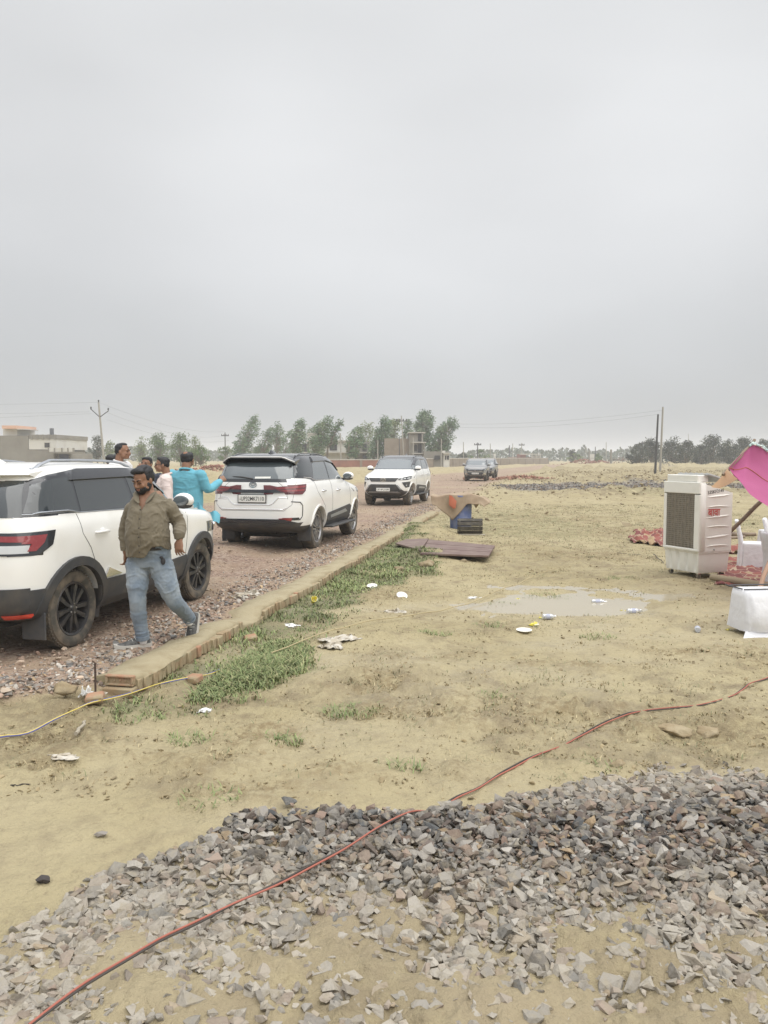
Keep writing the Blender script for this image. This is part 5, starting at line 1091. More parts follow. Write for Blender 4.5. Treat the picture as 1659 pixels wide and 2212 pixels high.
text_mesh('33SKF2149', .075, .0006, 'marker_writing', M['ink'], cool, (x1+.004, y0+.31, 1.355), (math.pi/2, R(-6), math.pi/2), .33)
# ---------------------------------------------------------------- drum, burlap, slatted roller, boards
M['drum'] = mat('blue_plastic', (.10, .145, .32), .6, var=(4, (.22, .24, .34), .42, .66)); M['burlap'] = mat('burlap', (.37, .285, .20), .95, var=(3, (.30, .22, .15), .45, .65), bump=(160, .6, .004)); M['redcloth'] = mat('rust_lining', (.42, .13, .07), .9)
M['timber'] = mat('dark_timber', (.055, .048, .038), .8, var=(8, (.10, .09, .07), .45, .7), bump=(40, .7, .006)); M['board'] = mat('maroon_board', (.155, .10, .088), .7, var=(3.5, (.21, .155, .13), .4, .66), bump=(28, .4, .004)); M['palewood'] = mat('pale_wood', (.36, .32, .25), .8)
p = G(995, 1142, -.10); drz = hz(p.x, p.y)
dr = empty('drum', (p.x, p.y, drz)); tag(dr, 'blue plastic drum under a piece of burlap beside the end of the kerb', 'drum')
mb = MB(); prof = [(.001, 0), (.26, 0), (.275, .02), (.275, .25), (.285, .27), (.275, .29), (.285, .55), (.295, .57), (.285, .59), (.275, .82), (.27, .86), (.24, .87), (.001, .86)]; mb.lathe(prof, 40, 0, Rx(R(90)) @ Ry(0)); mb.build('barrel', M['drum'], dr, 40)
mb = MB(); mb.lathe([(.273, .83), (.283, .835), (.283, .87), (.273, .875)], 40, 0, Rx(R(90))); mb.build('rim', M['drum'], dr, 40)
nu, nv = 46, 34; vs = []; fs = []
for i in range(nu):
    for j in range(nv):
        u = -.78+1.56*i/(nu-1); v = -.66+1.10*j/(nv-1); fold = .035*math.sin(u*8+v*4)+.02*math.sin(v*12-u*5); tri = max(0, 1-abs(u+.22)/.42); ex = max(0, -.27-v)
        z = .91+.03*v+fold*.35-.22*max(0, abs(u)-.30)-.10*max(0, v-.25)-ex*(.55+1.15*tri)*(1-.5*float(sstep(.45, .78, u))); y = max(v, -.27)-.22*ex*(1-tri)+.02*math.sin(u*14)*min(1, ex*5)
        if u > .60: z -= .5*(u-.60)
        if u < -.62: z += .5*(-.62-u)
        if u > .12 and v > .1: z -= .36*max(0, 1-abs(u-.40)/.2)*min(1, (v-.1)/.3)
        vs.append((u*(1-.14*min(1, ex*4)*(u > 0)-.10*abs(v)), y, z))
for i in range(nu-1):
    for j in range(nv-1): a = i*nv+j; fs.append((a, a+nv, a+nv+1, a+1))
mb = MB(); mb.add([Rz(R(-8)) @ Vector(v) for v in vs], fs); o = mb.build('burlap_sheet', M['burlap'], None, 60); o.location = (p.x, p.y, drz); m_ = o.modifiers.new('s', 'SOLIDIFY'); m_.thickness = .012; tag(o, 'stiff tan burlap sheet thrown over the blue drum, its corners hanging', 'burlap')
mb = MB(); A = Tr(p.x-.13, p.y-.33, drz+.80) @ Rz(R(-10)); mb.loft([[(x+dx, y, z) for dx, y, z in ((0, -.05, -.16-.1*f), (.05, -.06, -.14-.1*f), (.07, .02, .07-.14*f), (.0, .03, .09-.14*f))] for f, x in ((0, -.20), (.5, -.14), (1, -.08))], 0, A); o = mb.build('fold_lining', M['redcloth'], None, 50); pr_ = bpy.data.objects['burlap_sheet']; o.parent = pr_; o.matrix_parent_inverse = Matrix.Translation(-pr_.location)
p2 = G(1015, 1157, -.12); z2 = hz(p2.x, p2.y)
sr = empty('slatted_roller', (p2.x, p2.y, z2+.03), R(-6)); tag(sr, 'dark slatted wooden roller lying on the ground in front of the blue drum', 'roller')
mb = MB(); rr_ = .17
for k in range(10): a = 2*math.pi*k/10+.2; mb.box((0, 0, 0), (.60, .085, .022), 0, Tr(0, rr_*math.cos(a), rr_+rr_*math.sin(a)+.01) @ Rx(a+math.pi/2), .005)
mb.build('slats', M['timber'], sr, 40)
for sx in (-1, 1): mb = MB(); mb.lathe([(.001, -.012), (.185, -.012), (.185, .012), (.001, .012)], 20, 0, Tr(sx*.24, 0, rr_+.01) @ Rz(R(90))); mb.build('end_disc', M['timber'], sr, 40)
mb = MB(); mb.box((0, -.14, -.015), (.72, .14, .025), 0, bev=.006); mb.build('base_plank', M['palewood'], sr, 40)
def board(name, cs, lift, th_, nb, label, seedz=0):
    q = [GT(*c) for c in cs]; zs = [hz(v.x, v.y)+l for v, l in zip(q, lift)]; q = [Vector((v.x, v.y, z)) for v, z in zip(q, zs)]; e = empty(name, (q[0].x, q[0].y, q[0].z)); tag(e, label, 'board', 'maroon boards lying by the kerb')
    for b in range(nb):
        f0, f1 = b/nb+.004, (b+1)/nb-.004; mb = MB()
        a_ = q[0].lerp(q[3], f0); b_ = q[1].lerp(q[2], f0); c_ = q[1].lerp(q[2], f1); d_ = q[0].lerp(q[3], f1); up = Vector((0, 0, th_+.004*((b*7) % 3)))
        L_ = [v-e.location for v in (a_, b_, c_, d_)]; mb.add([*L_, *[v+up for v in L_]], [(0, 3, 2, 1), (4, 5, 6, 7), (0, 1, 5, 4), (1, 2, 6, 5), (2, 3, 7, 6), (3, 0, 4, 7)]); o = mb.build('plank', M['board'], e)
        bv = o.modifiers.new('b', 'BEVEL'); bv.width = .004; bv.segments = 2
    return e
board('wooden_panel', [(854, 1180), (908, 1193), (926, 1173), (878, 1164)], (.05, .05, .05, .05), .035, 1, 'short square maroon board lying nearest the kerb')
board('wooden_panel', [(908, 1194), (1055, 1217), (1069, 1190), (926, 1173)], (.03, .10, .08, .02), .035, 3, 'long panel of three maroon planks raised a little at its right end')
mb = MB(); 
# ---------------------------------------------------------------- fallen canopy on poles
M['pink'] = mat('magenta_cloth', (.43, .10, .235), .8, var=(1.2, (.36, .075, .20), .4, .65)); M['orange'] = mat('peach_cloth', (.93, .66, .46), .8); M['bamboo'] = mat('bamboo', (.25, .19, .14), .7, var=(6, (.16, .115, .085), .45, .7)); M['teal'] = mat('tent_fringe', (.42, .58, .57), .85, var=(20, (.7, .68, .62), .45, .6))
for m_, t_ in ((M['pink'], .15), (M['orange'], .25)):   # thin cloth lets daylight through
    nt_ = m_.node_tree; b_ = nt_.nodes['Principled BSDF']; tr = nt_.nodes.new('ShaderNodeBsdfTranslucent'); mx = nt_.nodes.new('ShaderNodeMixShader'); mx.inputs[0].default_value = t_; tr.inputs[0].default_value = b_.inputs['Base Color'].default_value
    nt_.links.new(b_.outputs[0], mx.inputs[1]); nt_.links.new(tr.outputs[0], mx.inputs[2]); nt_.links.new(mx.outputs[0], nt_.nodes['Material Output'].inputs[0])
cl0 = P(1574, 1011, 10.6); ap = P(1627, 958, 10.9)
cn = empty('canopy', (cl0.x, cl0.y, 0)); tag(cn, 'collapsed magenta tent canopy hanging from leaning bamboo poles at the right edge', 'canopy')
O = cn.location
topc = [cl0, P(1600, 983, 10.8), ap, P(1660, 977, 11.2), P(1730, 1003, 11.5), P(1840, 1050, 12.0), P(1960, 1100, 12.5)]
botc = [cl0, P(1592, 1034, 10.3), P(1618, 1064, 10.1), P(1660, 1096, 9.9), P(1730, 1150, 9.7), P(1840, 1215, 9.8), P(1960, 1262, 10.0)]
def cr_(c, t):
    k = min(int(t), len(c)-2); f = t-k; return c[k].lerp(c[k+1], f)
nu, nv = 50, 22; vs = []; fs = []
for i in range(nu):
    t = 6*i/(nu-1); a_ = cr_(topc, t); b_ = cr_(botc, t)
    for j in range(nv):
        f = j/(nv-1); q = a_.lerp(b_, f); q = q+Vector((0, .16*math.sin(math.pi*f)*min(1, t), -.06*math.sin(math.pi*f)*min(1, t)+.012*math.sin(f*17+t*3)*min(1, t))); vs.append(q-O)
for i in range(nu-1):
    for j in range(nv-1): a = i*nv+j; fs.append((a, a+nv, a+nv+1, a+1))
mb = MB(); mb.add(vs, fs); o = mb.build('magenta_sheet', M['pink'], cn, 60)
mb = MB(); mb.tube([(vs[i*nv+9]+Vector((0, -.006, 0))) for i in range(1, nu)], .006, 5); mb.build('seam_cord', M['redcloth'], cn)
q = [P(*c) for c in ((1572, 1012, 10.55), (1593, 1034, 10.3), (1553, 1055, 10.9), (1536, 1052, 11.0))]; vs = []; fs = []
for i in range(10):
    for j in range(10): u, v = i/9, j/9; vs.append(q[0].lerp(q[1], u).lerp(q[3].lerp(q[2], u), v)+Vector((0, .05*math.sin(math.pi*u), -.015*math.sin(math.pi*v)))-O)
fs = [(i*10+j, i*10+j+10, i*10+j+11, i*10+j+1) for i in range(9) for j in range(9)]
mb = MB(); mb.add(vs, fs); mb.build('peach_panel', M['orange'], cn, 60)
mb = MB(); rr2 = random.Random(3)
for i in range(16):
    t = 1.9+i*.16; a_ = cr_(topc, t)-O; mb.tube([a_, a_+Vector((rr2.uniform(-.02, .02), -.02, rr2.uniform(.0, .03))), a_+Vector((rr2.uniform(.02, .09), -.03, rr2.uniform(-.04, .01)))], [.012, .02, .006], 6)
mb.tube([cr_(topc, 1.7+.15*k)-O+Vector((0, 0, .012)) for k in range(30)], .016, 6); mb.build('fringe', M['teal'], cn, 60)
def pole_(name, a_, b_, r0, r1, m, label, cat='pole', grp=None):
    k = 9; mb = MB(); o_ = Vector(a_); pts = [Vector(a_).lerp(Vector(b_), i/(k-1))+Vector((.012*math.sin(i*2.1), .01*math.cos(i*1.7), 0))-o_ for i in range(k)]; mb.tube(pts, [(r0+(r1-r0)*i/(k-1))*(1+.06*(i % 2)) for i in range(k)], 12); o = mb.build(name, m, None, 60); o.location = o_; tag(o, label, cat, grp); return o
pole_('bamboo_pole', P(1562, 1026, 10.62), P(1632, 950, 11.0), .022, .020, M['bamboo'], 'brown bamboo edge pole tied along the rising side of the magenta canopy', grp='tent poles')
ft = GT(1497, 1226); pole_('bamboo_pole', ft, P(1730, 1000, 11.4), .032, .028, M['bamboo'], 'long grey brown bamboo pole slanting up from behind the cooler under the canopy', grp='tent poles')
pole_('bamboo_pole', P(1632, 1290, 8.9), P(1700, 1120, 9.4), .026, .024, mat('tan_pole', (.38, .235, .165), .7), 'tan pole leaning up from behind the fallen white chair', grp='tent poles')
a_ = GT(1537, 1253); b_ = GT(1630, 1276); pole_('bamboo_pole', a_+Vector((0, 0, .045)), b_+Vector((.3, 0, .05)), .05, .055, mat('muddy_pole', (.33, .27, .18), .9), 'thick mud covered pole lying on the ground right of the cooler', grp='tent poles')
a_ = GT(1560, 1158); b_ = GT(1625, 1160); pole_('bamboo_pole', a_+Vector((0, 0, .05)), b_+Vector((.1, 0, .06)), .05, .04, M['bamboo'], 'dark bundle of bamboo lying behind the cooler', grp='tent poles')
a_ = GT(1565, 1166); b_ = GT(1600, 1163); pole_('bamboo_pole', a_+Vector((0, 0, .03)), b_+Vector((.1, 0, .04)), .035, .03, M['bamboo'], 'short crooked stick in front of the bamboo bundle', grp='tent poles')
# ---------------------------------------------------------------- covered chairs
M['cover'] = mat('white_chair_cover', (.66, .66, .68), .75, sheen=.2, bump=(9, .5, .03)); M['steel'] = mat('dark_steel', (.06, .06, .065), .5)
def drape_box(w, d, h, fl, seed, z0=0.0, nfold=14, top_bulge=.02):
    r_ = random.Random(seed); N_ = 72; rings_ = []
    def ring(z, k, amp):
        o = []
        for i in range(N_):
            t = 2*math.pi*i/N_; c, s = math.cos(t), math.sin(t); e = .28; x = w/2*k*math.copysign(abs(c)**e, c); y = d/2*k*math.copysign(abs(s)**e, s); f = amp*math.sin(nfold*t+seed)+amp*.6*math.sin(nfold*1.7*t+seed*2); o.append((x*(1+f), y*(1+f), z))
        return o
    for q in range(8): f = q/7; rings_.append(ring(z0+(h-z0-.03)*f, 1+fl*(1-f), .022*(1-f)))
    rings_.append(ring(h-.01, .985, 0)); rings_.append(ring(h+.002, .93, 0)); rings_.append(ring(h+top_bulge*.7, .6, 0)); rings_.append(ring(h+top_bulge, .1, 0))
    return rings_
def chair(loc, rz, label, seed):
    e = empty('covered_chair', loc, rz); e.scale = (.95, .95, .88); tag(e, label, 'chair', 'white covered chairs under the canopy')
    mb = MB(); mb.loft(drape_box(.46, .46, .47, .10, seed)); me = mb.mesh('m', 60); o = link('seat_cover', me, e, [M['cover']])
    mb = MB(); rg = []
    for z, w, y, th_ in ((.0, .50, .25, .05), (.2, .48, .245, .045), (.45, .455, .24, .04), (.60, .44, .26, .038), (.80, .42, .30, .034), (.90, .39, .325, .03), (.915, .30, .328, .018)):
        rg.append([(w/2*math.copysign(abs(math.cos(t))**.35, math.cos(t)), y+th_*math.copysign(abs(math.sin(t))**.6, math.sin(t))+.006*math.sin(8*t+z*9), z) for t in [2*math.pi*i/40 for i in range(40)]])
    mb.loft(rg); mb.build('back_cover', M['cover'], e, 60)
    for sx in (-1, 1):
        for sy in (-1, 1): mb = MB(); mb.tube([(sx*.20, sy*.20, 0), (sx*.19, sy*.19, .44)], .012, 8); mb.build('leg', M['steel'], e)
    return e
def gz(px, py): q = GT(px, py); return (q.x, q.y, q.z)
chair(gz(1630, 1223), R(66), 'white covered chair seen side on just right of the cooler', 1)
chair(gz(1668, 1190), R(178), 'white covered chair standing farthest back with its broad back to the camera', 2)
chair(gz(1690, 1218), R(60), 'white covered chair behind the pale pole at the right edge of the photo', 3)
chair(gz(1696, 1268), R(80), 'white covered chair nearest the thick muddy pole at the right edge', 4)
fp = G(1643, 1370, FZ); e = empty('fallen_chair', (fp.x+.02, fp.y, hz(fp.x, fp.y)), R(4)); tag(e, 'white covered chair tipped over on its front at the lower right edge', 'chair')
mb = MB(); rg = []
for z, k, yo in ((.05, 1.08, .02), (.15, 1.05, .0), (.28, 1.0, .01), (.38, .95, .03), (.445, .90, .05), (.455, .84, .06)):
    rg.append([(.30*k*math.copysign(abs(math.cos(t))**.3, math.cos(t))+.02, yo+.22*k*math.copysign(abs(math.sin(t))**.35, math.sin(t))-(.05*math.exp(-((z-.2)/.08)**2)*max(0, -math.sin(t))*max(0, 1-(math.cos(t)*.8)**2))+.012*math.sin(t*9+z*14)*(1 if z < .4 else 0), z) for t in [2*math.pi*i/56 for i in range(56)]])
mb.loft(rg); mb.build('seat_cover', M['cover'], e, 60)
mb = MB(); mb.loft([[(x, y*k, z) for x, y, z in [(-.36*k-.02, -.30, 0.0), (.5, -.28, 0.0), (.5, -.2, .045), (-.30, -.2, .06)]] for k in (1.0, .3)]); mb.build('back_cover', M['cover'], e, 40)
for i in range(2): mb = MB(); mb.tube([(-.24, .06+.3*i-.1, .47), (.32, .06+.3*i-.1, .475)], .008, 8); mb.build('frame_bar', M['steel'], e)
for sx in (-.24, .3): mb = MB(); mb.tube([(sx, .0, .47), (sx, .34, .46)], .008, 8); mb.build('leg', M['steel'], e)
# ---------------------------------------------------------------- carpets
cm = bpy.data.materials.new('patterned_carpet'); cm.use_nodes = True; nt = cm.node_tree; B = nt.nodes['Principled BSDF']; B.inputs['Roughness'].default_value = .95
GC = nd('ShaderNodeTexCoord').outputs['Object']; ve = nd('ShaderNodeTexVoronoi', feature='DISTANCE_TO_EDGE'); ve.inputs['Scale'].default_value = 5.5; nt.links.new(GC, ve.inputs['Vector']); vc = nd('ShaderNodeTexVoronoi'); vc.inputs['Scale'].default_value = 5.5; nt.links.new(GC, vc.inputs['Vector'])
s_ = nd('ShaderNodeSeparateColor'); nt.links.new(vc.outputs['Color'], s_.inputs[0]); rp = nd('ShaderNodeValToRGB'); rp.color_ramp.interpolation = 'CONSTANT'; nt.links.new(s_.outputs[0], rp.inputs[0]); rp.color_ramp.elements[0].color = (.25, .085, .068, 1); rp.color_ramp.elements[1].position = .8; rp.color_ramp.elements[1].color = (.34, .24, .14, 1); e_ = rp.color_ramp.elements.new(.45); e_.color = (.18, .06, .055, 1)
nt.links.new(mixc(rng(ve.outputs['Distance'], .02, .035), (.40, .31, .22), rp.outputs[0]), B.inputs['Base Color'])
def sheet(name, cs, n, m, label, cat, amp, lift=.012, th_=.008, seed=0, grp=None):
    q = [GT(*c) for c in cs]; o_ = Vector((q[0].x, q[0].y, 0)); U, V_ = np.meshgrid(np.linspace(0, 1, n), np.linspace(0, 1, n), indexing='ij'); U = U.ravel(); V_ = V_.ravel()
    qx = (q[0].x*(1-U)+q[1].x*U)*(1-V_)+(q[3].x*(1-U)+q[2].x*U)*V_; qy = (q[0].y*(1-U)+q[1].y*U)*(1-V_)+(q[3].y*(1-U)+q[2].y*U)*V_
    w = fbm(qx*4, qy*4, seed+5); qx = qx+w*amp; qy = qy+w*amp*.5; qz = H(qx, qy)+lift+np.abs(fbm(qx*3.2, qy*6, seed, 2))*amp*1.6; vs = [(a-o_.x, b-o_.y, c) for a, b, c in zip(qx, qy, qz)]
    mb = MB(); mb.add(vs, [(i*n+j, i*n+n+j, i*n+n+j+1, i*n+j+1) for i in range(n-1) for j in range(n-1)]); o = mb.build(name, m, None, 60); o.location = o_; s = o.modifiers.new('s', 'SOLIDIFY'); s.thickness = th_; s.offset = 1; fixn(o); tag(o, label, cat, grp); return o
sheet('carpet', [(1545, 1262), (1740, 1275), (1740, 1205), (1560, 1208)], 40, cm, 'worn red and yellow patterned carpet spread under the white chairs', 'carpet', .05)
sheet('carpet', [(1358, 1172), (1450, 1184), (1460, 1145), (1372, 1158)], 34, cm, 'crumpled strip of red patterned carpet left of the cooler', 'carpet', .17, .01, .01, 7)
sheet('carpet', [(1560, 1196), (1600, 1200), (1605, 1184), (1562, 1184)], 16, cm, 'small crumpled piece of red carpet behind the cooler', 'carpet', .22, .01, .01, 9)
# ---------------------------------------------------------------- cables
M['cred'] = mat('red_cable', (.36, .12, .085), .75); M['cblk'] = mat('black_cable', (.06, .052, .045), .75); M['cyel'] = mat('yellow_cable', (.62, .50, .13), .5); M['cblu'] = mat('blue_cable', (.10, .11, .30), .5); M['ctan'] = mat('tan_cable', (.42, .35, .20), .7)
def cable(pts, ra, cols, names, label, lift=.0):
    q = [GT(*p_) for p_ in pts]; d = []
    for a, b in zip(q[:-1], q[1:]):
        n = max(2, int((b-a).length/.05)); d += [a.lerp(b, i/n) for i in range(n)]
    d.append(q[-1]); o_ = Vector((d[0].x, d[0].y, 0)); e = empty('cable', o_); tag(e, label, 'cable'); pl = []
    xs = np.array([p_.x for p_ in d]); ys_ = np.array([p_.y for p_ in d])
    for _ in range(3): xs[1:-1] = (xs[:-2]+xs[1:-1]*2+xs[2:])/4; ys_[1:-1] = (ys_[:-2]+ys_[1:-1]*2+ys_[2:])/4
    _, bd, _ = masks(xs, ys_); z = H(xs, ys_, False)+.045*bd+lift+.012
    for _ in range(4): z[1:-1] = np.maximum(z[1:-1], (z[:-2]+z[2:])/2)*.6+.4*(z[:-2]+z[1:-1]+z[2:])/3
    for k, (m, nm) in enumerate(zip(cols, names)):
        mb = MB(); tw = [1.2*math.sin(i*.23)+1.1*math.sin(i*.071+1) for i in range(len(xs))]
        mb.tube([Vector((x+ra*1.0*math.cos(t+k*math.pi), y+ra*1.6*math.sin(t+k*math.pi)+.004*math.sin(i*.9), zz+ra*1.3+ra*.5*math.sin(t*1.3+k*math.pi)))-o_ for i, (x, y, zz, t) in enumerate(zip(xs, ys_, z, tw))], ra, 8); mb.build(nm, m, e, 80)
    return e
cable([(60, 2252), (115, 2212), (190, 2155), (290, 2095), (390, 2040), (475, 2000), (620, 1930), (760, 1850), (900, 1775), (985, 1727), (1010, 1718), (1040, 1702), (1090, 1668), (1140, 1640), (1180, 1622), (1225, 1607), (1270, 1585), (1330, 1560), (1400, 1540), (1470, 1528), (1530, 1522), (1590, 1500), (1620, 1482), (1659, 1468), (1720, 1440)], .0046, (M['cred'], M['cblk']), ('red_wire', 'black_wire'), 'twisted red and black cable running over the stones and the mud')
cable([(-60, 1622), (0, 1606), (60, 1588), (130, 1562), (200, 1530), (270, 1502), (330, 1492), (390, 1480), (440, 1470), (475, 1456)], .0048, (M['cyel'], M['cblu']), ('yellow_wire', 'blue_wire'), 'yellow and blue cable lying past the near end of the kerb', .02)
cable([(585, 1423), (640, 1400), (700, 1378), (790, 1352), (850, 1343), (950, 1325), (1020, 1308), (1060, 1290), (1130, 1262), (1200, 1235)], .006, (M['ctan'],), ('rope',), 'muddy tan rope stretched from the weeds towards the puddle', .03)
# ---------------------------------------------------------------- litter
M['poly'] = mat('white_plastic', (.72, .72, .70), .5, sheen=.2); M['rag'] = mat('muddy_rag', (.42, .37, .29), .85, var=(14, (.56, .53, .47), .45, .65)); M['yel'] = mat('yellow_wrapper', (.75, .66, .08), .4, var=(30, (.8, .78, .7), .5, .6)); M['pet'] = mat('clear_bottle', (.62, .64, .68), .15, trans=.4); M['pblue'] = mat('blue_label', (.40, .42, .52), .5); M['foam'] = mat('foam_plate', (.80, .79, .74), .6)
def crumple(name, px, py, sx, sy, sz, m, label, cat, seed=1, rz=0):
    q = GT(px, py); n = 18; U, V_ = np.meshgrid(np.linspace(-1, 1, n), np.linspace(-1, 1, n), indexing='ij'); u = U.ravel(); v = V_.ravel(); r_ = np.hypot(u, v); w1 = fbm(u*1.5+seed, v*1.5, seed, 3); w2 = fbm(u*2.5+seed+30, v*2.5, seed+2, 3)
    vs = list(zip(sx/2*(u*(1-.12*r_)+w1*.9), sy/2*(v*(1-.12*r_)+w2*.9), sz*(.12+1.3*np.abs(fbm(u*2+seed, v*2+9, seed+4, 3)))*(1.15-np.minimum(1, r_*.75))))
    fs = [(i*n+j, i*n+n+j, i*n+n+j+1, i*n+j+1) for i in range(n-1) for j in range(n-1)]; mb = MB(); mb.add(vs, fs); o = mb.build(name, m, None, 50); o.location = (q.x, q.y, q.z+.002); o.rotation_euler = (0, 0, R(rz)); s = o.modifiers.new('s', 'SOLIDIFY'); s.thickness = .002; tag(o, label, cat); return o
crumple('rag', 735, 1382, .42, .20, .06, M['rag'], 'long muddy white rag caught under the tan rope', 'rag', 3, 25)
crumple('rag', 716, 1398, .22, .20, .07, M['rag'], 'hanging end of a muddy rag just below the tan rope', 'rag', 13, 5)
crumple('plastic_bag', 856, 1324, .26, .18, .07, M['rag'], 'crumpled whitish bag beyond the rope at the edge of the grass', 'bag', 4, 10)
crumple('plastic_bag', 625, 1352, .20, .12, .05, M['poly'], 'flattened grey white bag in the middle of the green grass', 'bag', 5, -30)
crumple('plastic_bag', 440, 1537, .10, .09, .03, M['poly'], 'small clear bag on bare mud right of the kerb end', 'bag', 6)
crumple('paper', 138, 1636, .16, .09, .03, M['rag'], 'torn muddy paper on the mud at the lower left', 'paper', 7)
crumple('paper', 446, 1348, .06, .05, .02, M['poly'], 'scrap of white paper on the gravel by the walking man\'s rear foot', 'paper', 17)
crumple('plastic_bag', 1022, 1293, .30, .16, .04, M['poly'], 'clear plastic tray bag floating at the left end of the puddle', 'bag', 8)
crumple('plastic_bag', 187, 1505, .11, .09, .16, M['poly'], 'bright white plastic bag standing beside the iron rod', 'bag', 9, 80)
crumple('plastic_bag', 213, 1500, .12, .07, .03, M['rag'], 'flat dirty end of a bag behind the iron rod', 'bag', 19, 0)
crumple('wrapper', 1153, 1351, .13, .06, .05, M['yel'], 'yellow wrapper nearest the white plate in the puddle', 'wrapper', 10, 15)
crumple('wrapper', 1168, 1336, .06, .05, .03, M['yel'], 'small yellow scrap beside the thin bottle', 'wrapper', 11)
crumple('wrapper', 1120, 1295, .08, .05, .03, M['yel'], 'pale yellow wrapper at the back of the puddle', 'wrapper', 12)
crumple('wrapper', 1346, 1321, .09, .05, .03, M['yel'], 'yellow wrapper touching a bottle at the right of the puddle', 'wrapper', 14, -20)
crumple('paper', 1574, 1361, .07, .06, .03, M['yel'], 'pale crumpled paper left of the fallen white chair', 'paper', 15)
crumple('paper', 422, 1463, .05, .05, .06, M['poly'], 'small white paper in the weeds by the brick kerb', 'paper', 16)
def plate_(px, py, r_, label, tilt=8, rz=0):
    q = GT(px, py); mb = MB(); mb.lathe([(.001, .003), (r_*.62, .003), (r_*.74, .014), (r_*.98, .018), (r_, .016), (r_*.97, .012), (r_*.74, .004), (r_*.6, -.003), (.001, -.003)], 32, 0, Rx(R(90))); o = mb.build('paper_plate', M['foam'], None, 40); o.location = (q.x, q.y, q.z+.014); o.rotation_euler = (R(tilt), 0, R(rz)); tag(o, label, 'plate', 'white disposable plates'); fixn(o); return o
plate_(1132, 1366, .085, 'white foam plate floating flat at the near edge of the puddle', 2)
plate_(868, 1290, .075, 'small white bowl plate tilted on the mud right of the grass', 30, 20)
plate_(804, 1269, .075, 'white plate lying in the grass farthest up the slope', 14, -10)
q = GT(676, 1305); mb = MB(); mb.lathe([(.001, 0), (.026, 0), (.028, .005), (.038, .085), (.041, .088), (.037, .088), (.026, .008), (.001, .006)], 24, 0, Rx(R(90))); o = fixn(mb.build('paper_cup', M['yel'], None, 40)); o.location = q+Vector((0, 0, .03)); o.rotation_euler = (R(50), R(25), 0); tag(o, 'yellow and white paper cup tipped over in the grass', 'cup')
def bottle(px, py, rz, label, ln=.19):
    q = GT(px, py); e = empty('plastic_bottle', (q.x, q.y, q.z+.03), R(rz)); tag(e, label, 'bottle', 'empty water bottles'); mb = MB(); mb.lathe([(.001, 0), (.028, .002), (.031, .01), (.031, ln*.68), (.024, ln*.82), (.012, ln*.92), (.012, ln), (.001, ln)], 20); mb.build('bottle_body', M['pet'], e, 50)
    mb = MB(); mb.lathe([(.0315, ln*.25), (.0322, ln*.27), (.0322, ln*.55), (.0315, ln*.57)], 20); mb.build('label_band', M['pblue'], e, 50); mb = MB(); mb.lathe([(.001, ln+.012), (.0145, ln+.012), (.0145, ln-.006), (.012, ln-.006)], 16); mb.build('cap', M['poly'], e, 40); return e
bottle(1278, 1305, -88, 'bottle floating alone in the middle of the puddle'); bottle(1355, 1326, -70, 'bottle lying behind the yellow wrapper at the right of the puddle'); bottle(1172, 1338, -80, 'thin bottle beside the yellow scraps on the left of the puddle', .15); bottle(1507, 1367, -20, 'bottle standing out on bare mud left of the fallen chair', .13)
# iron rod, bricks, sticks, single stones, clods
M['rust'] = mat('rusty_iron', (.07, .045, .035), .85); q = GT(206, 1500); mb = MB(); mb.tube([(0, 0, -.1), (.004, 0, .24)], .008, 8); o = mb.build('iron_rod', M['rust'], None, 60); o.location = q; tag(o, 'short rusty iron rod stuck upright in the mud before the kerb end', 'rod')
def lump(name, px, py, s, m, label, cat, seed, fl=.6, rz=0, npts=16, grp=None):
    q = GT(px, py); v, f = stone_protos(1, seed, npts, fl)[0]; mb = MB(); mb.add([tuple(a*s) for a in v], [tuple(a) for a in f]); o = mb.build(name, m); o.location = (q.x, q.y, q.z+s*fl*.35); o.rotation_euler = (0, 0, R(rz)); tag(o, label, cat, grp)
    if name == 'mud_clod':
        bm = bmesh.new(); bm.from_mesh(o.data); bmesh.ops.subdivide_edges(bm, edges=bm.edges, cuts=3, use_grid_fill=True); bmesh.ops.triangulate(bm, faces=bm.faces); bm.to_mesh(o.data); bm.free()
        c = vcos(o.data); d_ = vn3(c*14/s*.17, seed)*.5+vn3(c*40/s*.17, seed+1)*.3+vn3(c*90/s*.17, seed+2)*.15; setco(o.data, c*(1+.55*d_)[:, None]*np.array([1.0, .85, 1.0])); o.data.polygons.foreach_set('use_smooth', [True]*len(o.data.polygons)); o.location.z = q.z+s*.08
    return o
M['dkstone'] = mat('dark_stone', (.05, .042, .04), .8, bump=(30, .7, .01)); M['grstone'] = mat('grey_stone', (.25, .225, .20), .8, bump=(30, .7, .01)); M['clod'] = mat('mud_clod', (.29, .225, .135), .95, var=(9, (.35, .29, .19), .42, .62), bump=(20, .9, .02))
lump('stone', 95, 1906, .038, M['dkstone'], 'single dark angular stone on smooth mud at the lower left', 'stone', 61, .8); lump('stone', 218, 1806, .042, M['grstone'], 'single pale grey wedge shaped stone on smooth mud', 'stone', 63, .6)
lump('mud_clod', 1452, 1580, .17, M['clod'], 'large lump of dug mud beside a hollow at the right', 'clod', 71, .45, 0, 22); lump('mud_clod', 1530, 1588, .12, M['clod'], 'rough clod right of the large mud lump', 'clod', 72, .4)
lump('mud_clod', 1335, 1655, .07, M['clod'], 'pale clod just above the stone bed, right of the red cable', 'clod', 73); lump('mud_clod', 862, 1232, .14, M['clod'], 'rounded mud clod at the upper edge of the grass', 'clod', 74, .6); lump('mud_clod', 925, 1222, .20, M['clod'], 'broad mud clod below the long maroon panel', 'clod', 75, .4); lump('mud_clod', 1000, 1213, .09, M['clod'], 'small clod tucked under the long maroon panel', 'clod', 76)
lump('mud_clod', 140, 1492, .13, M['clod'], 'yellowish clod of earth left of the iron rod', 'clod', 77, .5)
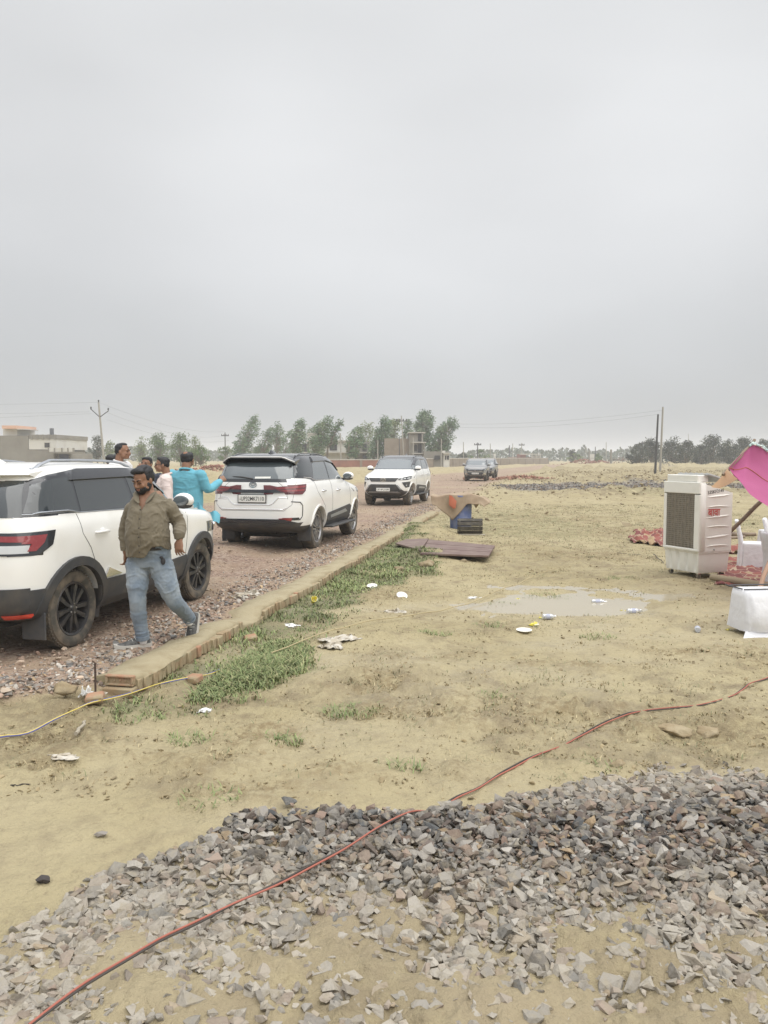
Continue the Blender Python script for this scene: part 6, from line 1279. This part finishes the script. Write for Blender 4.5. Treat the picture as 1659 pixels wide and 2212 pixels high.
for px, py, rz, lb in ((541, 1382, 20, 'reddish half brick in the grass near the weeds'), (420, 1470, -35, 'flat broken brick beside the yellow cable'), (205, 1512, 10, 'half buried rounded brick in front of the iron rod')):
    q = GT(px, py); mb = MB(); mb.box((0, 0, 0), (.13, .10, .06), 0, bev=.012); o = mb.build('brick', M['brickred'], None, 40); o.location = q+Vector((0, 0, .015)); o.rotation_euler = (R(10), R(-6), R(rz)); tag(o, lb, 'brick', 'loose bricks near the kerb')
def stick(px0, py0, px1, py1, r_, m, label):
    a = GT(px0, py0); b = GT(px1, py1); k = 8; mb = MB(); mb.tube([a.lerp(b, i/(k-1))-a+Vector((.01*math.sin(i*2), .006*math.cos(i*3), r_+.004*math.sin(i*1.7))) for i in range(k)], [r_*(1-.4*i/k) for i in range(k)], 7); o = mb.build('stick', m, None, 60); o.location = a; tag(o, label, 'stick')
stick(163, 1590, 190, 1556, .014, M['palewood'], 'bleached stick pointing at the iron rod'); stick(22, 1700, 62, 1695, .006, M['timber'], 'thin dark twig on the smooth mud at the left edge'); stick(1412, 1198, 1440, 1222, .008, M['timber'], 'dark twig lying in front of the cooler'); stick(1330, 1195, 1398, 1200, .006, M['timber'], 'long thin root on the mud left of the cooler'); stick(905, 1085, 940, 1072, .02, M['palewood'], 'pale branch at the far end of the kerb')
q = GT(575, 1282); 
for px, py, s, sd in ((540, 1285, .10, 81), (520, 1292, .07, 82), (556, 1290, .06, 83)): crumple('mud_rubble', px, py, s*3, s*1.8, s*1.1, M['rag'], {81: 'largest piece of broken pale plaster by the kerb', 82: 'pale broken plaster left of the larger piece', 83: 'pale plaster crumb between larger piece and kerb'}[sd], 'plaster', sd)
# ---------------------------------------------------------------- buildings and walls
M['conc'] = mat('raw_concrete', (.27, .255, .225), .9, var=(.35, (.21, .195, .17), .4, .65), bump=(3, .4, .03)); M['plaster'] = mat('white_plaster', (.62, .61, .57), .85, var=(.4, (.50, .48, .43), .45, .7)); M['bwall'] = mat('brown_brick_wall', (.28, .235, .19), .9, var=(1.2, (.24, .20, .16), .4, .6)); M['rwall'] = mat('red_brick_wall', (.30, .15, .115), .9, var=(1.5, (.25, .13, .10), .4, .6)); M['cope'] = mat('pale_coping', (.50, .475, .43), .9); M['dkwin'] = mat('dark_opening', (.04, .042, .045), .5); M['blue'] = mat('blue_shutter', (.08, .09, .16), .6); M['tin'] = mat('peach_roof', (.66, .42, .31), .6); M['tank'] = mat('grey_pipe', (.13, .14, .16), .6)
GH = .05
def part(root, nm, m, cs, d0, dd, zlo=None, ang=0.0, proud=0.0):
    """box seen between pixel corners (x0,y0,x1,y1) whose front stands at depth d0; dd deep"""
    x0, y0, x1, y1 = cs; a = P(x0, y0, d0); b = P(x1, y1, d0); z0 = b.z if zlo is None else zlo; mb = MB()
    mb.box(((a.x+b.x)/2-root.location.x, d0+dd/2-proud-root.location.y, (a.z+z0)/2-root.location.z), (b.x-a.x, dd, a.z-z0)); return mb.build(nm, m, root)
def bld(px, d, label): q = P(px, 1000, d); e = empty('building', (q.x, d, 0)); tag(e, label, 'building', 'houses beyond the road'); return e
b = bld(80, 115, 'unfinished grey and white two storey house with a balcony at the left edge')
part(b, 'wall', M['conc'], (-60, 972, 118, 1010), 115, 12, GH); part(b, 'wall', M['conc'], (-60, 941, 62, 972), 115, 12); part(b, 'parapet', M['conc'], (62, 939, 123, 948), 114.9, 12); part(b, 'wall', M['plaster'], (62, 948, 122, 971), 115, 12); part(b, 'roof_room', M['plaster'], (6, 922, 37, 941), 115.5, 6)
part(b, 'roof_sheet', M['tin'], (4, 919, 36, 926), 114.6, 6.5); part(b, 'roof_slab', M['cope'], (30, 926, 50, 928), 114.8, 5); part(b, 'vent_pipe', M['tank'], (107, 925, 113, 940), 116, .6)
for x in (66, 78, 90, 103, 116): part(b, 'pier', M['conc'], (x, 938.5, x+3, 949), 114.7, .3)
w = part(b, 'window', M['dkwin'], (96, 956, 107, 966.5), 114.95, .3); fr = part(b, 'frame', M['cope'], (95.3, 955.3, 107.7, 956.6), 114.85, .2); fr.parent = w
part(b, 'balcony_slab', M['conc'], (100, 976, 159, 979.5), 112.5, 4); part(b, 'balustrade', M['plaster'], (103, 968, 158.5, 976), 112.6, .25); [part(b, 'baluster', M['conc'], (x, 967.5, x+2, 976.5), 112.4, .5) for x in (103, 116, 132, 145, 156.5)]
part(b, 'wall', M['conc'], (118, 979, 152, 1010), 116, 9, GH); part(b, 'shutter', M['blue'], (128, 981.5, 148, 1000), 115.9, .3)
b = bld(730, 138, 'two storey white painted house half hidden behind windblown trees')
part(b, 'wall', M['plaster'], (668, 953, 766, 1000), 138, 11, GH); part(b, 'upper_slab', M['cope'], (661, 951, 772, 953.5), 137.4, 12.5); part(b, 'floor_slab', M['cope'], (655, 976, 768, 978.5), 136.8, 12.5); part(b, 'stair_room', M['plaster'], (664, 937, 687, 951), 139, 4); part(b, 'stair_roof', M['cope'], (662, 935.5, 698, 937.5), 138.6, 5)
part(b, 'wall', M['conc'], (768, 954, 797, 1000), 138.5, 10, GH); part(b, 'floor_slab', M['cope'], (766, 976.5, 799, 978.5), 137.5, 11)
for c in ((680, 960, 694, 973), (712, 960, 728, 973), (783, 959, 792, 974), (784, 983, 793, 996), (640, 958, 662, 976)): part(b, 'window', M['dkwin'], c, 137.9, .3)
for x in (740, 752, 764, 776): part(b, 'rebar_stub', M['conc'], (x, 946, x+1.2, 951), 139, .3)
b = bld(865, 128, 'tall unfinished bare concrete house with a stair tower')
part(b, 'wall', M['bwall'], (830, 947, 893, 998), 128, 10, GH); part(b, 'stair_tower', M['conc'], (884, 935, 911, 998), 127, 7, GH); part(b, 'tower_roof', M['cope'], (882, 933.3, 919, 935.3), 126.4, 8.5); part(b, 'floor_slab', M['cope'], (890, 954.5, 921, 956.5), 125.8, 8); part(b, 'floor_slab', M['cope'], (890, 978.5, 922, 980.5), 125.8, 8); part(b, 'column', M['conc'], (911, 935, 914, 998), 126.5, .5, GH); part(b, 'column', M['conc'], (915.5, 957, 918, 979), 126, .4)
for c in ((895, 961, 901, 974), (903, 959, 910, 978), (903, 937, 909, 953), (895, 984, 901, 994)): part(b, 'window', M['dkwin'], c, 126.9, .3)
b = bld(945, 124, 'low single storey concrete annex right of the concrete house')
part(b, 'wall', M['conc'], (916, 975, 968, 998), 124, 9, GH); part(b, 'roof_slab', M['cope'], (958, 978, 974, 980), 123.4, 9); part(b, 'parapet', M['plaster'], (955, 973.5, 962, 978.5), 123.6, 3); part(b, 'wall', M['plaster'], (958, 980, 971, 998), 123.8, 6, GH)
for c in ((939, 984, 951, 993), (961.5, 984.5, 964, 993), (966, 984.5, 970, 993)): part(b, 'window', M['dkwin'], c, 123.7, .3)
b = bld(1146, 215, 'low red brick building with a pale barred gate far behind the silver cars')
part(b, 'wall', M['rwall'], (1107, 988, 1148, 1001), 215, 8, GH); part(b, 'wall', M['rwall'], (1124, 981, 1136, 988), 216, 6); part(b, 'roof_beam', M['cope'], (1124, 980, 1168, 982), 214.4, 1); part(b, 'gate', M['cope'], (1150, 984, 1166, 994), 214.8, .3); part(b, 'wall', M['bwall'], (1148, 994, 1186, 1003), 214, 2, GH)
for x in (1149, 1158, 1167): part(b, 'gate_post', M['cope'], (x-.5, 981, x+.7, 996), 214.2, .5)
def wall(name, pts, h, m, label, grp=None, cope=None, th_=.23, piers=0):
    o_ = Vector((pts[0][0], pts[0][1], 0)); e = empty(name, o_); tag(e, label, 'wall', grp); ms = [MB(), MB(), MB()]
    for (x0, y0), (x1, y1) in zip(pts[:-1], pts[1:]):
        a = math.atan2(y1-y0, x1-x0); L = math.hypot(x1-x0, y1-y0); A = Tr((x0+x1)/2-o_.x, (y0+y1)/2-o_.y, 0) @ Rz(a); ms[0].box((0, 0, h/2-.15), (L, th_, h+.3), 0, A); ms[1].box((0, 0, h+.06), (L+.05, th_+.08, .12), 0, A)
        if piers:
            for i in range(int(L/piers)): ms[2].box((-L/2+piers*(i+.5), -th_/2-.03, h/2-.1), (.35, .10, h+.15), 0, A)
    ms[0].build('wall_panel', m, e)
    if cope: ms[1].build('coping', cope, e)
    if piers: ms[2].build('piers', M['bwall'], e)
    return e
def gx(px, py, z=0): q = G(px, py, z); return (q.x, q.y)
wall('boundary_wall', [(-22, 112), (P(735, 1000, 113).x, 113), (P(905, 1000, 115).x, 115)], 1.35, M['rwall'], 'red brick boundary wall with pale coping behind the road, left of the middle', 'boundary walls', M['cope'], piers=6)
wall('boundary_wall', [(P(905, 1000, 116).x+.3, 116), (P(1000, 1000, 150).x, 150), (P(1183, 1000, 212).x, 212)], 1.5, M['bwall'], 'long tan brick boundary wall running away behind the silver cars', 'boundary walls', M['cope'], piers=7)
wall('boundary_wall', [(P(1499, 1000, 165).x, 165), (P(1640, 1000, 170).x, 170), (P(1760, 1000, 172).x, 172)], 1.15, M['conc'], 'low grey wall in front of the dark trees at the right', 'boundary walls', M['cope'])
# bill board, pillars
def board_(px0, py0, px1, py1, d, m, label, nm='sign_board', legs=True):
    a = P(px0, py0, d); b = P(px1, py1, d); e = empty(nm, ((a.x+b.x)/2, d, 0)); tag(e, label, 'sign board' if legs else 'pillar'); mb = MB(); mb.box((0, 0, (a.z+b.z)/2), (b.x-a.x, .12, a.z-b.z)); mb.build('panel', m, e)
    mb = MB(); mb.box((0, -.08, (a.z+b.z)/2+.1), ((b.x-a.x)*1.0, .03, .06)); [mb.tube([(s*(b.x-a.x)/2, .05, 0), (s*(b.x-a.x)/2, .05, a.z)], .06, 6) for s in (-1, 1)]; mb.build('frame', M['tank'], e)
board_(1274, 981, 1283.5, 1000, 190, M['plaster'], 'white framed sign board standing by the red rubble heaps')
board_(1066, 980, 1071, 996, 205, M['plaster'], 'narrow white sign board behind the silver cars')
# ---------------------------------------------------------------- utility poles and wires
M['pole'] = mat('concrete_pole', (.33, .315, .28), .9); M['poledk'] = mat('dark_pole', (.07, .072, .075), .8); M['wire2'] = mat('overhead_wire', (.16, .165, .17), .6)
TOPS = {}
def upole(key, tx, ty, bx, by, d, r_, m, label, cross=0, ins=True):
    a = P(bx, by, d); t_ = P(tx, ty, d); f = (0-a.z)/(t_.z-a.z); a = a+(t_-a)*f if a.z > 0 else a; e = empty('utility_pole', (a.x, d, 0)); tag(e, label, 'utility pole', 'utility poles on the plain'); v = t_-Vector((a.x, d, 0)); mb = MB(); mb.box((0, 0, 0), (.01, .01, .01)); mb = MB(); mb.tube([(0, 0, -.3), v], [(r_*1.3, r_), (r_*.8, r_*.7)], 6); mb.build('post', m, e)
    TOPS[key] = t_
    if cross:
        mb = MB(); q = v*.90 if cross != 2 else v*.80; s_ = max(.05, d*.0005)
        if cross == 2: [mb.tube([q+Vector((0, -.05, -.1)), q+Vector((sg*.9, -.05, .75 if sg < 0 else .55)), q+Vector((sg*1.05, -.05, .85 if sg < 0 else .65))], s_, 6) for sg in (-1, 1)]
        else: mb.box(tuple(q), (1.7, .1, s_*2.2))
        mb.build('cross_arm', M['poledk'], e)
        for sg in (-1, 1, 0) if cross == 2 else (-.9, .9, -.3, .3):
            h_ = q+(Vector((sg*1.0, -.05, .85 if sg < 0 else .7)) if cross == 2 and sg else Vector((sg*.8, -.05, s_)) if cross != 2 else v-q); mb = MB(); mb.lathe([(.001, .28), (.07, .26), (.10, .18), (.06, .12), (.10, .06), (.05, 0), (.001, 0)], 8, 0, Tr(*h_) @ Rx(R(90))); mb.build('insulator', M['dkwin'], e)
    return e
upole('a', 213, 869, 225, 998, 92, .13, M['pole'], 'tallest concrete power pole with a forked arm, above the nearest car', 2)
upole('b', 486, 934, 487, 1003, 175, .14, M['poledk'], 'dark power pole left of the big white SUV', 1)
upole('c', 867, 898, 873, 1000, 118, .11, M['pole'], 'pale power pole with a cross arm before the concrete house', 1)
upole('d', 862.5, 944, 863, 1000, 122, .09, M['poledk'], 'thin dark pole just left of the pale pole with cross arm')
upole('e', 892.5, 945, 892.5, 1000, 120, .13, M['pole'], 'pale pole in front of the stair tower'); upole('f', 953.5, 948, 953, 1000, 121, .12, M['pole'], 'pale pole in front of the low annex')
upole('g', 735, 936, 736.5, 1000, 118, .13, M['pole'], 'pale pole in front of the white house'); upole('h', 816, 950, 816, 1000, 119, .12, M['pole'], 'pale pole between the white and the concrete house')
upole('i', 1001, 955, 1001.5, 1000, 190, .14, M['pole'], 'faint pale pole left of the silver cars'); upole('j', 1032, 956, 1030.5, 1000, 185, .16, M['poledk'], 'pole rising directly behind the silver cars', 1); upole('k', 1059, 958, 1060, 1000, 195, .13, M['pole'], 'slim pale pole right behind the silver cars')
upole('l', 1100.5, 962, 1099.5, 1001, 230, .2, M['poledk'], 'short dark pole left of the red brick building'); upole('m', 1107.5, 958, 1108, 1001, 240, .15, M['pole'], 'pale pole beside the short dark one'); upole('n', 1127, 957, 1126, 1001, 235, .18, M['pole'], 'pole rising over the roof of the red brick building', 1)
upole('o', 1266, 966, 1266, 1002, 250, .16, M['pole'], 'faint pole left of the white sign board'); upole('p', 1286, 965, 1286, 1002, 245, .18, M['poledk'], 'dark pole right of the white sign board'); upole('q', 1309.5, 955, 1309.5, 1003, 250, .14, M['pole'], 'tall faint pole between the rubble heaps')
upole('r', 1421.5, 895, 1415.5, 1015, 72, .11, M['poledk'], 'leaning dark pole in front of the trees at the right'); upole('s', 1432, 879, 1426, 1015, 76, .11, M['pole'], 'leaning pale pole just right of the dark one')
upole('t', 1388, 953, 1387, 1003, 180, .14, M['poledk'], 'thin pole among the left end of the right hand trees', 1); upole('u', 1487, 937, 1487, 1003, 300, .14, M['pole'], 'distant thin pole showing above the right hand trees')
upole('v', 1320, 971, 1320, 1001, 170, .3, M['conc'], 'squat concrete pillar right of the rubble heaps'); upole('w', 1273, 974, 1273, 1001, 192, .28, M['conc'], 'squat concrete pillar touching the white sign board')
upole('x', 239, 955, 236, 1000, 150, .12, M['poledk'], 'small dark pole in the trees right of the tallest pole', 1)
def span(a, b, sag, label, r_=None):
    k = 24; pts = [a.lerp(b, i/k)+Vector((0, 0, -sag*4*(i/k)*(1-i/k))) for i in range(k+1)]; mb = MB(); mb.tube([p_-a for p_ in pts], [(p_.y*.00009 if r_ is None else r_) for p_ in pts], 5); o = mb.build('power_line', M['wire2'], None, 60); o.location = a; tag(o, label, 'power line')
A_, B_ = TOPS['a'], TOPS['b']
span(A_, A_+Vector((-46, 2, .1)), .3, 'topmost wire leaving the tallest pole to the left'); span(A_+Vector((-1.1, 0, -1.1)), A_+Vector((-46, 2, -.9)), .3, 'upper of the two close wires left of the tallest pole'); span(A_+Vector((-.9, 0, -1.3)), A_+Vector((-46, 3, -2.1)), .3, 'lowest wire left of the tallest pole')
span(A_, B_+Vector((0, 0, .2)), 1.2, 'uppermost wire from the tallest pole to the dark pole'); span(A_+Vector((1.0, 0, -1.2)), B_+Vector((-.8, 0, -.8)), 1.2, 'middle wire from the tallest pole to the dark pole'); span(A_+Vector((.9, 0, -2.0)), B_+Vector((.8, 0, -1.8)), 1.2, 'lowest wire from the tallest pole to the dark pole')
C_ = TOPS['c']; span(C_+Vector((0, 0, -.7)), TOPS['s']+Vector((0, 0, -.3)), .9, 'upper wire between the cross arm pole and the leaning pale pole'); span(C_+Vector((.6, 0, -1.0)), TOPS['r'], 1.0, 'lower wire between the cross arm pole and the leaning dark pole')
# ---------------------------------------------------------------- trees
M['leaf'] = mat('leaves', (.08, .1, .05), .75, attr='Col'); M['bark'] = mat('bark', (.22, .19, .15), .9)
LEAF = {'euc': ((.13, .20, .105), (.10, .155, .085), (.21, .27, .165)), 'green': ((.12, .185, .065), (.09, .14, .05), (.165, .225, .085)), 'dark': ((.060, .072, .048), (.045, .055, .038), (.085, .098, .062)), 'light': ((.20, .245, .115), (.15, .19, .09), (.24, .27, .15))}
def tree(kind, x0, y0, x1, y1, d, label, clumps, seed, lean=0.0, grp='trees beyond the road', base=None, dens=1.0, wind=0.0, name='tree'):
    """crown box in pixels (x0,y0 top .. x1,y1 bottom); lean moves the top sideways"""
    r_ = np.random.default_rng(seed); a = P(x0, y0, d); b = P(x1, y1, d); W2 = (b.x-a.x)/2; cx = (a.x+b.x)/2; zt, zb = a.z, max(b.z, .3); hh = zt-zb; bx = P(base, 1000, d).x if base else cx-lean*W2
    e = empty(name, (bx, d, 0)); tag(e, label, 'tree', grp); sp = m_per = d/787.0
    tb = MB(); fork = Vector(((cx-bx)*.25, 0, max(.6, zb+hh*.12))); tb.tube([(0, 0, -.3), fork*.5, fork], [.022*zt+.05, .018*zt+.04, .014*zt+.03], 8); V = []; F = []; C = []
    cents = []
    for k in range(int(clumps*1.9)):
        for _ in range(30):
            f = r_.uniform(0.02, 1); w = W2*(math.sin(math.pi*min(1, f*.80+.18))**.6); x = r_.uniform(-1, 1)
            if kind == 'euc': w *= .80; 
            X_ = (cx-bx)+lean*W2*(f-.5)*1.7+x*w*.85; c = Vector((X_, r_.uniform(-1, 1)*w*.7, zb+hh*(.08+.86*f)))
            if all((c-q).length > hh*.06 for q in cents): break
        cents.append(c)
    for k, c in enumerate(cents):
        mid = fork.lerp(c, .5)+Vector((0, 0, -.06*hh)); tb.tube([fork, mid, c], [.010*zt+.02, .007*zt+.015, .012], 5)
        rc = hh*r_.uniform(.06, .125)*(1.08 if kind == 'euc' else 1.25); rx = rc*(1.0 if kind == 'euc' else 1.25); nl = int(dens*np.clip((rx*rc)/(sp*sp)*(3.4 if kind == 'dark' else 3.3), 40, 190)); pal = LEAF[kind]
        tone = pal[int(r_.integers(3))] if r_.uniform() < .6 else pal[0]
        for _ in range(nl):
            u = r_.normal(size=3); u /= np.linalg.norm(u); q = u*r_.uniform(.2, 1.25)**.7*np.array([rx, rx*.8, rc]); q[0] += wind*(.25*rc+.25*abs(q[2])); s = sp*r_.uniform(.5, 1.05); t1 = r_.normal(size=3); t1[0] += 1.8*wind; t1[2] += .25*wind; t1 /= np.linalg.norm(t1); t2 = np.cross(t1, r_.normal(size=3)); t2 /= np.linalg.norm(t2)
            p0 = np.array(c)+q; el = 1.5 if wind else 1.0; i0 = len(V); V += [p0-t1*s*el, p0-t2*s*.5, p0+t1*s*el, p0+t2*s*.5]; F.append((i0, i0+1, i0+2, i0+3)); cc = np.array(tone)*r_.uniform(.75, 1.25); C += [cc]*4
    tb.build('trunk', M['bark'], e, 60); me = bpy.data.meshes.new('crown'); me.from_pydata([tuple(v) for v in V], [], F); me.update(); at = me.color_attributes.new('Col', 'FLOAT_COLOR', 'POINT'); at.data.foreach_set('color', np.concatenate([np.array(C), np.ones((len(C), 1))], 1).ravel().astype(np.float32)); link('crown', me, e, [M['leaf']]); return e
eg = 'windblown trees around the houses'
tree('euc', 503, 893, 558, 990, 150, 'slender tree leaning far to the right, leftmost of the windblown row', 20, 1, .8, eg, 520, 1, 1)
tree('euc', 552, 914, 592, 990, 152, 'thin tree bowed over to the right, second of the windblown row', 13, 2, .8, eg, 560, 1, 1)
tree('euc', 583, 909, 617, 985, 150, 'upright feathery grey green tree between bowed ones', 14, 3, .1, eg, None, .8, .4)
tree('euc', 618, 903, 660, 985, 132, 'tall leafy tree in front of the left end of the white house', 22, 4, .5, eg, 632, 1.1, 1)
tree('euc', 664, 900, 715, 990, 128, 'broad windblown tree in front of the white house', 26, 5, .5, eg, 680, 1.1, 1)
tree('euc', 700, 908, 738, 970, 130, 'windblown tree whose top points right above the white house roof', 14, 6, .9, eg, 705, 1, 1)
tree('euc', 740, 918, 788, 992, 127, 'drooping tree in front of the right half of the white house', 24, 7, .4, eg, 748, 1, 1)
tree('euc', 798, 897, 842, 996, 133, 'tall thin tree between the white house and the concrete house', 24, 8, .5, eg, 806, 1, .8)
tree('light', 835, 900, 862, 960, 142, 'yellowish thin tree behind the concrete house', 12, 9, .2, eg, None, .8, .6)
tree('euc', 878, 886, 940, 975, 142, 'tallest thick tree rising behind the stair tower', 34, 10, .3, eg, 900, 1.2, .8)
tree('euc', 922, 902, 992, 982, 140, 'wide dark tree at the right end of the windblown row', 34, 11, .5, eg, 940, 1.2, .7)
tree('euc', 598, 928, 640, 992, 165, 'lower tree filling the gap left of the white house', 12, 71, .4, eg, None, .9, .8); tree('euc', 650, 918, 690, 985, 160, 'tree standing behind the white house roof', 14, 72, .5, eg, None, .9, .8); tree('light', 762, 912, 806, 990, 158, 'pale feathery tree behind the right end of the white house', 14, 73, .5, eg, None, .8, .8); tree('euc', 858, 905, 892, 975, 160, 'tree directly behind the roof of the concrete house', 14, 74, .4, eg, None, .9, .8)
tree('green', 462, 964, 510, 998, 160, 'low round green bush left of the windblown row', 12, 12); tree('green', 530, 964, 590, 998, 158, 'wide low green bush below the windblown trees', 14, 13)
tree('dark', 156, 958, 196, 1000, 150, 'dark bushy tree right of the balcony house', 16, 14); tree('dark', 196, 940, 224, 1000, 150, 'tall dark tree behind the tallest power pole', 14, 15); tree('light', 222, 953, 250, 1000, 148, 'small yellow green tree just right of the tallest power pole', 12, 16)
tree('light', 294, 941, 316, 1000, 150, 'thin pale green tree above the men', 12, 17); tree('green', 320, 934, 366, 1002, 142, 'bluish green tree above the man in the dark shirt', 24, 18); tree('green', 368, 933, 412, 1003, 140, 'tall green tree directly above the blue kurta', 24, 19); tree('light', 408, 941, 436, 1000, 146, 'pale sparse tree between denser green ones', 11, 20)
tree('green', 410, 964, 457, 1010, 120, 'bright round green tree right of the blue kurta', 22, 21)
rg_ = 'dark trees along the plain at the right'
for i, (x0, y0, x1, lb) in enumerate(((1358, 962, 1400, 'leftmost low dark tree of the right hand belt'), (1388, 950, 1425, 'thin topped tree behind the leaning dark pole'), (1430, 946, 1475, 'rounded dark tree just right of the leaning pale pole'), (1465, 954, 1506, 'flat topped dark tree in the middle of the right hand belt'), (1498, 964, 1530, 'lowest dark tree of the right hand belt'), (1514, 941, 1562, 'tallest dark tree of the right hand belt'), (1556, 951, 1596, 'dark tree left of the canopy top'), (1588, 946, 1625, 'tree partly behind the canopy top'), (1620, 952, 1690, 'tree behind the canopy at the photo edge'))):
    tree('dark', x0-5, y0-2, x1+5, 1008, 150+4*(i % 3), lb, 24, 40+i, 0, rg_, None, 1.2)
for i, (x0, y0, x1, y1, k, lb) in enumerate(((1010, 972, 1060, 1000, 'green', 'round green tree behind the silver cars'), (985, 978, 1012, 1000, 'dark', 'low tree left of the silver cars'), (1218, 978, 1268, 1001, 'light', 'low pale green bush left of the white sign board'), (1284, 980, 1300, 1001, 'green', 'small bush right of the white sign board'), (1230, 971, 1242, 1000, 'dark', 'small upright dark tree left of the sign board'))):
    tree(k, x0, y0, x1, y1, 200+5*i, lb, 10, 60+i, 0, 'small bushes far out on the plain')
# far wood reading as one mass
r_ = np.random.default_rng(77); V = []; F = []; C = []
for i in range(26000):
    px = r_.uniform(-700, 2400); d = r_.uniform(330, 420); top = 5.5+3.0*float(vn(px*.013, 0, 3))+3.2*float(vn(px*.05, 4, 5))+(.8 if px > 1350 or px < 600 else 0); z = r_.uniform(0, 1)**.8*top; x = (px-829.5)/1700*d; s = r_.uniform(.35, .8); t1 = r_.normal(size=3); t1 /= np.linalg.norm(t1); t2 = np.cross(t1, r_.normal(size=3)); t2 /= np.linalg.norm(t2); p0 = np.array([x, d, z]); i0 = len(V); V += [p0-t1*s, p0-t2*s, p0+t1*s, p0+t2*s]; F.append((i0, i0+1, i0+2, i0+3)); C += [np.array((.08, .10, .065))*r_.uniform(.7, 1.3)]*4
me = bpy.data.meshes.new('far_wood'); me.from_pydata([tuple(v) for v in V], [], F); me.update(); at = me.color_attributes.new('Col', 'FLOAT_COLOR', 'POINT'); at.data.foreach_set('color', np.concatenate([np.array(C), np.ones((len(C), 1))], 1).ravel().astype(np.float32)); o = link('far_wood', me, None, [M['leaf']]); tag(o, 'hazy belt of distant trees along the horizon', 'wood', kind='stuff')
# rubble heaps
def heap(px, py, w, h, m, label, seed, pr_n=140):
    q = GT(px, py) if py > 1008 else P(px, py, 185); r_ = np.random.default_rng(seed); z0 = hz(q.x, q.y); v = r_.normal(size=(pr_n, 2))*.36; pos = np.stack([q.x+v[:, 0]*w, q.y+v[:, 1]*w*.6, z0+np.maximum(0, h*np.exp(-(v**2).sum(1)*5)-h*.1)], 1); cl = np.array(m)*r_.uniform(.7, 1.3, (pr_n, 1)); return tag(scatter('rubble_heap', PL, pos, r_.uniform(.1, .25, pr_n)*min(1.6, max(.35, w/4)), cl, .5, .3, seed, M['chip']), label, 'rubble', 'heaps of brick rubble')
heap(1262, 1000, 8, 1.3, (.30, .15, .11), 'red brick rubble heap at the foot of the white sign board', 1); heap(1290, 1001, 7, 1.0, (.30, .15, .11), 'lower red rubble heap right of the white sign board', 2); heap(1345, 1001, 11, 1.7, (.22, .15, .115), 'brown rubble heap left of the right hand trees', 3)
heap(1128, 1036, 4.2, .24, (.30, .16, .115), 'low scatter of broken red bricks beside the road near the silver cars', 4, 160); heap(470, 1018, 6, .6, (.30, .15, .11), 'red rubble heap between blue kurta and big white SUV', 5); heap(1440, 1010, 2.5, .5, (.3, .28, .24), 'small pale rubble at the foot of the leaning poles', 6, 60)
# dry banks of churned soil beyond the kerb
r_ = np.random.default_rng(5); k = 52000; xx = r_.uniform(2, 40, k); yy = r_.uniform(20, 80, k); ok = (np.abs(xx) < .56*yy+1); xx, yy = xx[ok], yy[ok]; rd_, _, st = masks(xx, yy); bk = np.zeros(len(xx))
for yc, w_ in ((37.5, 2.4), (55, 5), (72, 6)): y2 = yy-yc-2.5*fbm(xx*.12, yy*.02, 40, 2)*(yc/40); bk = np.maximum(bk, np.exp(-(y2/w_)**2)*sstep(2.5, 8, xx-(yc-25)*.19))
bk = np.maximum(bk, .5*np.exp(-((xx-1.7-(yy-25)*.19)/1.2)**2)); ok = (r_.uniform(size=len(xx)) < bk*.6*(1-rd_)*(1-st)+.02); xx, yy = xx[ok], yy[ok]; n = len(xx)
o = scatter('soil_clods', PL, np.stack([xx, yy, H(xx, yy, False)], 1), np.exp(r_.normal(math.log(.052), .5, n)).clip(.02, .2), np.array([.29, .235, .145])*r_.uniform(.7, 1.15, (n, 1)), .4, .3, 31, M['chip']); tag(o, 'rough clods of dug earth heaped in banks across the field', 'soil', kind='stuff')
# ---------------------------------------------------------------- haze
mb = MB(); mb.box((0, 0, 9), (3400, 3400, 22)); hzo = mb.build('haze', [], None); hm = bpy.data.materials.new('haze_air'); hm.use_nodes = True; hn = hm.node_tree; hn.nodes.clear(); ho = hn.nodes.new('ShaderNodeOutputMaterial'); pv = hn.nodes.new('ShaderNodeVolumePrincipled'); pv.inputs['Density'].default_value = .0011; pv.inputs['Color'].default_value = (.93, .95, 1, 1); pv.inputs['Anisotropy'].default_value = 0; hn.links.new(pv.outputs[0], ho.inputs['Volume']); hzo.data.materials.append(hm); tag(hzo, kind='stuff')
